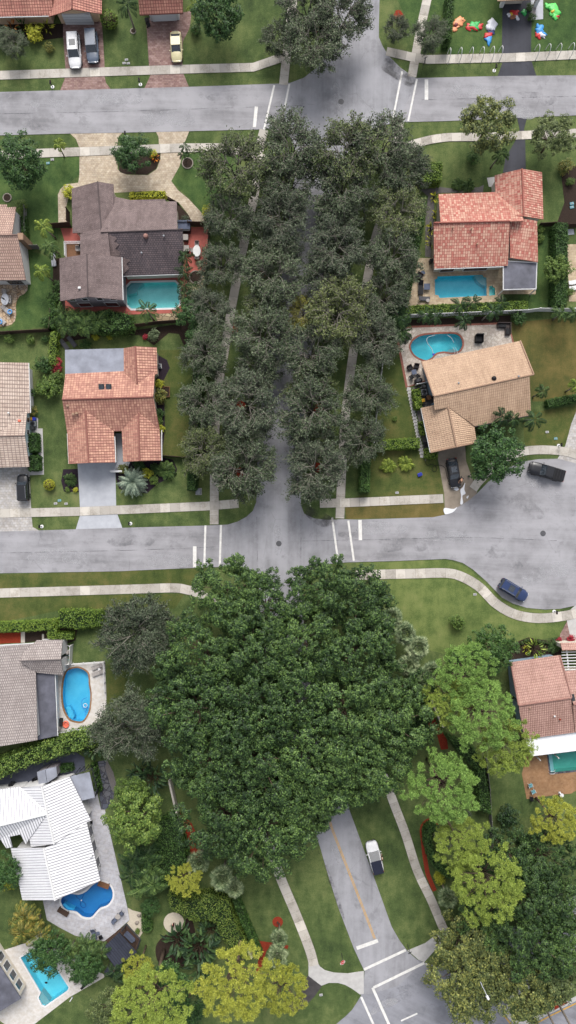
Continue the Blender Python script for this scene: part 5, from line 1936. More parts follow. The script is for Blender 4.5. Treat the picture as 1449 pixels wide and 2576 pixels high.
# --- G: red tile
hG = house('house', 'red blend tile house above the rectangular turquoise pool', t(4, (980, 260))[0])
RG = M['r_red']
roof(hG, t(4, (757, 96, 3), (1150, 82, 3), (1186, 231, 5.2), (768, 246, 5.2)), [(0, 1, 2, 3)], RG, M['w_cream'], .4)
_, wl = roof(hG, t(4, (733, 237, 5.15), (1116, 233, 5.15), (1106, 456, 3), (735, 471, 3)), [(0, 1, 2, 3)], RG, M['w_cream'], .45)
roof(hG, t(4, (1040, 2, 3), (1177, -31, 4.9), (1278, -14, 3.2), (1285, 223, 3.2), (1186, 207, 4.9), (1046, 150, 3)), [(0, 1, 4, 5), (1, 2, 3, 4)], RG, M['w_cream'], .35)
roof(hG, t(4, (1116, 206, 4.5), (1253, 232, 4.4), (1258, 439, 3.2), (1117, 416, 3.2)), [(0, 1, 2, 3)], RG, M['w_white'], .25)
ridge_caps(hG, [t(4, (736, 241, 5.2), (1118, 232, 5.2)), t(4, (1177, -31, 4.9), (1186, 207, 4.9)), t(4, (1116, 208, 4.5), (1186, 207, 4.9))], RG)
pr, _ = roof(hG, t(4, (1083, 432, 2.7), (1252, 441, 2.7), (1248, 574, 2.7), (1083, 578, 2.7)), [(0, 1, 2, 3)], M['r_memdark'], None, name='patio_roof', th=.1)
mb = MB()
q = [W(*p, 2.72) for p in t(4, (1083, 432), (1252, 441), (1248, 574), (1083, 578))]
for a in range(4): mb.tube([q[a], q[(a + 1) % 4]], .08, 4)
for p in q: mb.box((p.x, p.y, 1.35), (.12, .12, 2.7))
mb.build('patio_frame', M['white'], hG)
gutter(hG, t(4, (735, 473, 3), (1085, 461, 3)), M['white'])
for x, y, z in ((828, 268, 4.9), (922, 272, 4.9), (950, 350, 4.1)): vent(hG, *t(4, (x, y))[0], z, M['r_tan'], 0)
for k in range(len(wl)):
    e = Vector(wl[(k + 1) % len(wl)][:2]) - Vector(wl[k][:2])
    if e.normalized().x > .9:
        for u in ((.1, .3), (.45, .8)): on_wall(hG, wl, k, u[0], u[1], .1, 2.1, 'patio_door', M['glass'], M['white'])
# --- H: tan
hH = house('house', 'tan tile house with a garage gable beside the kidney pool', t(6, (930, 200))[0])
RH = M['r_tan']
roof(hH, t(6, (672, 58, 3), (1168, -46, 3), (1236, 123, 5.2), (733, 231, 5.2)), [(0, 1, 2, 3)], RH, M['w_blue'], .55)
roof(hH, t(6, (733, 236, 5.18), (1216, 133, 5.18), (1222, 327, 3.1), (940, 383, 3.1), (810, 288, 4.43), (737, 302, 4.44)), [(0, 1, 2, 3, 4, 5)], M['r_rose'] if False else RH, M['w_blue'], .5)
_, wl = roof(hH, t(6, (669, 291, 2.9), (800, 262, 4.4), (925, 300, 2.9), (950, 466, 2.9), (847, 487, 4.4), (717, 515, 2.9)), [(0, 1, 4, 5), (1, 2, 3, 4)], RH, M['w_blue'], .4)
ridge_caps(hH, [t(6, (733, 233, 5.2), (1236, 123, 5.2)), t(6, (806, 288, 4.4), (847, 487, 4.4)), t(6, (672, 58, 3), (733, 231, 5.2)), t(6, (1168, -46, 3), (1236, 123, 5.2)), t(6, (717, 515, 2.9), (847, 487, 4.4), (950, 466, 2.9))], RH)
for k in range(len(wl)):
    e = Vector(wl[(k + 1) % len(wl)][:2]) - Vector(wl[k][:2])
    if e.normalized().x > .8 and e.length > 2: on_wall(hH, wl, k, .1, .95, .03, 2.2, 'garage_door', M['garage'], M['white'])
gutter(hH, t(6, (669, 293, 2.9), (716, 515, 2.9)), M['white'])
gutter(hH, t(6, (942, 385, 3.1), (1222, 329, 3.1)), M['dkmetal'])
vent(hH, *t(6, (1036, 143))[0], 5.0, M['black'], 1)
vent(hH, *t(6, (856, 168))[0], 4.6, M['grey_metal'], 0)
vent(hH, *t(6, (1157, 134))[0], 5.1, M['grey_metal'], 0)
# --- I: light grey
hI = house('house', 'light grey tile house with a dark flat strip beside the oval pool', t(7, (90, 800))[0])
roof(hI, t(7, (185, 580, 3), (315, 578, 3), (306, 676, 4.4), (98, 682, 4.4), (120, 640, 3.7)), [(0, 1, 2, 3, 4)], M['r_lgrey'], M['w_white'], .3)
roof(hI, t(7, (98, 684, 4.38), (306, 677, 4.38), (320, 757, 3.3), (180, 742, 3.3)), [(0, 1, 2, 3)], M['r_lgrey'], M['w_white'], .3)
roof(hI, t(7, (-600, 640, 3), (0, 612, 3), (186, 596, 3), (100, 680, 3.3), (180, 742, 3.5), (189, 1082, 4.7), (5, 1113, 4.8), (-600, 1200, 4.8)), [(0, 1, 2, 3, 4, 5, 6, 7)], M['r_lgrey'], M['w_white'], .3)
fr, _ = roof(hI, t(7, (178, 742, 2.8), (272, 742, 2.8), (287, 1060, 2.8), (187, 1082, 2.8)), [(0, 1, 2, 3)], M['r_memdark'], M['w_white'], .3, name='flat_roof')
ridge_caps(hI, [t(7, (98, 683, 4.4), (306, 676, 4.4))], M['r_lgrey'], .1)
gutter(hI, t(7, (276, 742, 2.8), (290, 1062, 2.8)), M['white'])
gutter(hI, t(7, (-600, 638, 3), (186, 595, 3)), M['white'])
# --- J: white tile
hJ = house('house', 'white barrel tile house around a small open courtyard', t('J', (450, 900))[0])
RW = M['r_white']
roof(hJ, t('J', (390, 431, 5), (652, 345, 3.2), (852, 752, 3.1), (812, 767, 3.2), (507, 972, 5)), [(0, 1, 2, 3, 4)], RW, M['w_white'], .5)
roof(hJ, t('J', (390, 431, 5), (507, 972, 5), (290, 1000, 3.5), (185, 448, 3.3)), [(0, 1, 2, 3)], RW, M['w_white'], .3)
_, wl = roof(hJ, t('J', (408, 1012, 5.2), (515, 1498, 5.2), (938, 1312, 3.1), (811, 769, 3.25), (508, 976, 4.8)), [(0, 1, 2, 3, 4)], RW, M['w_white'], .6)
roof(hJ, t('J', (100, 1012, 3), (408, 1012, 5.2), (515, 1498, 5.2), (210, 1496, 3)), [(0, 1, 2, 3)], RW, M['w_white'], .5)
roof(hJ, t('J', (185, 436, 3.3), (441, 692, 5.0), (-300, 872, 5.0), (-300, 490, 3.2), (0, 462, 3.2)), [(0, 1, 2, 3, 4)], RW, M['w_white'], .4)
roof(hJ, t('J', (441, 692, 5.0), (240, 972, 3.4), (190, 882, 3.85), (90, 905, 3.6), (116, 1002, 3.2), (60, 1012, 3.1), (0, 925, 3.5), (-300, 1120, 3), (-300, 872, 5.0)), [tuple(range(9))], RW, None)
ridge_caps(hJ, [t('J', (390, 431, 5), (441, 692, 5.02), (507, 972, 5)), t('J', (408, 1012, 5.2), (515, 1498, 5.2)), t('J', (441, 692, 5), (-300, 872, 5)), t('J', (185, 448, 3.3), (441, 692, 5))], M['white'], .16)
roof(hJ, t('J', (652, 340, 2.9), (836, 299, 2.9), (888, 536, 2.9), (716, 578, 2.9)), [(0, 1, 2, 3)], M['r_membrane'], None, name='flat_roof', th=.12)
mb = MB()
q = [W(*p, 2.85) for p in t('J', (700, 320), (862, 262), (905, 470), (888, 530))]
for a in range(3):
    mb.tube([q[a], q[a + 1]], .06, 4)
    for k in range(5):
        p = q[a].lerp(q[a + 1], k / 4)
        mb.box((p.x, p.y, 1.42), (.08, .08, 2.85))
for k in range(5): mb.tube([q[1].lerp(q[2], k / 4), W(*t('J', (838 + 12 * k, 300 + 56 * k))[0], 2.9)], .045, 4)
for k in range(4): mb.tube([q[0].lerp(q[1], k / 3), W(*t('J', (655 + 60 * k, 340 - 13 * k))[0], 2.9)], .045, 4)
mb.build('screen_frame', M['dkmetal'], hJ)
for x, y, z in ((590, 1090, 4.4), (515, 1235, 5.0), (850, 1085, 3.7), (820, 1335, 3.6), (540, 845, 4.7), (660, 1030, 4.2)): vent(hJ, *t('J', (x, y))[0], z - .15, M['white'], 2)
for k in range(len(wl)):
    e = Vector(wl[(k + 1) % len(wl)][:2]) - Vector(wl[k][:2])
    if e.normalized().y > .8 and e.length > 4:
        for u in ((.1, .25), (.4, .6), (.72, .9)): on_wall(hJ, wl, k, u[0], u[1], .1, 2.1, 'patio_door', M['glass'], M['white'])
# --- K
hK = house('house', 'grey roofed house corner with four windows beside the lower left pool', t(11, (-40, 800))[0])
_, wl = roof(hK, t(11, (-260, 500, 3.2), (-40, 612, 3.2), (106, 838, 3.2), (-260, 1060, 3.2)), [(0, 1, 2, 3)], M['r_memdark'], M['w_cream'], .25)
for k in range(len(wl)):
    e = Vector(wl[(k + 1) % len(wl)][:2]) - Vector(wl[k][:2])
    e = e.normalized()
    if e.y > .3 and e.x < .1 and (Vector(wl[(k + 1) % len(wl)][:2]) - Vector(wl[k][:2])).length > 5:
        for u in (.08, .3, .52, .74): on_wall(hK, wl, k, u, u + .14, .8, 2.3, 'window', M['glass'], M['white'])
# --- L
hL = house('house', 'pink clay tile house with a white flat roof by the green pool', t(8, (1300, 900))[0])
RL = M['r_pink']
roof(hL, t(8, (1120, 691, 3), (1367, 655, 3), (1426, 867, 5), (1160, 907, 5)), [(0, 1, 2, 3)], RL, M['w_blue'], .4)
roof(hL, t(8, (1160, 910, 4.98), (1424, 871, 4.98), (1442, 1044, 3.2), (1190, 1078, 3.2)), [(0, 1, 2, 3)], RL, M['w_blue'], .35)
roof(hL, t(8, (1390, 735, 3.6), (1700, 712, 3.6), (1700, 878, 4.9), (1436, 902, 4.9)), [(0, 1, 2, 3)], RL, M['w_cream'], .3)
roof(hL, t(8, (1432, 906, 4.88), (1700, 882, 4.88), (1700, 1012, 3.2), (1444, 1044, 3.2)), [(0, 1, 2, 3)], RL, M['w_cream'], .3)
roof(hL, t(8, (1370, 594, 3), (1700, 585, 3), (1700, 625, 3.5), (1380, 630, 3.5)), [(0, 1, 2, 3)], RL, M['w_cream'], .2, name='roof')
ridge_caps(hL, [t(8, (1160, 908, 5), (1426, 869, 5)), t(8, (1367, 655, 3), (1426, 867, 5)), t(8, (1120, 691, 3), (1160, 907, 5)), t(8, (1436, 903, 4.9), (1700, 880, 4.9))], RL)
roof(hL, t(10, (1185, 222, 2.8), (1449, 183, 2.8), (1750, 145, 2.8), (1750, 268, 2.8), (1449, 306, 2.8), (1226, 333, 2.8)), [(0, 1, 2, 3, 4, 5)], M['r_memwhite'], None, name='flat_roof', th=.2)
mb = MB()
for p in t(10, (1240, 325), (1330, 314), (1449, 300)):
    w = W(*p, 0)
    mb.box((w.x, w.y, 1.3), (.14, .14, 2.6))
mb.build('porch_post', M['white'], hL)
mb = MB()
for k in range(7):
    a, b = W(*t(8, (1376, 640 + 15 * k))[0], 2.9), W(*t(8, (1600, 634 + 15 * k))[0], 2.9)
    mb.tube([a, b], .07, 4)
for x in (1402, 1500): mb.tube([W(*t(8, (x, 628))[0], 2.78), W(*t(8, (x + 10, 735))[0], 2.78)], .1, 4)
mb.build('pergola', M['white'], hL)
p = W(*t('L', (1405, 930))[0], 4.6)
MB().rbox((p.x, p.y, 4.72), (.5, 1.3, .12), .03, .2).build('skylight', M['dkmetal'], hL)
vent(hL, *t('L', (812, 1058))[0], 4.6, M['r_tan'])
vent(hL, *t('L', (1220, 1215))[0], 3.9, M['mulch_red'])
vent(hL, *t('L', (1146, 1170))[0], 4.0, M['white'])
# --- small garden buildings
sh = thing('garden_pavilion', 'dark blue roofed garden pavilion on a brown timber deck', 'pavilion', W(*t(11, (620, 560))[0]))
roof(sh, t(11, (512, 588, 2.7), (600, 505, 3.3), (690, 605, 3.3), (580, 682, 2.7)), [(0, 1, 2, 3)], M['r_slate'], None, th=.12)
roof(sh, t(11, (606, 500, 3.28), (635, 458, 2.7), (722, 545, 2.7), (694, 600, 3.28)), [(0, 1, 2, 3)], M['wood_dk'], None, name='rafters', th=.06) if False else None
mb = MB()
for p in t(11, (535, 560), (632, 470), (700, 540), (595, 640)):
    w = W(*p)
    mb.box((w.x, w.y, 1.4), (.2, .2, 2.8))
mb.build('post', M['wood_dk'], sh)
P_ = ccw([W2(p) for p in t(11, (520, 552), (640, 458), (708, 540), (590, 645))])
MB().prism(P_, .02, .18).build('deck', M['wood_dk'], sh)
mb = MB()
for a, b in (((612, 500), (636, 462)), ((690, 590), (706, 540)), ((636, 462), (706, 540))):
    mb.tube([W(*t(11, a)[0], 2.75), W(*t(11, b)[0], 2.75)], .12, 4)
mb.build('beam', M['dkmetal'], sh)
w = W(*t(11, (655, 520))[0])
s2 = thing('outdoor_sofa', 'lilac grey sofa inside the dark roofed pavilion', 'sofa', (w.x, w.y, .18), hd(1, 1))
MB().rbox((w.x, w.y, .42), (1.9, .8, .4), .08).build('seat', M['cushion'], s2)
MB().rbox((w.x, w.y + .35, .75), (1.9, .2, .5), .08).build('backrest', M['cushion'], s2)
lt = thing('garden_shed', 'small blue grey hut roof beside the dark roofed pavilion', 'shed', W(*t(11, (550, 708))[0]))
roof(lt, t(11, (523, 705, 2.3), (540, 682, 2.5), (580, 710, 2.5), (562, 735, 2.3)), [(0, 1, 2, 3)], M['r_slate'], M['wood_dk'], .12)
gs = thing('garden_shed', 'pale grey roofed lean-to beside the slate courtyard', 'shed', W(*t('J', (440, 330))[0]))
roof(gs, t('J', (345, 300, 2.6), (420, 275, 2.9), (440, 400, 2.9), (365, 425, 2.6)), [(0, 1, 2, 3)], M['r_membrane'], M['w_grey'], .1)
roof(gs, t('J', (424, 274, 2.88), (525, 250, 2.6), (535, 340, 2.6), (444, 400, 2.88)), [(0, 1, 2, 3)], M['r_membrane'], M['w_grey'], .1)
# ================================================================= plants
L1 = leafmat('dark canopy leaves', c(26, 44, 24, .97), c(52, 79, 40, .97), c(112, 141, 72, .97), .3)
L_glossy = leafmat('glossy green leaves', c(28, 50, 26, 1.1), c(46, 76, 36, 1.1), c(80, 112, 56, 1.1), .5)
L_oak = leafmat('grey green oak leaves', c(40, 53, 37, 1.04), c(71, 86, 60, 1.04), c(116, 129, 96, 1.04), .3)
L_oak2 = leafmat('grey oak leaves', c(42, 54, 40, 1.02), c(71, 84, 63, 1.02), c(114, 124, 98, 1.02), .3)
L_oaky = leafmat('yellowing oak leaves', c(84, 90, 40, 1.2), c(118, 120, 52, 1.2), c(158, 152, 66, 1.2), .3)
L_oakg = leafmat('fresh green oak leaves', c(46, 58, 34, 1.1), c(80, 94, 54, 1.1), c(124, 134, 82, 1.1), .3)
L_oakf = leafmat('yellow green oak leaves', c(54, 64, 36, 1.1), c(86, 97, 54, 1.1), c(128, 137, 82, 1.1), .3)
L_pine = leafmat('yellow green pine needles', c(82, 100, 42, 1.25), c(124, 144, 58, 1.25), c(164, 180, 84, 1.25), .3)
L_piney = leafmat('yellow pine needles', c(100, 108, 40, 1.2), c(150, 158, 58, 1.2), c(198, 198, 88, 1.2), .3)
L_pineg = leafmat('green pine needles', c(70, 96, 44, 1.3), c(106, 140, 64, 1.3), c(148, 180, 92, 1.3), .3)
L_olive = leafmat('olive yellow leaves', c(56, 68, 38, 1.05), c(88, 100, 56, 1.05), c(148, 150, 80, 1.05), .35)
L_bright = leafmat('bright green leaves', c(50, 72, 30, 1.1), c(82, 108, 44, 1.1), c(128, 148, 70, 1.1), .6)
L_lime = leafmat('lime yellow leaves', c(120, 130, 32, 1.1), c(168, 172, 48, 1.1), c(206, 200, 74, 1.1), .9)
L_hedge = leafmat('hedge leaves', c(34, 58, 26, 1.1), c(54, 84, 36, 1.1), c(86, 116, 54, 1.1), 1.2)
L_hedgeb = leafmat('bright hedge leaves', c(60, 84, 28, 1.1), c(92, 118, 42, 1.1), c(134, 154, 62, 1.1), 1.2)
L_ivy = leafmat('olive hedge leaves', c(50, 72, 28, 1.1), c(80, 104, 40, 1.1), c(118, 132, 58, 1.1), .8)
L_palm = leafmat('palm fronds', c(38, 58, 32, 1.2), c(66, 90, 48, 1.2), c(108, 130, 70, 1.2), .8)
L_palmd = leafmat('dark palm fronds', c(26, 46, 28, 1.15), c(44, 68, 38, 1.15), c(76, 100, 54, 1.15), .8)
L_palmy = leafmat('yellow green palm fronds', c(72, 92, 36, 1.2), c(112, 132, 54, 1.2), c(160, 170, 80, 1.2), .8)  # fronds of a yellower green
L_silver = leafmat('silver green palm fronds', c(84, 104, 92, 1.2), c(122, 140, 122, 1.2), c(160, 170, 148, 1.2), .8)
L_fan = leafmat('sabal palm fronds', c(62, 80, 52, 1.2), c(100, 116, 82, 1.2), c(146, 156, 118, 1.2), .8)
L_red = leafmat('red leaves', c(110, 26, 40, 1.2), c(150, 40, 56, 1.2), c(180, 62, 70, 1.2), 1.5)
L_orange = leafmat('orange leaves', c(140, 80, 30, 1.2), c(196, 110, 40, 1.2), c(220, 150, 60, 1.2), 1.5)
L_bronze = leafmat('bronze green leaves', c(62, 74, 34, 1.1), c(96, 106, 48, 1.1), c(156, 138, 66, 1.1), .8)
B_grey = bark('grey bark', c(98, 94, 86), c(142, 138, 128))
B_brown = bark('brown bark', c(84, 70, 60), c(122, 106, 92))
B_palm = bark('palm trunk bark', c(118, 110, 102), c(156, 148, 138))

rg = np.random.default_rng
canopy = [lobed_tree('canopy_tree', 'x', 'tree', rg(10 + i), 6.3, 11.5, 3.4, 29, 1.42, 22, .43, 24, .28, .2, L1, B_brown, .35, None, .5, 16, False, .42) for i in range(3)]
dense = [lobed_tree('shade_tree', 'x', 'tree', rg(20 + i), 3.2, 6.5, 2.4, 26, .95, 9, .48, 20, .3, .18, L_glossy, B_brown, .2, None, .5, 10) for i in range(2)]
loose = [lobed_tree('leafy_tree', 'x', 'tree', rg(30 + i), 4.2, 8.5, 2.6, 34, .85, 9, .5, 17, .34, .2, L_olive, B_brown, .22, None, .4, 20, False, .3) for i in range(2)]
oaks = [oak('oak_tree', 'x', rg(40 + i), 4.9, 8.6, L_oak, B_grey) for i in range(3)]
fineoak = [oak('oak_tree', 'x', rg(50 + i), 5.2, 8.2, L_oak2, B_grey, 10, 7, 7, 40, .26, .12) for i in range(2)]
pines = [lobed_tree('pine_tree', 'x', 'tree', rg(60 + i), 5.0, 13.5, 3.0, 58, .62, 13, .27, 34, .26, .055, L_pine, B_brown, .24, None, .3, 30, True, .24) for i in range(3)]
palmA = palm('palm_tree', 'x', rg(70), L_palm, B_palm, 11, 2.3, 5.2, .12, .5, .14, (0, 0), (-.1, 1.1))
palmB = palm('palm_tree', 'x', rg(71), L_palm, B_palm, 9, 2.0, 4.2, .10, .46, .14, (.4, .2), (-.1, 1.0))
palmC = palm('palm_tree', 'x', rg(72), L_palmy, B_palm, 9, 2.0, 4.6, .11, .55, .17, (.2, -.3), (-.1, 1.0))
clump = palm('clump_palm', 'x', rg(73), L_palmd, B_palm, 9, 1.9, 2.8, .05, .5, .12, (0, 0), (.2, 1.25), 15, 1.5, 4, False)
lowpalm = palm('low_palm', 'x', rg(74), L_palm, B_palm, 18, 1.25, .2, .1, .36, .09, (0, 0), (.15, 1.3), 14, 1.3, 1, False)
silver = palm('silver_palm', 'x', rg(75), L_silver, B_palm, 64, 2.7, 1.0, .28, .42, .07, (0, 0), (-.15, 1.45), 26, 1.0, 1, False)
fanp = fan_palm('fan_palm', 'x', rg(76), L_fan, B_palm, 30, 1.15, .95, 5.0)
paddle = blade_plant('bird_of_paradise', 'x', rg(77), L_palmd, 60, 2.0, 3.2, 1.4, .42)
blade = blade_plant('leafy_plant', 'x', rg(78), L_palmy, 26, .8, 1.5, .8, .16)
shrubA = shrub('shrub', 'x', rg(79), 1.0, 1.3, L_hedge)
shrubB = shrub('shrub', 'x', rg(80), 1.0, 1.1, L_bright, 1200, .18, .1)
ball = clipped('clipped_shrub', 'x', rg(81), .8, 1.4, L_bright)
ballk = clipped('clipped_shrub', 'x', rg(82), .3, .55, L_hedge, 260, .09, .06)


def plant(kind, fx, fy, hv, sc=1, label=None, group=None, rz=None, mats=None, wide=None):
    w = W(fx, fy, hv)
    if rz is None: rz = random.random() * 6.28
    s = sc if wide is None else (sc * wide, sc * wide, sc)
    return kind.put((w.x, w.y, 0), rz, s, label, group, mats)


# ---- the big dark canopy over the lower road
G_ = 'dark green trees of the big canopy'
for i, (x, y, s, lb) in enumerate((
    (572, 1498, .78, 'dark green canopy tree at the upper left corner beside the bend of the left pavement'),
    (668, 1545, .78, 'dark green canopy tree left of the road mouth at the top of the big canopy'),
    (820, 1490, .74, 'dark green canopy tree right of the road mouth at the top of the big canopy'),
    (905, 1520, .78, 'dark green canopy tree at the upper right corner beside the curved right pavement'),
    (508, 1655, .85, 'dark green canopy tree beside the upper of the two grey oaks by the oval pool'),
    (628, 1655, .85, 'dark green canopy tree in the upper left middle of the big canopy'),
    (760, 1620, .85, 'dark green canopy tree directly below the road mouth in the big canopy'),
    (905, 1645, .9, 'dark green canopy tree beside the uppermost fan palms'),
    (492, 1795, .9, 'dark green canopy tree beside the lower grey oak on the left rim'),
    (615, 1785, .9, 'dark green canopy tree left of the middle of the big canopy'),
    (740, 1755, .9, 'dark green canopy tree at the very middle of the big canopy'),
    (870, 1790, .92, 'dark green canopy tree right of the middle of the big canopy'),
    (985, 1830, .9, 'dark green canopy tree on the right rim beside the red mulch strip'),
    (520, 1935, .85, 'dark green canopy tree at the left rim near the bright garden tree'),
    (640, 1915, .92, 'dark green canopy tree in the lower left middle of the big canopy'),
    (775, 1900, .9, 'dark green canopy tree in the lower middle of the big canopy'),
    (905, 1935, .9, 'dark green canopy tree at the lower right rim above the right pavement'),
    (560, 2075, .85, 'dark green canopy tree at the lower left rim beside the weathered white wall'),
    (665, 2110, .9, 'dark green canopy tree at the bottom tip of the big canopy'),
    (1035, 1760, .6, 'dark green canopy tree beside the lowest fan palm on the right rim'), (800, 1975, .7, 'dark green canopy tree just above the hidden middle of the lower road'), (430, 1730, .5, 'smallest dark green canopy tree bulging from the left rim'),
    (765, 2035, .8, 'dark green canopy tree above the double yellow line at the lower end'))):
    plant(canopy[i % 3], x, y, 10, s * 1.07, lb, G_)
# lower right wood
for i, (x, y, s, lb, m) in enumerate((
    (1290, 2175, .7, 'dark green tree below the small lawn shrub on the right side', L1), (1385, 2180, .7, 'dark green tree behind the yellow pine at the right edge', L1),
    (1340, 2280, .8, 'dark green tree right of the large yellow green pine', L1), (1420, 2300, .75, 'dark green tree at the right edge above the main road', L1),
    (1235, 2345, .7, 'dark green tree just below the large yellow green pine', L1), (1345, 2390, .8, 'dark green tree overhanging the main road near the right edge', L1),
    (1430, 2400, .7, 'dark green tree over the median at the right edge', L1))):
    plant(canopy[i % 3], x, y, 9, s, lb, 'dark trees by the main road', None, {'crown': m})
for i, (x, y, s, lb, m) in enumerate((
    (1165, 2380, 1.0, 'olive tree over the pavement ramp at the lower right corner', L_olive), (1155, 2470, .95, 'olive tree left of the tall street lamp', L_olive),
    (1245, 2455, .95, 'olive tree right of the tall street lamp', L_olive), (1200, 2530, .85, 'olive tree lowest of the group, over the main road lane', L_olive),
    (1320, 2500, 1.0, 'olive tree on the nose of the median island', L_olive), (1235, 2410, .8, 'green tree above the tall street lamp', L_oakg), (1400, 2480, .9, 'green tree over the median beside the red mulch bed', L_oakg))):
    plant(loose[i % 2], x, y, 7.5, s, lb, 'loose olive trees by the main road', None, {'crown': m})

# ---- oaks of the boulevard
OK_ = 'grey green oaks along the boulevard'
A_ = 'grey green oak '
rows = [
    ('outside the left pavement', [(590, 414, .74), (574, 528, .56), (552, 648, .5), (522, 760, .46), (512, 880, .54), (508, 1010, .55), (506, 1130, .54)]),
    ('between the left pavement and the boulevard', [(734, 372, .85), (722, 455, .72), (706, 545, .74), (698, 622, .62), (682, 692, .78), (670, 768, .62), (660, 842, .8), (648, 930, .62), (624, 1015, .84), (622, 1100, .62), (610, 1180, .8)]),
    ('between the boulevard and the right pavement', [(868, 382, .9), (866, 470, .8), (858, 545, .66), (848, 612, .76), (822, 690, .62), (786, 885, .76), (778, 960, .62), (786, 1028, .84), (784, 1105, .62), (790, 1180, .8)]),
    ('outside the right pavement', [(962, 366, .72), (1022, 412, .58), (1006, 520, .6), (994, 628, .6), (975, 735, .54), (948, 850, .56), (930, 980, .54), (915, 1100, .52)]),
]
for x, y in ((676, 548), (655, 690), (590, 826), (608, 1018), (603, 1188), (800, 1026), (798, 1176), (852, 660), (1002, 38), (795, 72)):
    w = W(x, y)
    flat('tree_mulch', [(w.x + .8 * math.cos(a) * (1 + .2 * math.sin(3 * a + x)), w.y + .8 * math.sin(a)) for a in np.linspace(0, 2 * PI, 15)[:-1]], M['mulch_red'], .024, world=True)
ordn = ['first', 'second', 'third', 'fourth', 'fifth', 'sixth', 'seventh', 'eighth', 'ninth', 'tenth', 'eleventh']
n_ = 0
for nm, lst in rows:
    for j, (x, y, s) in enumerate(lst):
        m = L_oak if (n_ % 3) else (L_oak2 if n_ % 2 else L_oakg)
        plant(oaks[n_ % 3], x, y, 7, s * (1.34 if nm[0] == 'b' else 1.58), A_ + nm + ', ' + ordn[j] + ' down from the top road', OK_, None, {'crown': m})
        n_ += 1
plant(oaks[0], 855, 778, 7.6, 1.12, 'oak with fresh yellow green leaves over the right side of the boulevard', OK_, None, {'crown': L_oakf})
plant(oaks[1], 766, 768, 7.5, .62, 'small bright yellow oak leaning over the boulevard', OK_, None, {'crown': L_oaky})
for x, y, s, lb in ((790, 90, 1.0, 'grey green oak overhanging the mouth of the top street'), (862, 30, 1.0, 'grey green oak at the top edge over the top street'), (775, 0, .95, 'grey green oak at the top edge beside the upper left pavement'),
                    (700, 55, .6, 'small grey green oak left of the upper left pavement'), (1092, 45, .6, 'small grey oak between the upper right pavement and the tall hedge'), (1010, 20, .45, 'little grey oak on the shaded lawn at the top'),
                    (5, 60, .5, 'grey pinkish tree at the upper left edge of the picture')):
    plant(oaks[n_ % 3], x, y, 7, s, lb, OK_); n_ += 1
plant(fineoak[0], 340, 1598, 7, 1.18, 'large fine grey oak above the oval pool'); plant(fineoak[1], 322, 1832, 7, 1.12, 'large fine grey oak below and right of the oval pool')
# ---- other broad trees
plant(dense[0], 336, 392, 3, .78, 'round dense green tree in the island bed of the circular driveway', None, .3)
plant(dense[1], 52, 410, 4.5, 1.05, 'dark green tree on the lawn at the upper left below the top road')
plant(dense[0], 1242, 1146, 4.5, 1.14, 'dark green tree over the corner of the wet driveway', None, 1.2)
plant(loose[0], 1225, 318, 6, .95, 'pale olive tree beside the black driveway above the red tile house', None, 2.0)
plant(loose[1], 1392, 340, 5, .72, 'green tree right of the black driveway above the red tile house', None, .4, {'crown': L_oakg})
plant(dense[1], 545, 40, 4, 1.05, 'dark green tree beside the garage wing at the top', None, 2.2)
plant(loose[0], 345, 2050, 5, .95, 'bright green garden tree right of the white tile house', None, .9, {'crown': L_bright})
plant(loose[1], 330, 2000, 4.5, .6, 'smaller bright green tree above the bright garden tree', None, .9, {'crown': L_bright})
plant(loose[1], 1400, 675, 3, .45, 'small leafy tree with bare grey limbs beside the tall right hedge', None, .9, {'crown': L_bright})
plant(dense[0], 130, 2385, 3, .85, 'round green tree between the two lower left pools')
plant(dense[1], 215, 2430, 3, .7, 'round green tree beside the dark blue roofed pavilion')
plant(dense[0], 60, 2330, 3, .0001 + .6, 'bronze tinged leafy tree left of the blue freeform pool', None, 0, {'crown': L_bronze})
plant(loose[0], 280, 2540, 5, .75, 'grey green tree at the bottom left behind the yellow pine', None, 1.0, {'crown': L_oakg})
plant(dense[1], 1045, 1850, 6, .8, 'dark round tree between the big canopy and the red mulch strip')
plant(dense[0], 1232, 1625, 3, .95, 'shady dark green tree beside the planting bed of the pink tile house', None, 2, {'crown': L_hedge})
plant(dense[1], 1160, 1660, 2.5, .6, 'dark bush between the fan palms and the green pine')
plant(dense[0], 20, 2180, 2.5, .75, 'dark tree at the left edge beside the white tile house')
plant(shrubB, 22, 2218, 1, 1.3, 'lime green bush at the left edge beside the white tile house', None, 0, {'foliage': L_lime})
plant(dense[1], 480, 790, 3, .7, 'dark tree behind the stone paving corner by the left boulevard pavement')
plant(dense[0], 500, 850, 3, .6, 'dark tree at the head of the long left boulevard hedge')
plant(dense[0], 375, 2290, 3, .4, 'dark clipped tree beside the pale sand bed')
plant(dense[1], 430, 2475, 4, .9, 'dark green tree between the two yellow pines at the bottom')
plant(dense[0], 470, 2540, 4, .8, 'dark green tree at the bottom edge between the yellow pines')
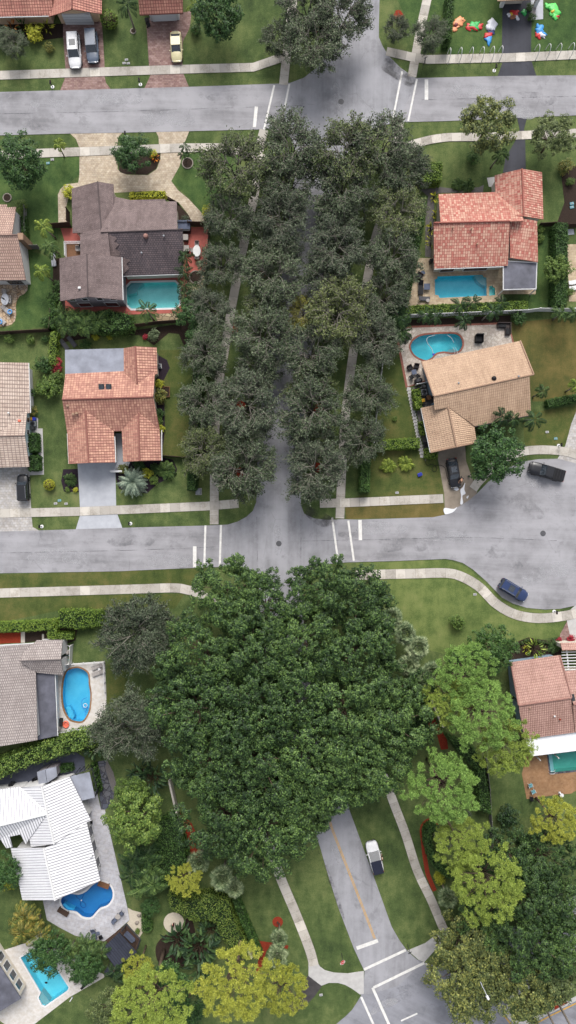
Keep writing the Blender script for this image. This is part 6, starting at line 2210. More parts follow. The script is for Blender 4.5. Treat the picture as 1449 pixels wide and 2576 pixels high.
# ---- pines
for i, (x, y, s, lb, m, h) in enumerate((
    (1175, 1700, .85, 'green pine above the others beside the pink tile house', L_pineg, 12), (1215, 1800, 1.0, 'large green pine left of the pink tile house', L_pineg, 12),
    (1145, 1775, .75, 'green pine beside the lowest fan palms', L_pine, 12), (1280, 1885, .82, 'light green pine reaching over the white flat roof', L_pine, 11),
    (1118, 1985, 1.02, 'broad green pine standing alone above the red mulch loop', L_pineg, 12), (1168, 2145, .8, 'yellow green pine upper of the pair by the curved hedge', L_pine, 12),
    (1228, 2225, 1.02, 'largest yellow green pine in the lower right wood', L_pine, 12), (1425, 2095, .7, 'bright yellow pine at the right edge', L_piney, 12),
    (375, 2525, 1.08, 'yellow green pine at the bottom left', L_pine, 12), (592, 2470, 1.05, 'yellow pine at the bottom beside the long white wall', L_piney, 12),
    (712, 2530, .75, 'yellow pine at the bottom beside the dark wet path', L_piney, 12), (468, 2195, .5, 'small sparse yellow pine leaning over the ivy hedge', L_piney, 8), (352, 2425, .5, 'sparse yellow pine with bare twisted branches beside the pavilion', L_piney, 9))):
    plant(pines[i % 3], x, y, h * s if s < .7 else h, s, lb, 'pines', None, {'crown': m})
# ---- palms
for n, x, y, k, s, lb, m in (
    (1, 290, 735, palmC, .72, 'tall thin palm leaning beside the left pavement under the top road', None), (1, 640, 35, palmA, 1.0, 'palm at the top edge between the two garages', L_palmd),
    (1, 985, 35, palmA, .85, 'palm with yellowing fronds at the top beside the garage wing', L_palmy), (1, 938, 735, palmB, .6, 'small palm upper of two in the round stone ring', L_palmd), (1, 925, 770, palmB, .55, 'small palm lower of two in the round stone ring', L_palmd),
    (2, 1060, 775, palmC, .95, 'palm beside the black driveway above the red tile house', L_palm),
    (3, 232, 262, palmB, 1.0, 'palm beside the wood fence left of the grey shingle house', L_palmy), (3, 252, 345, palmB, .95, 'upper of the twin palms left of the coral deck', L_palm), (3, 245, 390, palmB, .9, 'lower of the twin palms left of the coral deck', L_palm), (3, 225, 492, palmC, .95, 'yellow green palm on the lawn beside the curved patio', L_palmy),
    (3, 932, 415, palmA, .75, 'uppermost palm beside the coral terrace', L_palmd), (3, 928, 490, palmA, .78, 'second palm beside the coral terrace', L_palmd), (3, 925, 560, palmA, .72, 'third palm over the right end of the octagonal pool', L_palmd), (3, 978, 575, palmA, .72, 'palm leaning over the crazy paving', L_palmd), (3, 930, 610, palmA, .75, 'lowest palm at the corner of the octagonal pool', L_palmd),
    (3, 742, 685, palmA, 1.0, 'feathery palm below the octagonal pool', L_palm),
    (4, 690, 690, palmB, .95, 'leftmost palm along the white fence below the turquoise pool', L_palmd), (4, 738, 700, palmB, .9, 'second palm from the left along the white fence', L_palmd), (4, 852, 665, palmB, 1.0, 'third palm from the left along the white fence', L_palmd), (4, 918, 650, palmB, .95, 'fourth palm along the white fence, upper of a pair', L_palmd),
    (4, 885, 720, palmB, .95, 'lowest palm along the white fence', L_palmd), (4, 1015, 690, palmB, 1.0, 'palm along the white fence near the spa', L_palmd), (4, 1080, 660, palmB, .9, 'rightmost palm of the row along the white fence', L_palmd), (4, 1385, 690, palmB, .95, 'palm at the lower end of the tall right hedge', L_palm), (4, 1449, 685, palmB, .95, 'palm at the right edge beside the white fence', L_palm),
    (6, 1272, 218, palmC, .8, 'palm on the dry lawn right of the tan house', L_palm), (6, 1442, 190, palmC, .8, 'palm at the right edge of the dry lawn', L_palmy), (6, 1090, 345, palmB, 1.0, 'palm at the front corner of the tan house', L_palmd), (6, 1145, 350, palmB, .9, 'second palm at the front of the tan house', L_palmd), (6, 1245, 335, palmB, 1.2, 'larger palm right of the tan house front', L_palmd)):
    q = t(n, (x, y))[0]
    plant(k, q[0], q[1], (5.2 if k is palmA else 4.5) * s, s, lb, 'feather palms', None, {'fronds': m} if m else None)
for n, x, y, s, lb, m in (
    (3, 345, 735, 1.25, 'clump palm left end of the planting below the grey shingle house', L_palm), (3, 430, 735, 1.25, 'clump palm second in the planting below the grey shingle house', L_palm),
    (4, 540, 740, 1.5, 'dark clump palm at the corner of the pale stone patio', L_palmd), (9, 700, 860, 1.5, 'dark clump palm upper of two right of the white tile house', L_palmd), (9, 745, 960, 1.45, 'dark clump palm lower of two right of the white tile house', L_palm),
    (11, 340, 605, 1.0, 'clump palm beside the lower left pool', L_palm), (11, 455, 585, 1.1, 'clump palm left of the dark blue roofed pavilion', L_palm), (11, 420, 690, .9, 'clump palm over the deck of the lower left pool', L_palmd),
    (11, 620, 720, 1.0, 'clump palm just below the dark blue roofed pavilion', L_palmd), (11, 140, 470, 1.5, 'bronze clump palm beside the lower left pool', L_bronze), (11, 230, 575, .9, 'clump palm at the upper end of the lower left pool', L_palmd),
    (10, 560, 130, 1.2, 'dark clump palm under the right rim of the big canopy', L_palmd)):
    q = t(n, (x, y))[0]
    plant(clump, q[0], q[1], 2.6 * s, s, lb, 'clump palms', None, {'fronds': m})
for n, x, y, s, lb, m in (
    (4, 855, 42, 1.0, 'low palm left of two in front of the red tile house', L_palm), (4, 910, 50, 1.1, 'low palm right of two in front of the red tile house', L_palm), (5, 350, 652, 1.1, 'low palm in the plum mulch left of the grey driveway', L_palm), (5, 835, 605, 1.6, 'broad low palm in the plum mulch bed right of the silver palm', L_palm),
    (5, 780, 600, 1.0, 'smaller low palm between the silver palm and the broad low palm', L_palm), (6, 505, 582, 1.25, 'left of the twin low palms on the worn front lawn', L_palmy), (6, 595, 572, 1.25, 'right of the twin low palms on the worn front lawn', L_palmy), (8, 1345, 612, 1.15, 'low palm beside the pink path in the planting bed', L_palm),
    (8, 1160, 635, .5, 'small pale spiky plant in the planting bed of the pink tile house', L_fan), (10, 770, 735, 1.3, 'grey green low palm inside the curved hedge', L_fan)):
    q = t(n, (x, y))[0]
    plant(lowpalm, q[0], q[1], .8, s, lb, 'low palms', None, {'fronds': m})
plant(silver, 333, 1213, 1.6, 1.0, 'big round silver green palm beside the cool grey driveway')
for x, y, s, lb in ((984, 1551, .9, 'topmost fan palm at the right rim of the big canopy'), (1019, 1592, .95, 'second fan palm from the top beside the bright lawn'), (1050, 1628, 1.0, 'yellow tinged fan palm beside the bright lawn'),
                    (1025, 1672, .95, 'fan palm left in the lower group'), (1085, 1692, .95, 'fan palm right in the lower group beside the pines'), (1048, 1726, 1.0, 'lowest fan palm above the red mulch'),
                    (502, 2165, .9, 'fan palm beside the weathered white wall'), (560, 2205, 1.0, 'fan palm at the lower left rim of the big canopy'), (590, 2230, .8, 'lowest fan palm at the rim of the big canopy'), (702, 2358, .75, 'pale fan palm upper of two in the red mulch bed'), (697, 2402, .9, 'pale fan palm lower of two in the red mulch bed'),
                    (1120, 2105, .8, 'fan palm behind the curved hedge'), (1125, 2255, .85, 'fan palm beside the right pavement below the red mulch')):
    plant(fanp, x, y, 4.8 * s, s, lb, 'fan palms')
for n, x, y, s, lb in ((11, 900, 560, 1.0, 'left part of the large paddle leaved thicket beside the round sculpture disc'), (11, 1000, 600, 1.15, 'tallest paddle leaved plant in the thicket beside the ivy hedge'), (11, 1010, 690, 1.0, 'lower paddle leaved plant above the yellow pine'), (11, 1060, 510, .8, 'small paddle leaved plant beside the ivy hedge'),
                       (9, 760, 450, 1.0, 'dark paddle leaved plant below the grey oak'), (9, 700, 420, .7, 'smaller dark paddle leaved plant below the grey oak'), (9, 475, 290, .75, 'paddle leaved plant at the end of the loose tall hedge')):
    q = t(n, (x, y))[0]
    plant(paddle, q[0], q[1], 2.5 * s, s, lb, 'paddle leaved plants')
for n, x, y, s, lb, m in (
    (1, 65, 145, 1.0, 'orange shrub in the bed before the terracotta house at top left', L_orange), (1, 120, 140, 1.0, 'green leafy plant in the bed before the terracotta house at top left', L_hedge), (1, 235, 140, 1.0, 'yellow leafy plant in the bed before the terracotta house at top left', L_lime),
    (1, 780, 790, .6, 'orange leafy plant in the driveway island', L_orange), (4, 738, 112, .7, 'lime leafy plant upper of three left of the red tile house', L_lime), (4, 740, 195, .55, 'lime leafy plant middle of three left of the red tile house', L_lime), (4, 722, 270, .8, 'lime leafy plant third of those left of the red tile house', L_lime), (4, 726, 340, 1.0, 'large lime leafy plant left of the red tile house', L_lime),
    (8, 1235, 620, 1.4, 'yellow green leafy plant in the planting bed of the pink tile house', L_palmy), (8, 1200, 630, .6, 'small lime leafy plant in the planting bed of the pink tile house', L_lime), (8, 1285, 632, .6, 'small pale leafy plant beside the yellow green leafy plant', L_bright)):
    q = t(n, (x, y))[0]
    plant(blade, q[0], q[1], .8, s, lb, 'leafy bed plants', None, {'leaves': m})
for n, x, y, s, lb, m in (
    (1, 172, 168, 1.4, 'mounded yellow green shrub before the terracotta house at top left', L_lime), (1, 247, 240, .85, 'lone dark shrub on the top left lawn', L_bronze), (1, 20, 190, 1.6, 'grey shrub at the left edge of the top left lawn', L_oak2), (1, 770, 775, .7, 'yellow shrub in the driveway island', L_lime), (1, 985, 150, 1.0, 'dark shrub beside the garage wing driveway', L_hedge),
    (3, 352, 90, 1.25, 'round yellow shrub at the left end of the circular driveway', L_lime), (3, 1052, 195, 1.3, 'lime yellow shrub where the stone path meets the wood fence', L_lime), (3, 930, 225, .7, 'pale shrub beside the grey storage box', L_oak2), (3, 775, 805, 1.0, 'pale variegated shrub in the dark bed', L_fan), (3, 730, 815, .5, 'small red shrub in the dark bed', L_red),
    (3, 480, 815, .6, 'small lime shrub in the dark bed', L_lime), (3, 548, 812, .55, 'small yellow shrub in the dark bed', L_lime), (3, 430, 855, 1.0, 'dark shrub beside the flat grey roof', L_hedge), (3, 155, 828, .8, 'lone bright shrub on the left lawn', L_bright), (3, 48, 825, .8, 'yellow green shrub below the dark fence', L_bright), (3, 228, 825, .6, 'small shrub at the corner of the dark fence', L_hedge),
    (5, 222, 75, 1.5, 'green shrub left of the red bushes', L_hedge), (5, 285, 65, 1.0, 'upper red leaved bush', L_red), (5, 285, 95, .9, 'lower red leaved bush', L_red), (5, 275, 20, .9, 'pale green shrub above the red bushes', L_bright), (5, 285, 140, 1.2, 'green shrub below the red bushes', L_bright), (5, 250, 190, 1.8, 'broad bright green shrub beside the terracotta house', L_bright), (5, 205, 195, 1.0, 'bright shrub left end of the broad green shrub', L_bright), (5, 165, 310, .9, 'bronze shrub beside the pale beige house', L_bronze), (5, 160, 215, .8, 'dark shrub against the pale beige house', L_hedge),
    (5, 800, 170, .8, 'yellow shrub beside the terracotta house', L_lime), (5, 808, 232, 1.2, 'dark shrub with reddish flowers beside the terracotta house', L_bronze), (5, 805, 318, .8, 'dark green shrub beside the terracotta house', L_hedge), (5, 800, 355, .7, 'yellow green shrub beside the terracotta house', L_bright), (5, 808, 395, .7, 'lime shrub at the corner gutter of the terracotta house', L_lime),
    (5, 620, 598, .9, 'brown red shrub beside the white wing wall', L_bronze), (5, 700, 580, 1.0, 'dark shrub under the right front gable', L_hedge), (5, 740, 620, .9, 'yellow shrub behind the silver palm', L_lime), (5, 775, 655, .8, 'green shrub at the lower edge of the plum bed', L_bright), (5, 340, 702, .45, 'small round shrub left in the plum mulch', L_bright), (5, 380, 702, .45, 'small round shrub right in the plum mulch', L_lime),
    (6, 435, 530, .5, 'little shrub below the hedge corner', L_hedge), (6, 538, 345, .45, 'small seedling on the worn side lawn', L_bright), (6, 965, 430, 1.0, 'dark shrub beside the tan garage', L_hedge), (8, 851, 488, 1.3, 'lone bright round shrub on the big curved lawn', L_bright), (8, 1365, 578, .5, 'red leaved plant at the pink path', L_red), (8, 1422, 572, .7, 'purple flowering shrub beside the white pergola', L_red),
    (10, 1108, 635, 1.9, 'dark star shaped shrub on the lower right lawn', L_palmd), (10, 900, 625, .8, 'pale twiggy shrub below the lone broad pine', L_oak2), (10, 765, 920, 1.0, 'pale yellow shrub inside the curved hedge', L_lime), (12, 760, 235, .9, 'pale yellow shrub beside the fan palm by the right pavement', L_lime),
    (2, 930, 800, 1.1, 'round dark shrub around the foot of the pale olive tree', L_hedge), (2, 1395, 840, 1.3, 'bronze shrub in the dark bed at the right', L_bronze), (2, 1420, 915, .7, 'little bright plant in the dark bed at the right', L_bright), (4, 1415, 590, .8, 'bright shrub at the foot of the tall right hedge', L_bright), (4, 1160, 720, 1.2, 'round dark shrub under the white fence', L_hedge), (4, 1268, 275, .7, 'small shrub beside the red tile house', L_bright), (4, 1268, 320, .7, 'second small shrub beside the red tile house', L_bright),
    (3, 110, 160, 1.0, 'bright shrub beside the rose beige house', L_bright), (3, 235, 740, 1.1, 'dark shrub near the lower fence corner of the curved patio lawn', L_hedge), (3, 270, 620, 1.2, 'dark shrub along the left side of the coral deck', L_hedge), (3, 290, 560, 1.0, 'dark shrub left of the two storey wing', L_hedge),
    (11, 690, 500, .5, 'tiny plant on the sand bed', L_bright), (11, 600, 860, 1.6, 'grey green shrub at the lower left lawn corner', L_oakg)):
    q = t(n, (x, y))[0]
    plant(shrubA if s > .55 else shrubB, q[0], q[1], .7 * s, s, lb, 'garden shrubs', None, {'foliage': m})
q = t(1, (550, 100))[0]; plant(ball, q[0], q[1], 1.2, 1.75, 'large clipped round shrub between the two garages', None, 0, {'foliage': L_hedgeb})
q = t(5, (248, 678))[0]; plant(ball, q[0], q[1], .8, 1.15, 'clipped yellow green ball on the side lawn', None, 0, {'foliage': L_lime})
for k, (x, y) in enumerate(((550, 240), (618, 235), (662, 207), (712, 180), (758, 147), (803, 140), (898, 150), (950, 160), (1000, 172), (1053, 175), (1092, 168))):
    q = t('L', (x, y))[0]
    plant(ballk, q[0], q[1], .3, 1.0, 'small clipped dark ball in the curved row edging the planting bed', 'clipped balls edging the planting bed')

# ---- hedges
hr = rg(99)
Hd = L_hedge
hedge('long clipped hedge outside the left boulevard pavement', band([(506, 838), (503, 920), (495, 1005), (487, 1105), (482, 1232)], 21), 2.6, Hd, hr)
hedge('tall hedge between the boulevard and the red tile house', band(t(4, (672, 115), (655, 240), (622, 420), (575, 650)), 26), 2.8, Hd, hr)
hedge('short hedge block beside the lower right boulevard pavement', band(t(6, (392, 470), (385, 712)), 23), 2.4, Hd, hr)
hedge('low hedge across the worn front lawn', band(t(6, (425, 490), (455, 478), (660, 468)), 24), 1.6, L_hedgeb, hr)
hedge('square hedge stub behind the low front hedge', band(t(6, (450, 418), (450, 476)), 28), 1.8, L_hedgeb, hr)
hedge('low hedge along the white fence below the turquoise pool', band(t(4, (592, 682), (900, 672), (1203, 657)), 22), 1.5, L_hedgeb, hr)
hedge('tall hedge right of the red tile house', band(t(4, (1372, 248), (1368, 662)), 30), 2.8, Hd, hr)
hedge('square clipped hedge by the oak at the upper right lawn', t(2, (672, 822), (775, 822), (768, 915), (672, 925)), 2.2, L_hedgeb, hr)
hedge('tall narrow hedge beside the holiday decorations', band(t(2, (816, -40), (812, 100), (800, 210)), 15), 2.6, Hd, hr)
hedge('clipped hedge at the left edge below the middle road', band([(-60, 1580), (60, 1576), (145, 1570)], 23), 1.7, L_hedgeb, hr)
hedge('short clipped return of the left edge hedge', band(t(7, (265, 490), (265, 570)), 22), 1.7, L_hedgeb, hr)
hedge('clipped hedge foot beside the light grey house', band(t(7, (278, 558), (365, 556)), 17), 1.4, L_hedgeb, hr)
hedge('bright bushy hedge block above the light grey house', t(7, (300, 430), (420, 430), (515, 435), (512, 505), (400, 520), (302, 510)), 2.0, L_hedgeb, hr, 70, .24, .14, .3)
hedge('loose tall bright hedge along the top of the white tile house plot', band(t(9, (-80, 425), (0, 395), (120, 340), (250, 300), (400, 255), (480, 240)), 38, True), 3.2, L_bright, hr, 75, .32, .18, .5, seed_lobe=.5)
hedge('wide olive ivy hedge behind the round sculpture disc', t(11, (850, 300), (930, 340), (1030, 320), (1150, 330), (1168, 420), (1250, 590), (1180, 620), (1120, 520), (1090, 440), (960, 430), (860, 370)), 3.0, L_ivy, hr, 60, .22, .14, .25)
hedge('broad dark ivy hedge along the inside of the weathered wall', t(9, (800, 660), (890, 630), (925, 760), (945, 850), (900, 900), (860, 980), (800, 960), (775, 800)), 2.8, L_hedge, hr, 60, .22, .14, .3)
hedge('narrow dark hedge outside the lower white wall', band(t(11, (1185, 335), (1240, 470), (1305, 622)), 15), 1.8, Hd, hr)
hedge('curved dark hedge inside the red mulch loop', band(t(10, (745, 690), (705, 700), (705, 770), (730, 850), (785, 910), (860, 940)), 17, True), 1.7, Hd, hr)
hedge('tall ivy hedge behind the lone broad pine', t(10, (800, 230), (930, 290), (975, 345), (1000, 480), (1020, 620), (960, 600), (945, 400), (850, 300)), 2.6, Hd, hr, 60, .22, .14, .25)
hedge('small hedge strip beside the rose beige house', band([(59, 546), (63, 604)], 12), 1.2, Hd, hr)
hedge('hedge strip beside the stepping stones', band(t(6, (645, 200), (655, 295)), 17), 1.5, L_hedgeb, hr)
hedge('small hedge against the tan garage wall', band(t(6, (672, 362), (682, 425)), 12), 1.3, L_hedgeb, hr)
hedge('clipped bush at the front corner of the tan garage', band(t(6, (690, 520), (752, 520)), 22), 1.2, L_hedgeb, hr)
hedge('low hedge at the right edge of the dry lawn', band(t(6, (1305, 270), (1470, 238)), 18), 1.4, Hd, hr)
hedge('upper rounded hedge bush beside the aqua wall', band(t(5, (168, 420), (172, 512)), 22), 1.5, Hd, hr)
hedge('lower rounded hedge bush beside the aqua wall', band(t(5, (168, 532), (172, 605)), 30), 1.4, Hd, hr)
hedge('leafy thicket below the two storey grey wing', t(3, (460, 695), (560, 685), (660, 710), (665, 780), (560, 795), (460, 790)), 2.6, Hd, hr, 60, .26, .15, .4, seed_lobe=.4)
hedge('yellow clipped hedge along the front of the grey shingle house', band(t(3, (655, 105), (830, 98)), 15), 1.0, L_lime, hr)
hedge('dark hedge strip right of the screen cage', band(t('J', (870, 220), (925, 480)), 13), 1.0, Hd, hr)
hedge('dark hedge along the top of the screen cage', band(t('J', (560, 270), (680, 250)), 18), .8, Hd, hr)
hedge('oval dark hedge patch beside the pale sand bed', t(11, (712, 420), (740, 418), (760, 450), (765, 490), (740, 508), (715, 495)), .9, Hd, hr)
hedge('dark thicket at the foot of the big canopy wall', t(10, (610, 60), (690, 50), (700, 140), (640, 160), (600, 120)), 2.5, Hd, hr)
hedge('green hedge stripe left of the left boulevard hedge head', band(t(3, (280, 790), (268, 880), (266, 960)), 18), 1.6, L_hedgeb, hr, 70, .22, .13, .3)
hedge('dark creeper strip beside the palms below the top left fence', band(t(3, (268, 640), (262, 770)), 14), 1.6, Hd, hr)
hedge('low dark hedge beside the median palms', t('B', (1090, 905), (1225, 890), (1230, 985), (1140, 1020)), 1.0, L_hedgeb, hr)
EXPOSURE = .93
# ================================================================= fences, walls
fence('white vinyl fence between the turquoise pool hedge and the pale stone patio', t(4, (590, 718), (900, 706), (1190, 694), (1250, 686), (1340, 688), (1500, 686)), 1.8, M['white'], 'vinyl_fence', 'fence', False)
fence('long white fence along the worn side lawn by the boulevard', [(981, 797), (966, 870), (950, 1000), (938, 1116)], 1.7, M['white'], 'vinyl_fence', 'fence', False)
fence('dark wood fence at the left gate of the grey shingle house', t(3, (268, 268), (360, 262)), 1.9, M['wood_dk'], 'wood_fence')
fence('short dark wood fence against the grey shingle house', t(3, (352, 250), (350, 190)), 1.9, M['wood_dk'], 'wood_fence')
fence('dark wood fence between the storage box and the boulevard oaks', t(3, (952, 258), (1052, 262)), 1.9, M['wood_dk'], 'wood_fence')
fence('dark wood fence along the crazy paving', t(3, (1055, 270), (1048, 490), (1025, 640), (1005, 720)), 1.7, M['wood_dk'], 'wood_fence')
fence('dark wood fence below the octagonal pool', t(3, (690, 765), (800, 750), (910, 742)), 1.7, M['wood_dk'], 'wood_fence')
fence('grey wood fence between the rose beige house and the palms', t(3, (115, 372), (205, 374)), 1.8, M['fence_grey'], 'wood_fence')
fence('dark wood fence under the curved patio lawn', t(3, (-80, 808), (130, 795), (262, 788)), 1.7, M['wood_dk'], 'wood_fence')
fence('dark wood fence rising beside the planting left of the grey shingle house', t(3, (262, 788), (270, 690)), 1.7, M['wood_dk'], 'wood_fence')
fence('dark wood fence right of the terracotta house', t(5, (815, 532), (940, 542)), 1.3, M['wood_dk'], 'wood_fence', 'fence', False)
fence('thin grey fence along the long boulevard hedge', t(5, (985, 40), (946, 540)), 1.4, M['fence_grey'], 'mesh_fence', 'fence', False, .03)
fence('grey fence beside the lawn of the pink tile house', t(10, (985, 330), (1003, 480), (1012, 640), (1018, 785)), 1.6, M['fence_grey'], 'wood_fence', 'fence', False)
fence('dark fence beside the red tile house lawn', t(4, (1256, 262), (1352, 256)), 1.6, M['wood_dk'], 'wood_fence')
fence('dark fence behind the right patio', t(4, (1400, 266), (1449, 264)), 1.6, M['wood_dk'], 'wood_fence')
fence('weathered white garden wall along the red mulch', t(9, (858, 440), (895, 600), (930, 740), (962, 900)), 1.5, M['whitewall'], 'garden_wall', 'wall', False, .3, 50)
fence('weathered white garden wall beside the ivy hedge', t(11, (1160, 380), (1210, 480), (1268, 605)), 1.5, M['whitewall'], 'garden_wall', 'wall', False, .3, 50)
fence('weathered white garden wall beside the lower fan palms', t(10, (710, 30), (742, 110), (772, 172)), 1.4, M['whitewall'], 'garden_wall', 'wall', False, .3, 50)
fence('white wing wall beside the cool grey driveway', t(5, (565, 612), (622, 612)), 1.2, M['white'], 'wing_wall', 'wall', False, .3, 50)
fence('white screen wall around the pool pump by the light grey house', t(7, (322, 700), (362, 690), (368, 600)), 1.6, M['white'], 'screen_wall', 'fence', False)
fence('dark garden hedge fence at the left edge by the pale beige lawn', t(3, (134, 170), (137, 345)), 1.2, M['fence_grey'], 'wood_fence', 'fence', False, .04)
fence('white screen wall beside the air conditioner of the tan house', t(6, (640, 180), (705, 165)), 1.6, M['white'], 'screen_wall', 'fence', False)
rail_fence('white railing on the upper edge of the oval pool deck', t(7, (370, 694), (528, 685)), 1.1, M['white'])
rail_fence('white railing on the right edge of the oval pool deck', t(7, (529, 690), (534, 840)), 1.1, M['white'])
rail_fence('white railing on the lower edge of the oval pool deck', t(9, (526, 170), (400, 190), (287, 210)), 1.1, M['white'])

# ================================================================= vehicles
PW, PBL, PGB, PCR, PNV = paint('white car paint', c(232, 232, 234)), paint('black car paint', c(20, 21, 28), .34, .2), paint('grey blue car paint', c(92, 104, 122)), paint('cream car paint', c(214, 204, 160)), paint('blue car paint', c(38, 56, 98))
PDK, PNR = paint('charcoal car paint', c(52, 54, 60)), paint('navy roof', c(24, 28, 48))
D2 = PI / 180


def cp(o, n, x, y, ang, h=.8):
    q = t(n, (x, y))[0]
    return put_at(o, q[0], q[1], ang, h)


cp(car('suv_car', 'white SUV with a sunroof on the reddish paver driveway', PW, 'suv', 5.3, 2.05, 1.85, None, True, True), 1, 374, 258, hd(.06, 1))
cp(car('suv_car', 'grey blue SUV beside the white SUV on the paver driveway', PGB, 'suv', 5.0, 2.0, 1.8, None, True), 1, 463, 236, hd(.07, 1))
cp(car('sedan_car', 'cream old sedan on the driveway of the garage wing', PCR, 'sedan', 4.75, 1.85, 1.42), 1, 886, 232, hd(.05, 1))
cp(car('hatchback_car', 'black hatchback with silver roof rails on the pale paver driveway', PBL, 'hatch', 4.25, 1.85, 1.65, None, True), 5, 116, 692, hd(-.05, -1))
cp(car('sedan_car', 'black sedan being washed on the wet driveway of the tan house', PBL, 'sedan', 4.7, 1.85, 1.45, None, False, True), 6, 834, 618, hd(.16, 1))
cp(car('pickup_truck', 'black pickup truck with a covered bed at the kerb of the turning circle', PBL, 'pickup', 5.8, 2.05, 1.9, None, False, False, 'pickup truck'), 6, 1302, 612, hd(-1, -.28))
cp(car('suv_car', 'blue SUV parked on the lower rim of the turning circle', PNV, 'suv', 4.85, 1.98, 1.75, None, True, True), 8, 1134, 328, hd(1, .6))
cp(car('suv_car', 'white SUV with a dark navy roof on the grass beside the lower road', PW, 'fast', 5.1, 2.0, 1.75, PNR), 12, 436, 125, hd(-.26, -1))

# ================================================================= people
SK = plain('skin', c(196, 150, 122), .6, .3, .05, 8)
stand = dict(pelvis=(0, 0, .98), chest=(.06, 0, 1.32), neck=(.1, 0, 1.5), head=(.14, 0, 1.6), crown=(.13, 0, 1.73), face=(1, 0, -.3), shl=(.05, .2, 1.42), shr=(.05, -.2, 1.42), ell=(.2, .28, 1.16), elr=(.22, -.26, 1.18),
             wrl=(.42, .2, 1.1), wrr=(.44, -.18, 1.16), hipl=(0, .1, .92), hipr=(0, -.1, .92), knl=(.05, .12, .5), knr=(.0, -.12, .5), anl=(0, .13, .09), anr=(-.05, -.14, .09))
bent = dict(pelvis=(-.12, 0, .95), chest=(.2, 0, 1.16), neck=(.36, 0, 1.24), head=(.46, 0, 1.26), crown=(.56, 0, 1.33), face=(.6, 0, -1), shl=(.24, .2, 1.18), shr=(.24, -.2, 1.18), ell=(.38, .26, .92), elr=(.42, -.26, .96),
            wrl=(.58, .16, .86), wrr=(.64, -.16, .9), hipl=(-.12, .1, .9), hipr=(-.12, -.1, .9), knl=(.02, .14, .5), knr=(-.06, -.14, .5), anl=(-.04, .16, .09), anr=(-.14, -.16, .09))
w = W(*t(6, (874, 650))[0], .9)
person('shirtless person bending to wash the black sedan', w.x, w.y, hd(-.55, 1), bent, None, plain('dark shorts', c(62, 66, 78), .9, .2, .1, 8), plain('brown hair', c(70, 52, 40), .8, .3, .2, 20), SK)
w = W(*t(12, (474, 128))[0], .9)
person('person in a beige top standing at the side of the white SUV', w.x, w.y, hd(-1, .1), stand, plain('beige shirt', c(200, 184, 164), .9, .2, .1, 8), plain('black trousers', c(40, 40, 46), .9, .2, .1, 8), plain('dark hair', c(40, 34, 32), .8, .3, .2, 20), SK)

# ================================================================= garden furniture
lng_d = k_lounger(M['sling_dk'], M['dkmetal'])
lng_b = k_lounger(M['wicker'], M['wicker'])
lng_g = k_lounger(M['sling'], M['white'])
ch_d = k_chair(M['black'], M['dkmetal'])
ch_g = k_chair(M['sling'], M['grey_metal'])
ch_a = k_chair(M['aqua'], M['white'])
ach = k_armchair(M['wicker'])
tb_ov = k_table(M['concrete_b'], M['dkmetal'], .62, 1.5)
tb_s = k_table(M['cushion'], M['wicker'], .38, 1, .45, 'table', True)
tb_r = k_table(M['sling'], M['dkmetal'], .42)
ac, mbx, mh, ub = k_ac(), k_mailbox(), k_manhole(), k_utility()
bn_d, bn_b = k_bin(M['dkmetal'], M['black']), k_bin(M['dkmetal'], M['dkmetal'])
ub_b = k_utility(M['aqua'])


def put(k, n, x, y, ang, label, group=None, h=.4, z=.03, sc=1, mats=None):
    q = t(n, (x, y))[0]
    w = W(q[0], q[1], h)
    return k.put((w.x, w.y, z), ang, sc, label, group, mats)


put(lng_d, 3, 324, 855, hd(-1, -1.3), 'left grey lounger beside the flat roofed terracotta house', 'loungers beside the terracotta house')
put(lng_d, 3, 363, 840, hd(-1, -1.3), 'right grey lounger beside the flat roofed terracotta house', 'loungers beside the terracotta house')
put(lng_b, 4, 575, 820, hd(-1, -.6), 'dark brown lounger nearest the corner of the pale stone patio', 'brown loungers by the kidney pool')
put(lng_b, 4, 592, 798, hd(-1, -.6), 'dark brown lounger behind the blue side table', 'brown loungers by the kidney pool')
put(tb_s, 4, 583, 806, .3, 'small blue side table between the two brown loungers', None, .4, .03, .75)
put(lng_d, 4, 668, 568, hd(0, -1), 'black covered lounger beside the turquoise pool', None, .4, .03, 1.15, {'seat': M['black'], 'backrest': M['black']})
put(lng_d, 4, 686, 622, hd(-1, 0), 'dark lounger at the lower left of the turquoise pool', None)
put(tb_s, 4, 697, 565, 0, 'grey low table beside the black covered lounger', None, .3, .03, 1.3)
put(ach, 4, 660, 508, hd(.8, .5), 'blue grey covered armchair left of the turquoise pool', None, .4, .03, 1.25)
put(tb_s, 4, 679, 492, .4, 'small grey table beside the covered armchair', None, .3, .03, .8)
put(bn_d, 4, 720, 435, .2, 'dark pot shaped bin at the corner of the red tile house', None, .5, .03, 1.0)
put(tb_r, 4, 703, 632, 0, 'small dark round table beside the lower lounger', None, .4, .03, .7)
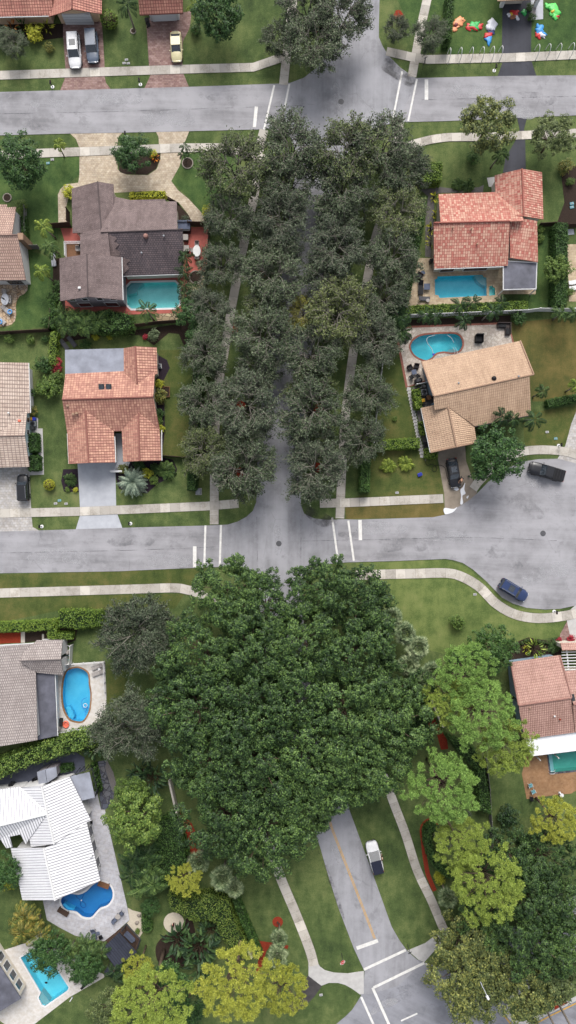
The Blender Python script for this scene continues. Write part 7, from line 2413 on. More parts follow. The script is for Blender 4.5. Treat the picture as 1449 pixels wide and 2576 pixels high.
# tan house patio
put(ach, 'H', 275, 875, hd(.6, 1), 'left wicker armchair of the pair above the blue table', 'wicker chairs by the tan house')
put(ach, 'H', 395, 850, hd(-.2, 1), 'right wicker armchair of the pair above the blue table', 'wicker chairs by the tan house')
put(tb_s, 'H', 350, 960, .25, 'square blue topped table among the wicker chairs')
put(ch_d, 'H', 297, 1050, hd(-.5, -.8), 'black metal chair left below the blue table', 'black chairs by the tan house')
put(ch_d, 'H', 415, 1028, hd(-.8, -.8), 'black metal chair right below the blue table', 'black chairs by the tan house')
gr = thing('barbecue_grill', 'black barbecue grill beside the white screen wall', 'grill', W(*t('H', (415, 1130))[0]), .3)
MB().rbox(Vector(gr.location) + Vector((0, 0, .55)), (1.2, .6, .5), .05).build('firebox', M['black'], gr)
MB().rbox(Vector(gr.location) + Vector((0, 0, .95)), (.75, .6, .35), .12).build('hood', M['sling_dk'], gr)
for s in (-1, 1): MB().box(Vector(gr.location) + Vector((s * .45, 0, .15)), (.06, .5, .3)).build('leg', M['black'], gr)
put(ac, 'H', 525, 1330, .15, 'air conditioner beside the tan house', 'air conditioners')
put(bn_d, 'H', 510, 1485, .2, 'yellow bin beside the tan house', None, .5, .03, .9, {'body': M['yellow'], 'lid': M['yellow']})
put(bn_d, 'H', 610, 1440, .2, 'brown box against the tan house wall', None, .5, .03, 1.2, {'body': M['wood'], 'lid': M['wood']})
pp = thing('pool_pump', 'white pool pump pipes beside the screen wall of the tan house', 'pump', W(*t('H', (490, 1230))[0]), .2)
b0 = Vector(pp.location)
MB().tube([b0 + Vector((-.4, -.1, .3)), b0 + Vector((0, -.1, .3)), b0 + Vector((0, .2, .3)), b0 + Vector((.45, .2, .3))], .05, 6).build('pipe', M['white'], pp)
MB().lathe([(.22, 0), (.24, .4), (.2, .62), (.06, .7)], b0 + Vector((.35, -.05, 0)), 12).build('filter', M['sling'], pp)
put(bn_d, 6, 692, 474, .2, 'black bin against the garage wall of the tan house', None, .5, .03, 1.1)
put(ach, 4, 960, 825, hd(0, 1), 'black covered armchair on the pale stone patio', None, .4, .03, 1.6, {'base': M['black'], 'backrest': M['black'], 'armrest': M['black']})
so = thing('corner_sofa', 'dark wicker corner sofa at the upper right of the pale stone patio', 'sofa', W(*t(4, (1088, 775))[0]))
b0 = Vector(so.location)
MB().rbox(b0 + Vector((-.25, .45, .25)), (2.0, .8, .42), .05).rbox(b0 + Vector((.42, -.5, .25)), (.8, 1.2, .42), .05).build('base', M['wicker'], so)
MB().rbox(b0 + Vector((-.25, .82, .55)), (2.0, .14, .5), .04).rbox(b0 + Vector((.82, -.05, .55)), (.14, 1.9, .5), .04).build('backrest', M['wicker'], so)
MB().rbox(b0 + Vector((-.45, .4, .5)), (1.2, .6, .12), .04).rbox(b0 + Vector((.4, -.5, .5)), (.6, .95, .12), .04).build('cushion', M['black'], so)
# coral terrace
put(tb_ov, 'C', 862, 960, PI / 2, 'white oval table on the coral terrace', None, .7, .03, 1.0, {'tabletop': M['white']})
put(ch_g, 'C', 868, 800, hd(0, 1), 'grey chair at the upper end of the white oval table', 'chairs at the white oval table')
put(ch_g, 'C', 868, 1115, hd(0, -1), 'pale chair at the lower end of the white oval table', 'chairs at the white oval table')
put(ch_g, 'C', 765, 950, hd(1, 0), 'grey chair at the left side of the white oval table', 'chairs at the white oval table')
for (x, y, lb) in ((590, 640, 'upper pale topped storage cube against the grey shingle house'), (612, 900, 'lower pale topped storage cube against the grey shingle house')):
    st = thing('storage_cube', lb, 'storage box', W(*t('C', (x, y))[0], .4) * Vector((1, 1, 0)) if False else (W(*t('C', (x, y))[0], .8).x, W(*t('C', (x, y))[0], .8).y, 0), 0, 'storage cubes on the coral terrace')
    b0 = Vector(st.location)
    MB().rbox(b0 + Vector((0, 0, .42)), (.86, .86, .8), .03).build('body', M['wood_dk'], st)
    MB().rbox(b0 + Vector((0, 0, .86)), (.94, .94, .09), .02).build('lid', M['sling'], st)
w = W(*t('C', (560, 380))[0], 1.2)
st = thing('storage_shed', 'grey slat covered storage box beside the wood fence', 'storage box', (w.x, w.y, 0))
MB().rbox((w.x, w.y, .6), (1.9, 1.4, 1.2), .04).build('body', M['dkmetal'], st)
MB().rbox((w.x, w.y + .05, 1.25), (2.0, 1.1, .1), .04).build('lid', M['cushion'], st)
mb = MB()
for k in range(12): mb.tube([(w.x - 1.1 + .21 * k, w.y + .55, 1.5), (w.x - 1.1 + .21 * k, w.y + .85, 1.38)], .09, 6)
mb.build('awning', M['cushion'], st)
# curved patio
put(tb_ov, 'F', 100, 1970, PI / 2, 'pale oval table on the curved flagstone patio', None, .7)
for x, y, a, lb in ((190, 1940, hd(-1, 0), 'upper right chair at the pale oval table'), (195, 2010, hd(-1, 0), 'lower right chair at the pale oval table'), (90, 1830, hd(0, 1), 'chair at the upper end of the pale oval table')):
    put(ch_g, 'F', x, y, a, lb, 'chairs on the curved patio')
um = thing('closed_parasol', 'folded dark parasol over the pale oval table', 'parasol', (W(*t('F', (95, 1975))[0], 1).x, W(*t('F', (95, 1975))[0], 1).y, 0))
b0 = Vector(um.location)
MB().tube([b0, b0 + Vector((0, 0, 2.4))], .03, 8).build('pole', M['dkmetal'], um)
MB().lathe([(.05, 1.2), (.13, 1.3), (.1, 2.0), (.03, 2.45)], b0, 10).build('canopy', M['sling_dk'], um)
put(lng_g, 'F', 135, 2190, hd(-1, -.9), 'grey lounger with a blue ring on the curved patio', 'loungers on the curved patio')
put(lng_g, 'F', 10, 2380, hd(-1, -.9), 'grey lounger at the left edge of the curved patio', 'loungers on the curved patio')
for x, y, lb in ((195, 2215, 'blue swim ring on the upper patio lounger'), (0, 2415, 'blue swim ring on the left edge lounger')):
    w = W(*t('F', (x, y))[0], .5)
    mb = MB()
    mb.tube([(w.x + .32 * math.cos(a), w.y + .32 * math.sin(a), .5) for a in np.linspace(0, 2 * PI, 17)], .1, 8)
    tagp(mb.build('swim_ring', M['blue'] if False else plain('blue vinyl', c(90, 160, 224), .4, .5, .15, 6), None, True), lb, 'swim ring', 'swim rings')
w = W(*t('F', (1070, 1190))[0])
be = thing('stacked_boards', 'pale grey boards leaning beside the lower twin palm', 'boards', (w.x, w.y, 0), .1)
mb = MB()
for k in range(5): mb.box((w.x - .3 + .15 * k, w.y, .25 + .05 * (k % 2)), (.13, 2.2, .06))
mb.build('board', M['concrete_b'], be)
for k in (-1, 1): MB().box((w.x, w.y + k * .8, .12), (.7, .08, .22)).build('bearer', M['wood_dk'], be)
# oval pool
put(lng_g, 7, 488, 712, hd(1, -.4), 'upper beige lounger beside the oval pool', 'loungers by the oval pool')
put(lng_g, 7, 490, 745, hd(1, -.4), 'lower beige lounger beside the oval pool', 'loungers by the oval pool')
put(tb_r, 7, 499, 727, 0, 'little white round table between the beige loungers', None, .4, .03, .5, {'tabletop': M['white']})
w = W(*t(9, (304, 162))[0], .5)
st = thing('deck_box', 'black deck box at the lower corner of the oval pool deck', 'storage box', (w.x, w.y, 0))
MB().rbox((w.x, w.y, .38), (.62, 1.15, .7), .04).build('body', M['black'], st)
MB().rbox((w.x, w.y, .75), (.68, 1.2, .07), .03).build('lid', M['dkmetal'], st)
w = W(*t(9, (331, 174))[0], .2)
fl = thing('pool_float', 'coral pink inflatable float beside the black deck box', 'pool float', (w.x, w.y, .03))
MB().tube([(w.x + .42 * math.cos(a), w.y + .5 * math.sin(a), .15) for a in np.linspace(0, 2 * PI, 19)], .13, 8).build('ring', M['coral'], fl, True)
MB().rbox((w.x, w.y - .1, .1), (.6, .7, .06), .02).build('floor', M['coral'], fl)
pp = thing('pool_pump', 'white pool pump with coiled hoses beside the light grey house', 'pump', W(*t(7, (344, 640))[0]))
b0 = Vector(pp.location)
MB().lathe([(.32, 0), (.34, .5), (.25, .75), (.08, .82)], b0, 14).build('filter', M['sling'], pp)
for k, m in ((0, 'white'), (1, 'aqua')):
    MB().tube([b0 + Vector((-.1 + .42 * math.cos(a), .7 - k * 1.5 + .42 * math.sin(a), .12 + a * .02)) for a in np.linspace(0, 11, 34)], .05, 6).build('hose', M[m], pp)
w = W(*t(7, (429, 908))[0])
hs = thing('pool_cleaner', 'white pool cleaner ring with its blue hose in the oval pool', 'pool cleaner', (w.x, w.y, -.05))
MB().tube([(w.x + .3 * math.cos(a), w.y + .3 * math.sin(a), -.05) for a in np.linspace(0, 2 * PI, 17)], .05, 6).build('ring', M['white'], hs)
q = [W(*p, 0) for p in crv(t(7, (436, 868), (415, 880), (412, 905), (422, 925), (440, 915), (430, 940), (428, 960)))]
MB().tube([(p.x, p.y, -.06) for p in q], .03, 5).build('hose', M['blue'], hs)
w = W(*t(4, (700, 860))[0])
hs = thing('pool_cleaner', 'pale hose and blue cleaner in the kidney pool', 'pool cleaner', (w.x, w.y, -.05))
q = [W(*p, 0) for p in crv(t(4, (740, 806), (708, 815), (698, 830), (705, 850), (722, 872), (732, 900)))]
MB().tube([(p.x, p.y, -.07) for p in q], .04, 5).build('hose', M['white'], hs)
q = [W(*p, 0) for p in crv(t(4, (800, 803), (822, 820), (834, 842)))]
MB().tube([(p.x, p.y, -.07) for p in q], .04, 5).build('hose', M['white'], hs)
p = W(*t(4, (733, 902))[0])
MB().rbox((p.x, p.y, -.1), (.4, .35, .2), .05).build('cleaner_body', M['blue'], hs)
w = W(*t('J', (760, 1500))[0])
hs = thing('pool_cleaner', 'dark looping hose in the blue freeform pool', 'pool cleaner', (w.x, w.y, -.05))
q = [W(*p, 0) for p in crv(t('J', (705, 1450), (725, 1480), (760, 1500), (795, 1530), (800, 1560), (775, 1568), (750, 1540), (762, 1490), (785, 1440)))]
MB().tube([(p.x, p.y, -.06) for p in q], .035, 5).build('hose', plain('navy hose', c(20, 60, 130), .5, .3, .1, 5), hs)
MB().lathe([(.12, 0), (.1, .06)], (w.x, w.y, -.08), 10).build('float', M['white'], hs)
# handrail of the kidney pool
w = W(*t(4, (838, 888))[0])
hrr = thing('pool_handrail', 'white handrail at the steps of the kidney pool', 'handrail', (w.x, w.y, 0))
for s in (-1, 1):
    b0 = Vector((w.x + s * .2, w.y, 0))
    MB().tube([b0 + Vector((.1, -.5, 0)), b0 + Vector((.08, -.45, .7)), b0 + Vector((0, 0, .75)), b0 + Vector((-.1, .6, .2)), b0 + Vector((-.1, .65, -.3))], .03, 6).build('rail', M['white'], hrr)
w = W(*t(10, (1325, 408))[0])
hrr = thing('pool_handrail', 'white handrail at the pale steps of the green pool', 'handrail', (w.x, w.y, 0))
for s in (-1, 1):
    b0 = Vector((w.x, w.y + s * .2, 0))
    MB().tube([b0 + Vector((-.5, 0, 0)), b0 + Vector((-.4, 0, .7)), b0 + Vector((.1, 0, .7)), b0 + Vector((.6, 0, .1)), b0 + Vector((.65, 0, -.3))], .03, 6).build('rail', M['white'], hrr)
# white house deck
for n, x, y, a, lb in (('J', 970, 1352, hd(1, .35), 'brown wooden bench at the upper right of the blue freeform pool'), ('J', 592, 1603, hd(1, .6), 'brown wooden bench at the lower left of the blue freeform pool')):
    w = W(*t(n, (x, y))[0], .3)
    be = thing('pool_bench', lb, 'bench', (w.x, w.y, .03), 0, 'benches by the blue pool')
    mb = MB()
    u = Vector((math.cos(a), math.sin(a), 0)); v = Vector((-u.y, u.x, 0))
    for k in range(4): mb.box(Vector((w.x, w.y, .42)) + v * (-.33 + .22 * k), (1.85, .19, .06), a)
    mb.build('seat', M['wood'] if y < 1500 else M['wood_dk'], be)
    for s in (-1, 1): MB().box(Vector((w.x, w.y, .2)) + u * s * .75, (.1, .8, .4), a).build('leg', M['wood_dk'], be)
put(tb_r, 'J', 1103, 1647, 0, 'round glass table on the white house deck', None, .6)
put(ch_d, 'J', 1072, 1682, hd(.6, -.6), 'grey chair lower left of the round glass table', 'chairs at the round glass table', .4, .03, 1, {'seat': M['cushion'], 'backrest': M['cushion']})
put(ch_d, 'J', 1136, 1620, hd(-.6, .6), 'grey chair upper right of the round glass table', 'chairs at the round glass table', .4, .03, 1, {'seat': M['cushion'], 'backrest': M['cushion']})
put(lng_d, 'J', 876, 1815, hd(-.25, -1), 'blue grey lounger at the bottom of the white house deck', None, .4, .03, 1, {'seat': M['cushion'], 'backrest': M['cushion']})
put(tb_s, 'J', 917, 1805, .2, 'small blue grey table beside the lounger on the white house deck', None, .3, .03, .7)
put(tb_s, 'J', 943, 1842, .5, 'small dark table at the lower rim of the white house deck', None, .3, .03, .8, {'tabletop': M['black']})
for x, y, lb in ((850, 770, 'thin black metal chair by the step in the white house wall'), (880, 1005, 'thin black metal chair against the white house wall'), (925, 1190, 'lowest thin black metal chair against the white house wall')):
    put(ch_d, 'J', x, y, hd(1, 0), lb, 'metal chairs along the white house', .4, .03, .8)
put(bn_d, 'J', 120, 412, .3, 'black rounded bin in the slate courtyard', None, .5, .03, 1.3)
put(ch_d, 'J', 335, 365, .3, 'black chair in the slate courtyard', None)
w = W(*t('J', (345, 345))[0])
bk = thing('bicycle', 'dark bicycle beside the pale grey lean-to', 'bicycle', (w.x, w.y, .03), .6)
for s in (-1, 1):
    MB().tube([(w.x + s * .52 + .33 * math.cos(a), w.y, .36 + .33 * math.sin(a)) for a in np.linspace(0, 2 * PI, 19)], .022, 5).build('wheel', M['tyre'], bk)
MB().tube([(w.x - .52, w.y, .36), (w.x - .15, w.y, .8), (w.x + .4, w.y, .85), (w.x + .52, w.y, .36)], .02, 5).tube([(w.x - .15, w.y, .8), (w.x, w.y, .36), (w.x + .4, w.y, .85)], .02, 5).build('frame', M['dkmetal'], bk)
MB().tube([(w.x + .38, w.y - .28, 1.0), (w.x + .4, w.y, .95), (w.x + .38, w.y + .28, 1.0)], .018, 5).build('handlebar', M['dkmetal'], bk)
MB().rbox((w.x - .17, w.y, .88), (.26, .14, .06), .02).build('saddle', M['black'], bk)
# lower left pool deck
put(lng_g, 11, 395, 710, hd(-1, .25), 'upper grey lounger by the lower left pool', 'loungers by the lower left pool')
put(lng_g, 11, 402, 748, hd(-1, .25), 'lower grey lounger by the lower left pool', 'loungers by the lower left pool')
put(ach, 11, 449, 728, hd(-1, 0), 'black egg shaped chair beside the grey loungers', None, .4, .03, 1.2, {'base': M['black'], 'backrest': M['black'], 'armrest': M['black']})
w = W(*t(11, (437, 757))[0], .3)
hm = thing('hammock_boat', 'curved black lounger shell beside the lower grey lounger', 'lounger', (w.x, w.y, .03))
mb = MB()
for k in range(7):
    u = (k - 3) / 3
    p = W(*t(11, (437 + u * 22, 757 - u * 17 + u * u * 4))[0])
    mb.rbox((p.x, p.y, .2 + .18 * u * u), (.4, .55 * (1 - .35 * u * u), .12), .04, hd(22, -17))
mb.build('shell', M['black'], hm)
MB().box((w.x, w.y, .1), (.5, .3, .2), .6).build('base', M['dkmetal'], hm)
w = W(*t(11, (232, 759))[0])
fl = thing('pool_skimmer_float', 'small black float drifting in the lower left pool', 'pool float', (w.x, w.y, -.08))
MB().rbox((w.x, w.y, -.05), (.42, .3, .12), .05).build('body', M['black'], fl)
MB().rbox((w.x, w.y, .03), (.2, .14, .05), .02).build('knob', M['dkmetal'], fl)
w = W(*t(11, (358, 842))[0])
tb = thing('downspout', 'short white drain pipe at the lower rim of the lower left pool deck', 'pipe', (w.x, w.y, 0))
MB().tube([(w.x - .2, w.y - .3, .05), (w.x + .2, w.y + .35, .12)], .08, 8).build('pipe', M['white'], tb)
MB().lathe([(.12, 0), (.12, .1)], (w.x + .22, w.y + .38, .05), 8).build('collar', M['grey_metal'], tb)
# pink house deck
put(ch_a, 'L', 825, 2125, hd(.3, 1), 'uppermost of the two white chairs with aqua slings on the brown deck', 'aqua chairs on the brown deck')
put(ch_a, 'L', 865, 2210, hd(.4, .8), 'lower of the two white chairs with aqua slings on the brown deck', 'aqua chairs on the brown deck')
put(ch_d, 'L', 842, 2300, hd(0, -1), 'little dark chair at the corner of the brown deck', None, .4, .03, .85)
w = W(*t('L', (1240, 2245))[0])
fp = thing('flower_pot', 'white plant pot at the lower rim of the brown deck', 'pot', (w.x, w.y, .03))
MB().lathe([(.18, 0), (.3, .4), (.32, .45), (.24, .44)], (w.x, w.y, 0), 14).build('pot', M['white'], fp)
MB().lathe([(.26, .4), (.05, .43)], (w.x, w.y, 0), 14).build('soil', M['mulch'], fp)
w = W(*t('L', (1222, 2222))[0])
fp = thing('garden_statue', 'small white ornament behind the plant pot', 'ornament', (w.x, w.y, .03))
MB().lathe([(.14, 0), (.12, .3), (.16, .45), (.06, .6)], (w.x, w.y, 0), 12).build('figure', M['white'], fp)
MB().box((w.x, w.y, .04), (.36, .36, .08)).build('plinth', M['concrete'], fp)
# right patio
put(lng_g, 4, 1437, 540, hd(-.3, -1) if False else hd(-1, .2), 'upper white lounger on the right edge patio', 'loungers on the right edge patio', .4, .03, 1, {'seat': M['white'], 'backrest': M['white']})
put(lng_g, 4, 1440, 568, hd(-1, .2), 'lower white lounger on the right edge patio', 'loungers on the right edge patio', .4, .03, 1, {'seat': M['white'], 'backrest': M['white']})
put(ub_b, 4, 1432, 140, .2, 'upper green tray in the dark bed at the right edge', 'trays in the dark bed'); put(ub_b, 4, 1432, 158, .2, 'lower green tray in the dark bed at the right edge', 'trays in the dark bed')
# balcony chairs
put(ch_g, 3, 393, 374, hd(0, 1), 'pale chair on the white railed balcony', None, 3.6, 3.22)
put(ch_d, 3, 412, 371, hd(0, 1), 'black chair on the white railed balcony', None, 3.6, 3.22, 1.15)
# air conditioners, bins
put(ac, 'E', 472, 1030, 0, 'air conditioner beside the aqua wall of the pale beige house', 'air conditioners')
put(bn_b, 'E', 460, 1090, 0, 'dark grey bin below the air conditioner by the aqua wall', None, .5)
put(bn_b, 'E', 440, 962, 0, 'yellow bin above the air conditioner by the aqua wall', None, .5, .03, .85, {'body': M['yellow'], 'lid': M['yellow']})
put(bn_b, 'E', 482, 962, 0, 'blue bin above the air conditioner by the aqua wall', None, .5, .03, .85, {'body': M['blue'], 'lid': M['blue']})
put(ac, 5, 800, 80, .1, 'air conditioner beside the terracotta house', 'air conditioners', .4, .03, .75)
put(bn_d, 1, 745, 118, .3, 'dark bin beside the garage wing at the top', None, .5, .03, 1.25)
pl = thing('planter_box', 'brown square planter beside the terracotta house', 'planter', W(*t(5, (838, 212))[0]))
b0 = Vector(pl.location)
mb = MB()
for a in range(4): mb.box(b0 + Vector((.5 * math.cos(a * PI / 2), .8 * math.sin(a * PI / 2), .15)), (.08 if a % 2 == 0 else 1.1, 1.6 if a % 2 == 0 else .08, .3))
mb.build('frame', M['wood'], pl)
MB().box(b0 + Vector((0, 0, .12)), (.95, 1.5, .1)).build('soil', M['mulch'], pl)
cb = thing('plastic_crate', 'bright blue plastic bin lying on the worn front lawn', 'bin', W(*t(6, (662, 627))[0]), .4)
b0 = Vector(cb.location)
MB().rbox(b0 + Vector((0, 0, .2)), (.7, .5, .36), .05).build('body', M['blue'], cb)
MB().rbox(b0 + Vector((0, 0, .39)), (.58, .38, .03), .01).build('inside', plain('dark blue inside', c(30, 44, 140), .5, .3, .1, 5), cb)
w = W(*t(6, (745, 590))[0])
hs = thing('garden_hose', 'black garden hose looping from the front lawn to the driveway', 'hose', (w.x, w.y, .03))
q = [W(*p) for p in crv(t(6, (690, 560), (700, 580), (725, 575), (745, 590), (742, 612), (725, 605), (735, 585), (765, 580), (790, 595), (800, 640), (830, 690), (870, 690), (885, 670)))]
MB().tube([(p.x, p.y, .05) for p in q], .035, 5).build('hose', M['black'], hs)
MB().lathe([(.03, 0), (.05, .12)], (q[-1].x, q[-1].y, .04), 8).build('nozzle', M['dkmetal'], hs)
bk = thing('bucket', 'dark bucket beside the washed black sedan', 'bucket', (W(*t(6, (907, 636))[0]).x, W(*t(6, (907, 636))[0]).y, .03))
b0 = Vector(bk.location)
MB().lathe([(.14, 0), (.18, .34), (.19, .35), (.16, .34)], b0, 14).build('pail', M['dkmetal'], bk)
MB().lathe([(.15, .28), (.02, .3)], b0, 14).build('foam', M['soap'], bk)
# stepping stones beside the tan house
for k in range(22):
    u = k / 21
    p = W(*(t('H', (255 + (500 - 255) * u, 1275 + (2500 - 1275) * u))[0]))
    tagp(MB().rbox((p.x, p.y, .03), (.62, .62, .06), .015, -.2).build('stepping_stone', M['concrete'], None), 'square concrete stepping stone in the row beside the tan house', 'stepping stone', 'stepping stones beside the tan house')
# sculpture disc
w = W(*t(11, (875, 456))[0])
sc_ = thing('sculpture', 'red and black sculpture standing on a round pale disc', 'sculpture', (w.x, w.y, 0))
MB().lathe([(1.65, 0), (1.65, .06), (1.6, .08)], (w.x, w.y, 0), 32).build('disc', M['sand'], sc_)
MB().tube([(w.x, w.y, .05), (w.x + .05, w.y - .1, .8), (w.x + .15, w.y + .3, 1.5), (w.x + .12, w.y + .5, 1.8)], [.1, .12, .08, .04], 7).tube([(w.x + .05, w.y, .9), (w.x - .45, w.y + .15, 1.1)], [.07, .03], 6).build('figure', M['black'], sc_)
MB().tube([(w.x, w.y - .1, .08), (w.x - .2, w.y - .55, .3), (w.x - .35, w.y - .5, .1)], [.14, .12, .06], 7).build('drape', M['red'], sc_)
for x, y, lb in ((700, 418, 'upper dark stone on the pale sand bed'), (690, 455, 'middle dark stone on the pale sand bed')):
    w = W(*t(11, (x, y))[0])
    tagp(lump(None, 'garden_rock', M['rock'], (w.x, w.y, .02), (.35, .28, .25), .4, int(x)), lb, 'rock', 'rocks on the sand bed')
w = W(*t(11, (1397, 452))[0])
ring = thing('mulch_ring_stump', 'dark stump in a small round red mulch ring on the lower lawn', 'stump', (w.x, w.y, 0))
MB().lathe([(.85, 0), (.8, .05), (.1, .08)], (w.x, w.y, 0), 18).build('mulch', M['mulch_red'], ring)
MB().lathe([(.16, 0), (.12, .4), (.1, .42)], (w.x, w.y, 0), 10).build('stump', M['wood_dk'], ring)
for n, x, y, r, lb in ((1, 944, 822, .85, 'round stone ring holding two small palms on the front lawn'), (1, 670, 158, .4, 'small stone ring at the foot of the palm between the garages'), (3, 985, 515, 1.0, 'round brick ring in the crazy paving'), (3, 37, 115, .65, 'brick ring on the left edge lawn')):
    w = W(*t(n, (x, y))[0])
    rr = thing('tree_ring', lb, 'tree ring', (w.x, w.y, 0), 0, 'tree rings')
    MB().tube([(w.x + r * math.cos(a), w.y + r * math.sin(a), .06) for a in np.linspace(0, 2 * PI, 25)], .1, 6).build('edging', M['rock'], rr)
    MB().lathe([(r, 0), (r, .05), (.1, .06)], (w.x, w.y, 0), 20).build('soil', M['mulch'], rr)
# ---- street things
for n, x, y, a, lb in ((1, 262, 432, 0, 'black mailbox with a white foot beside the reddish paver apron'), (1, 705, 420, 0, 'black mailbox beside the apron of the garage wing'), (2, 1040, 350, 0, 'grey mailbox beside the black driveway apron'), (5, 208, 888, PI, 'black mailbox beside the pale paver apron'), (5, 655, 873, PI, 'black mailbox beside the cool grey apron'),
                       (8, 1342, 436, PI, 'black mailbox at the rim of the turning circle'), (6, 1365, 480, 0, 'pale mailbox beside the right edge driveway'), (1, 635, 685, PI, 'dark mailbox on the grass of the circular driveway')):
    put(mbx, n, x, y, a + PI / 2, lb, 'mailboxes', .3, 0)
for n, x, y, lb in ((2, 267, 513, 'manhole cover in the upper crossing'), (7, 1403, 93, 'manhole cover in the lower crossing'), (8, 1282, 42, 'manhole cover in the turning circle')):
    put(mh, n, x, y, .5, lb, 'manhole covers', 0, .072, 1.1)
for n, x, y, lb, k in ((1, 637, 302, 'pale utility box alone above the pair on the top lawn', ub), (1, 625, 319, 'left utility box of the pair on the top lawn', ub), (1, 646, 320, 'right utility box of the pair on the top lawn', ub), (1, 242, 822, 'aqua utility lid on the lawn beside the circular driveway', ub_b), (1, 264, 804, 'pale utility box beside the circular driveway lawn', ub),
                       (5, 280, 772, 'left pale utility box on the side lawn', ub), (5, 333, 773, 'right pale utility box on the side lawn', ub), (5, 300, 757, 'aqua utility lid between the boxes on the side lawn', ub_b), (6, 1303, 413, 'upper pale utility box beside the right edge driveway', ub), (6, 1346, 446, 'aqua utility lid beside the right edge driveway', ub_b),
                       (8, 940, 349, 'small white utility box beside the curved pavement', ub), (6, 548, 718, 'grey utility lid near the lower right pavement', ub), (12, 166, 818, 'round grey utility lid on the bottom grass corner', ub), (7, 690, 382, 'pale utility box under the upper grey oak', ub)):
    put(k, n, x, y, .1, lb, 'utility boxes on the lawns', 0, 0, .85)
gb = thing('transformer_box', 'grey utility cabinet at the end of the long boulevard hedge', 'utility cabinet', W(*t(5, (1000, 712))[0]))
b0 = Vector(gb.location)
MB().rbox(b0 + Vector((0, 0, .45)), (.8, .9, .85), .06).build('cabinet', M['grey_metal'], gb)
MB().box(b0 + Vector((0, 0, .05)), (1.0, 1.1, .1)).build('plinth', M['concrete'], gb)
# sign posts
for n, x, y, lb, hh in ((1, 1271, 698, 'thin dark post on the verge above the boulevard oaks', 2.6), (2, 677, 345, 'thin dark sign post beside the upper right pavement', 2.8), (12, 602, 566, 'thin dark post beside the lower right ramp', 2.2)):
    w = W(*t(n, (x, y))[0])
    sp = thing('sign_post', lb, 'post', (w.x, w.y, 0), 0, 'street posts')
    MB().tube([(w.x, w.y, 0), (w.x, w.y, hh)], .05, 8).build('pole', M['dkmetal'], sp)
    MB().box((w.x, w.y, hh - .15), (.6, .04, .18), .5).build('name_plate', M['dkmetal'], sp)
# stop sign
w = W(*t(12, (270, 610))[0])
ss = thing('stop_sign', 'red octagonal stop sign on the grass corner at the bottom', 'stop sign', (w.x, w.y, 0))
MB().tube([(w.x, w.y, 0), (w.x, w.y, 2.9)], .045, 8).build('pole', M['dkmetal'], ss)
nz = Vector((-.5, .87, 0)).normalized()
ux = Vector((-nz.y, nz.x, 0)) * -1
ux = Vector((0, 0, 1)).cross(nz)
cz = Vector((w.x, w.y, 2.35)) + nz * .06


def octo(r, dz):
    return [cz + nz * dz + ux * (r * math.cos(PI / 8 + k * PI / 4)) + Vector((0, 0, 1)) * (r * math.sin(PI / 8 + k * PI / 4)) for k in range(8)]


def disc(r, d0, d1):
    a, b = octo(r, d0), octo(r, d1)
    return a + b, [tuple(range(7, -1, -1)), tuple(range(8, 16))] + [(i, (i + 1) % 8, (i + 1) % 8 + 8, i + 8) for i in range(8)]


v, f = disc(.46, 0, .02)
pl_ = MB().add(v, f).build('plate', M['white'], ss)
v, f = disc(.42, .02, .026)
MB().add(v, f).build('face', M['sign_red'], pl_)
cu = D.curves.new('lettering', 'FONT')
cu.body = 'STOP'
cu.size = .36
cu.align_x = 'CENTER'
cu.align_y = 'CENTER'
cu.extrude = .003
cu.offset = .006
to = D.objects.new('lettering', cu)
COL.objects.link(to)
dg = bpy.context.evaluated_depsgraph_get()
me = D.meshes.new_from_object(to.evaluated_get(dg))
D.objects.remove(to)
me.name = 'lettering'
me.transform(Matrix((ux.to_4d(), Vector((0, 0, 1, 0)), nz.to_4d(), (0, 0, 0, 1))).transposed() if False else Matrix(((ux.x, 0, nz.x, cz.x - w.x + nz.x * .03), (ux.y, 0, nz.y, cz.y - w.y + nz.y * .03), (ux.z, 1, nz.z, cz.z), (0, 0, 0, 1))))
me.materials.clear()
me.materials.append(M['white'])
lo = D.objects.new('lettering', me)
COL.objects.link(lo)
lo.parent = pl_
# street lamp
w = W(*t(12, (895, 575))[0])
sl = thing('street_lamp', 'tall pale street lamp standing among the olive trees by the main road', 'street lamp', (w.x, w.y, 0))
MB().tube([(w.x, w.y, 0), (w.x, w.y, 5), (w.x, w.y, 9.4)], [.14, .11, .07], 10).build('pole', M['concrete_b'], sl)
MB().tube([(w.x, w.y, 9.2), (w.x + .3, w.y - .5, 9.6), (w.x + .55, w.y - 1.1, 9.7)], .05, 6).build('arm', M['concrete_b'], sl)
MB().rbox((w.x + .68, w.y - 1.35, 9.7), (.36, .75, .18), .07, .45).build('lamp_head', M['white'], sl)
# bare palm trunks of the median, crowns beyond the picture
for x, y, lb in ((1240, 870, 'right palm trunk on the red mulch of the median'), (1110, 905, 'left palm trunk beside the low hedge of the median')):
    q = t('B', (x, y))[0]
    w = W(q[0], q[1], 1.0)
    fanp.put((w.x, w.y, .2), x * .01, (1.0, 1.0, 2.0), lb, 'palms of the median')
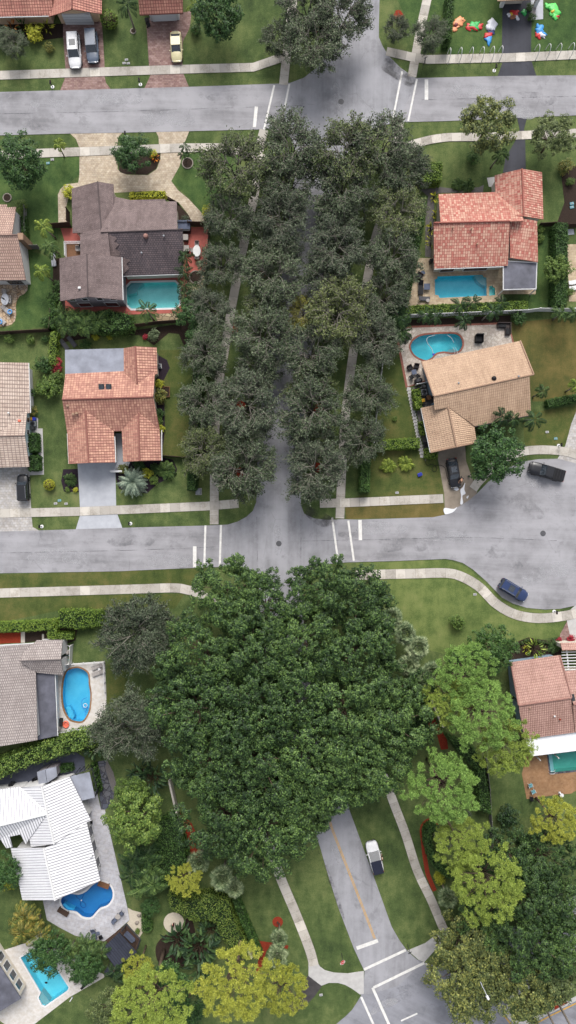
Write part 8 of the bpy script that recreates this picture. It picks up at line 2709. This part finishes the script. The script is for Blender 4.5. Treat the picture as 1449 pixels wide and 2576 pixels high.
# arches along the pavement
for k, (x0, y0, x1, y1) in enumerate(((30, 712, 25, 600), (152, 708, 143, 595), (275, 705, 266, 592), (395, 702, 382, 587), (505, 698, 494, 582), (595, 694, 588, 577), (995, 675, 986, 560), (1114, 668, 1107, 556), (1232, 664, 1225, 552), (1370, 660, 1360, 545))):
    a, b = W(*t('M', (x0, y0))[0]), W(*t('M', (x1, y1))[0])
    nm = ['leftmost of the six', 'second of the six', 'third of the six', 'fourth of the six', 'fifth of the six', 'last of the six'][k] + ' thin arches left of the black driveway' if k < 6 else ['first', 'second', 'third', 'rightmost'][k - 6] + ' of the thin arches right of the black driveway'
    th = thing('pavement_arch', nm + ', over the pavement', 'arch', ((a.x + b.x) / 2, (a.y + b.y) / 2, 0), 0, 'thin arches over the pavement')
    pts = []
    for i in range(15):
        u = PI * i / 14
        p = a.lerp(b, (1 - math.cos(u)) / 2)
        pts.append((p.x, p.y, .05 + 2.3 * math.sin(u) ** .75))
    MB().tube(pts, .05, 6).build('hoop', M['white'], th)
    for p in (a, b): MB().lathe([(.06, 0), (.06, .12)], (p.x, p.y, .03), 8).build('foot', M['grey_metal'], th)
# slack inflatable decorations lying on the lawn and drive
NY = {k: plain(k + ' nylon', v, .5, .4, .12, 4) for k, v in dict(orange=c(236, 158, 110), green=c(44, 170, 84), red=c(206, 48, 52), white=c(232, 232, 240), blue=c(60, 150, 220), lime=c(92, 208, 96), brown=c(150, 96, 66), yellow=c(226, 190, 60), maroon=c(120, 40, 50), navy=c(30, 44, 110)).items()}
for lb, parts in (
    ('slack orange inflatable decoration beside the tall narrow hedge', [('orange', 150, 245, .95, .8, .35), ('orange', 95, 325, .95, .4, .28), ('orange', 185, 222, .4, .35, .4), ('maroon', 118, 285, .55, .35, .42)]),
    ('slack green inflatable decoration with red side flaps', [('green', 315, 300, .85, .75, .4), ('red', 265, 305, .5, .55, .3), ('red', 378, 298, .6, .45, .3), ('green', 345, 285, .8, .4, .4), ('red', 305, 320, .25, .75, .5)]),
    ('slack white inflatable decoration with a dark base', [('white', 512, 280, .9, 1.1, .4), ('navy', 505, 350, .55, .6, .15), ('white', 545, 298, .4, .25, .35)]),
    ('small blue and red slack inflatable decoration', [('blue', 480, 440, .55, .9, .35), ('red', 475, 398, .65, .45, .4), ('red', 448, 410, .3, .35, .3)]),
    ('red white and brown slack inflatable decoration on the black driveway', [('red', 765, 150, .75, .6, .4), ('white', 788, 185, .35, .9, .3), ('brown', 752, 188, .55, .5, .4), ('yellow', 735, 168, .3, .35, .42), ('white', 710, 172, .3, .4, .35)]),
    ('small green slack inflatable decoration on the black driveway', [('green', 876, 143, .42, .5, .3), ('green', 868, 155, .25, .3, .22)]),
    ('large bright green slack inflatable decoration with a curled end', [('lime', 1205, 120, .9, 1.1, .45), ('lime', 1160, 75, .6, .5, .35), ('lime', 1128, 72, .35, .6, .3), ('lime', 1215, 180, .55, .6, .35), ('red', 1235, 190, .3, .45, .3), ('yellow', 1190, 135, .35, .4, .55)]),
    ('blue white and red slack inflatable decoration right of the black driveway', [('blue', 1045, 340, .75, .75, .45), ('blue', 1025, 305, .3, .55, .35), ('red', 1030, 393, .5, .6, .35), ('white', 1065, 393, .4, .85, .42), ('blue', 1080, 375, .3, .6, .38)])):
    q = t('M', (parts[0][1], parts[0][2]))[0]
    w = W(q[0], q[1])
    th = thing('slack_inflatable', lb, 'inflatable', (w.x, w.y, .02), 0, 'slack inflatable decorations')
    for k, (cn, x, y, dx, dy, hh) in enumerate(parts):
        p = W(*t('M', (x, y))[0])
        lump(th, 'body' if k == 0 else 'panel', NY[cn], (p.x, p.y, .04), (dx * .95, dy * .95, hh * .62), .25 * k + .2, int(x + y), .3)
for x, y, lb in ((985, 88, 'upper pale square tile by the white column on the right'), (978, 140, 'lower pale square tile by the white column on the right')):
    w = W(*t('M', (x, y))[0])
    tagp(MB().rbox((w.x, w.y, .05), (.6, .6, .1), .02).build('paving_tile', M['sling'], None), lb, 'tile', 'tiles by the black driveway')
plant(shrubA, *t('M', (938, 75))[0], .6, .65, 'dark potted shrub beside the white column at the top', 'garden shrubs', None, {'foliage': L_hedge})
plant(shrubA, *t('M', (962, 190))[0], .6, .7, 'dark shrub with fairy lights at the edge of the black driveway', 'garden shrubs', None, {'foliage': L_hedge})
for a, b in (((106, 538), (126, 592)), ((212, 548), (222, 580))):
    P_ = ccw([W2(p) for p in t(7, (a[0], b[1]), (a[0], a[1]), (b[0], a[1]), (b[0], b[1]))])
    o = MB().prism(P_, 0, .06).build('path', M['whitewall']); o['kind'] = 'structure'

drop_protos()
# ================================================================= camera and light
cam = D.cameras.new('Camera')
co = D.objects.new('Camera', cam)
COL.objects.link(co)
co.location = (0, 0, HC)
co.rotation_euler = (0, 0, 0)
cam.sensor_fit = 'VERTICAL'
cam.angle = 2 * math.atan(4096 / 2 / 25 / HC)
cam.clip_start = 1
cam.clip_end = 6000
scn.camera = co
wd = D.worlds.new('World')
scn.world = wd
wd.use_nodes = True
nt = wd.node_tree
bg = nt.nodes['Background']
sky = nt.nodes.new('ShaderNodeTexSky')
sky.sky_type = 'NISHITA'
sky.sun_disc = False
EL = math.radians(46)
sky.sun_elevation = EL
sky.sun_rotation = 0
sky.air_density = 1.0
sky.dust_density = 4.0
sky.ozone_density = .6
hs_ = nt.nodes.new('ShaderNodeHueSaturation')
hs_.inputs['Saturation'].default_value = .35
nt.links.new(sky.outputs[0], hs_.inputs['Color'])
nt.links.new(hs_.outputs[0], bg.inputs[0])
bg.inputs[1].default_value = .135
sun = D.lights.new('Sun', 'SUN')
sun.energy = 1.6
sun.angle = math.radians(28)
sun.color = (1, .965, .92)
so_ = D.objects.new('Sun', sun)
COL.objects.link(so_)
so_.rotation_euler = (-(PI / 2 - EL), 0, math.radians(-8))
so_.location = (0, 0, 60)
scn.view_settings.view_transform = 'Standard'
scn.view_settings.look = 'None'
scn.view_settings.gamma = 1
scn.view_settings.exposure = EXPOSURE
scn.cycles.max_bounces = 6
scn.cycles.transparent_max_bounces = 8
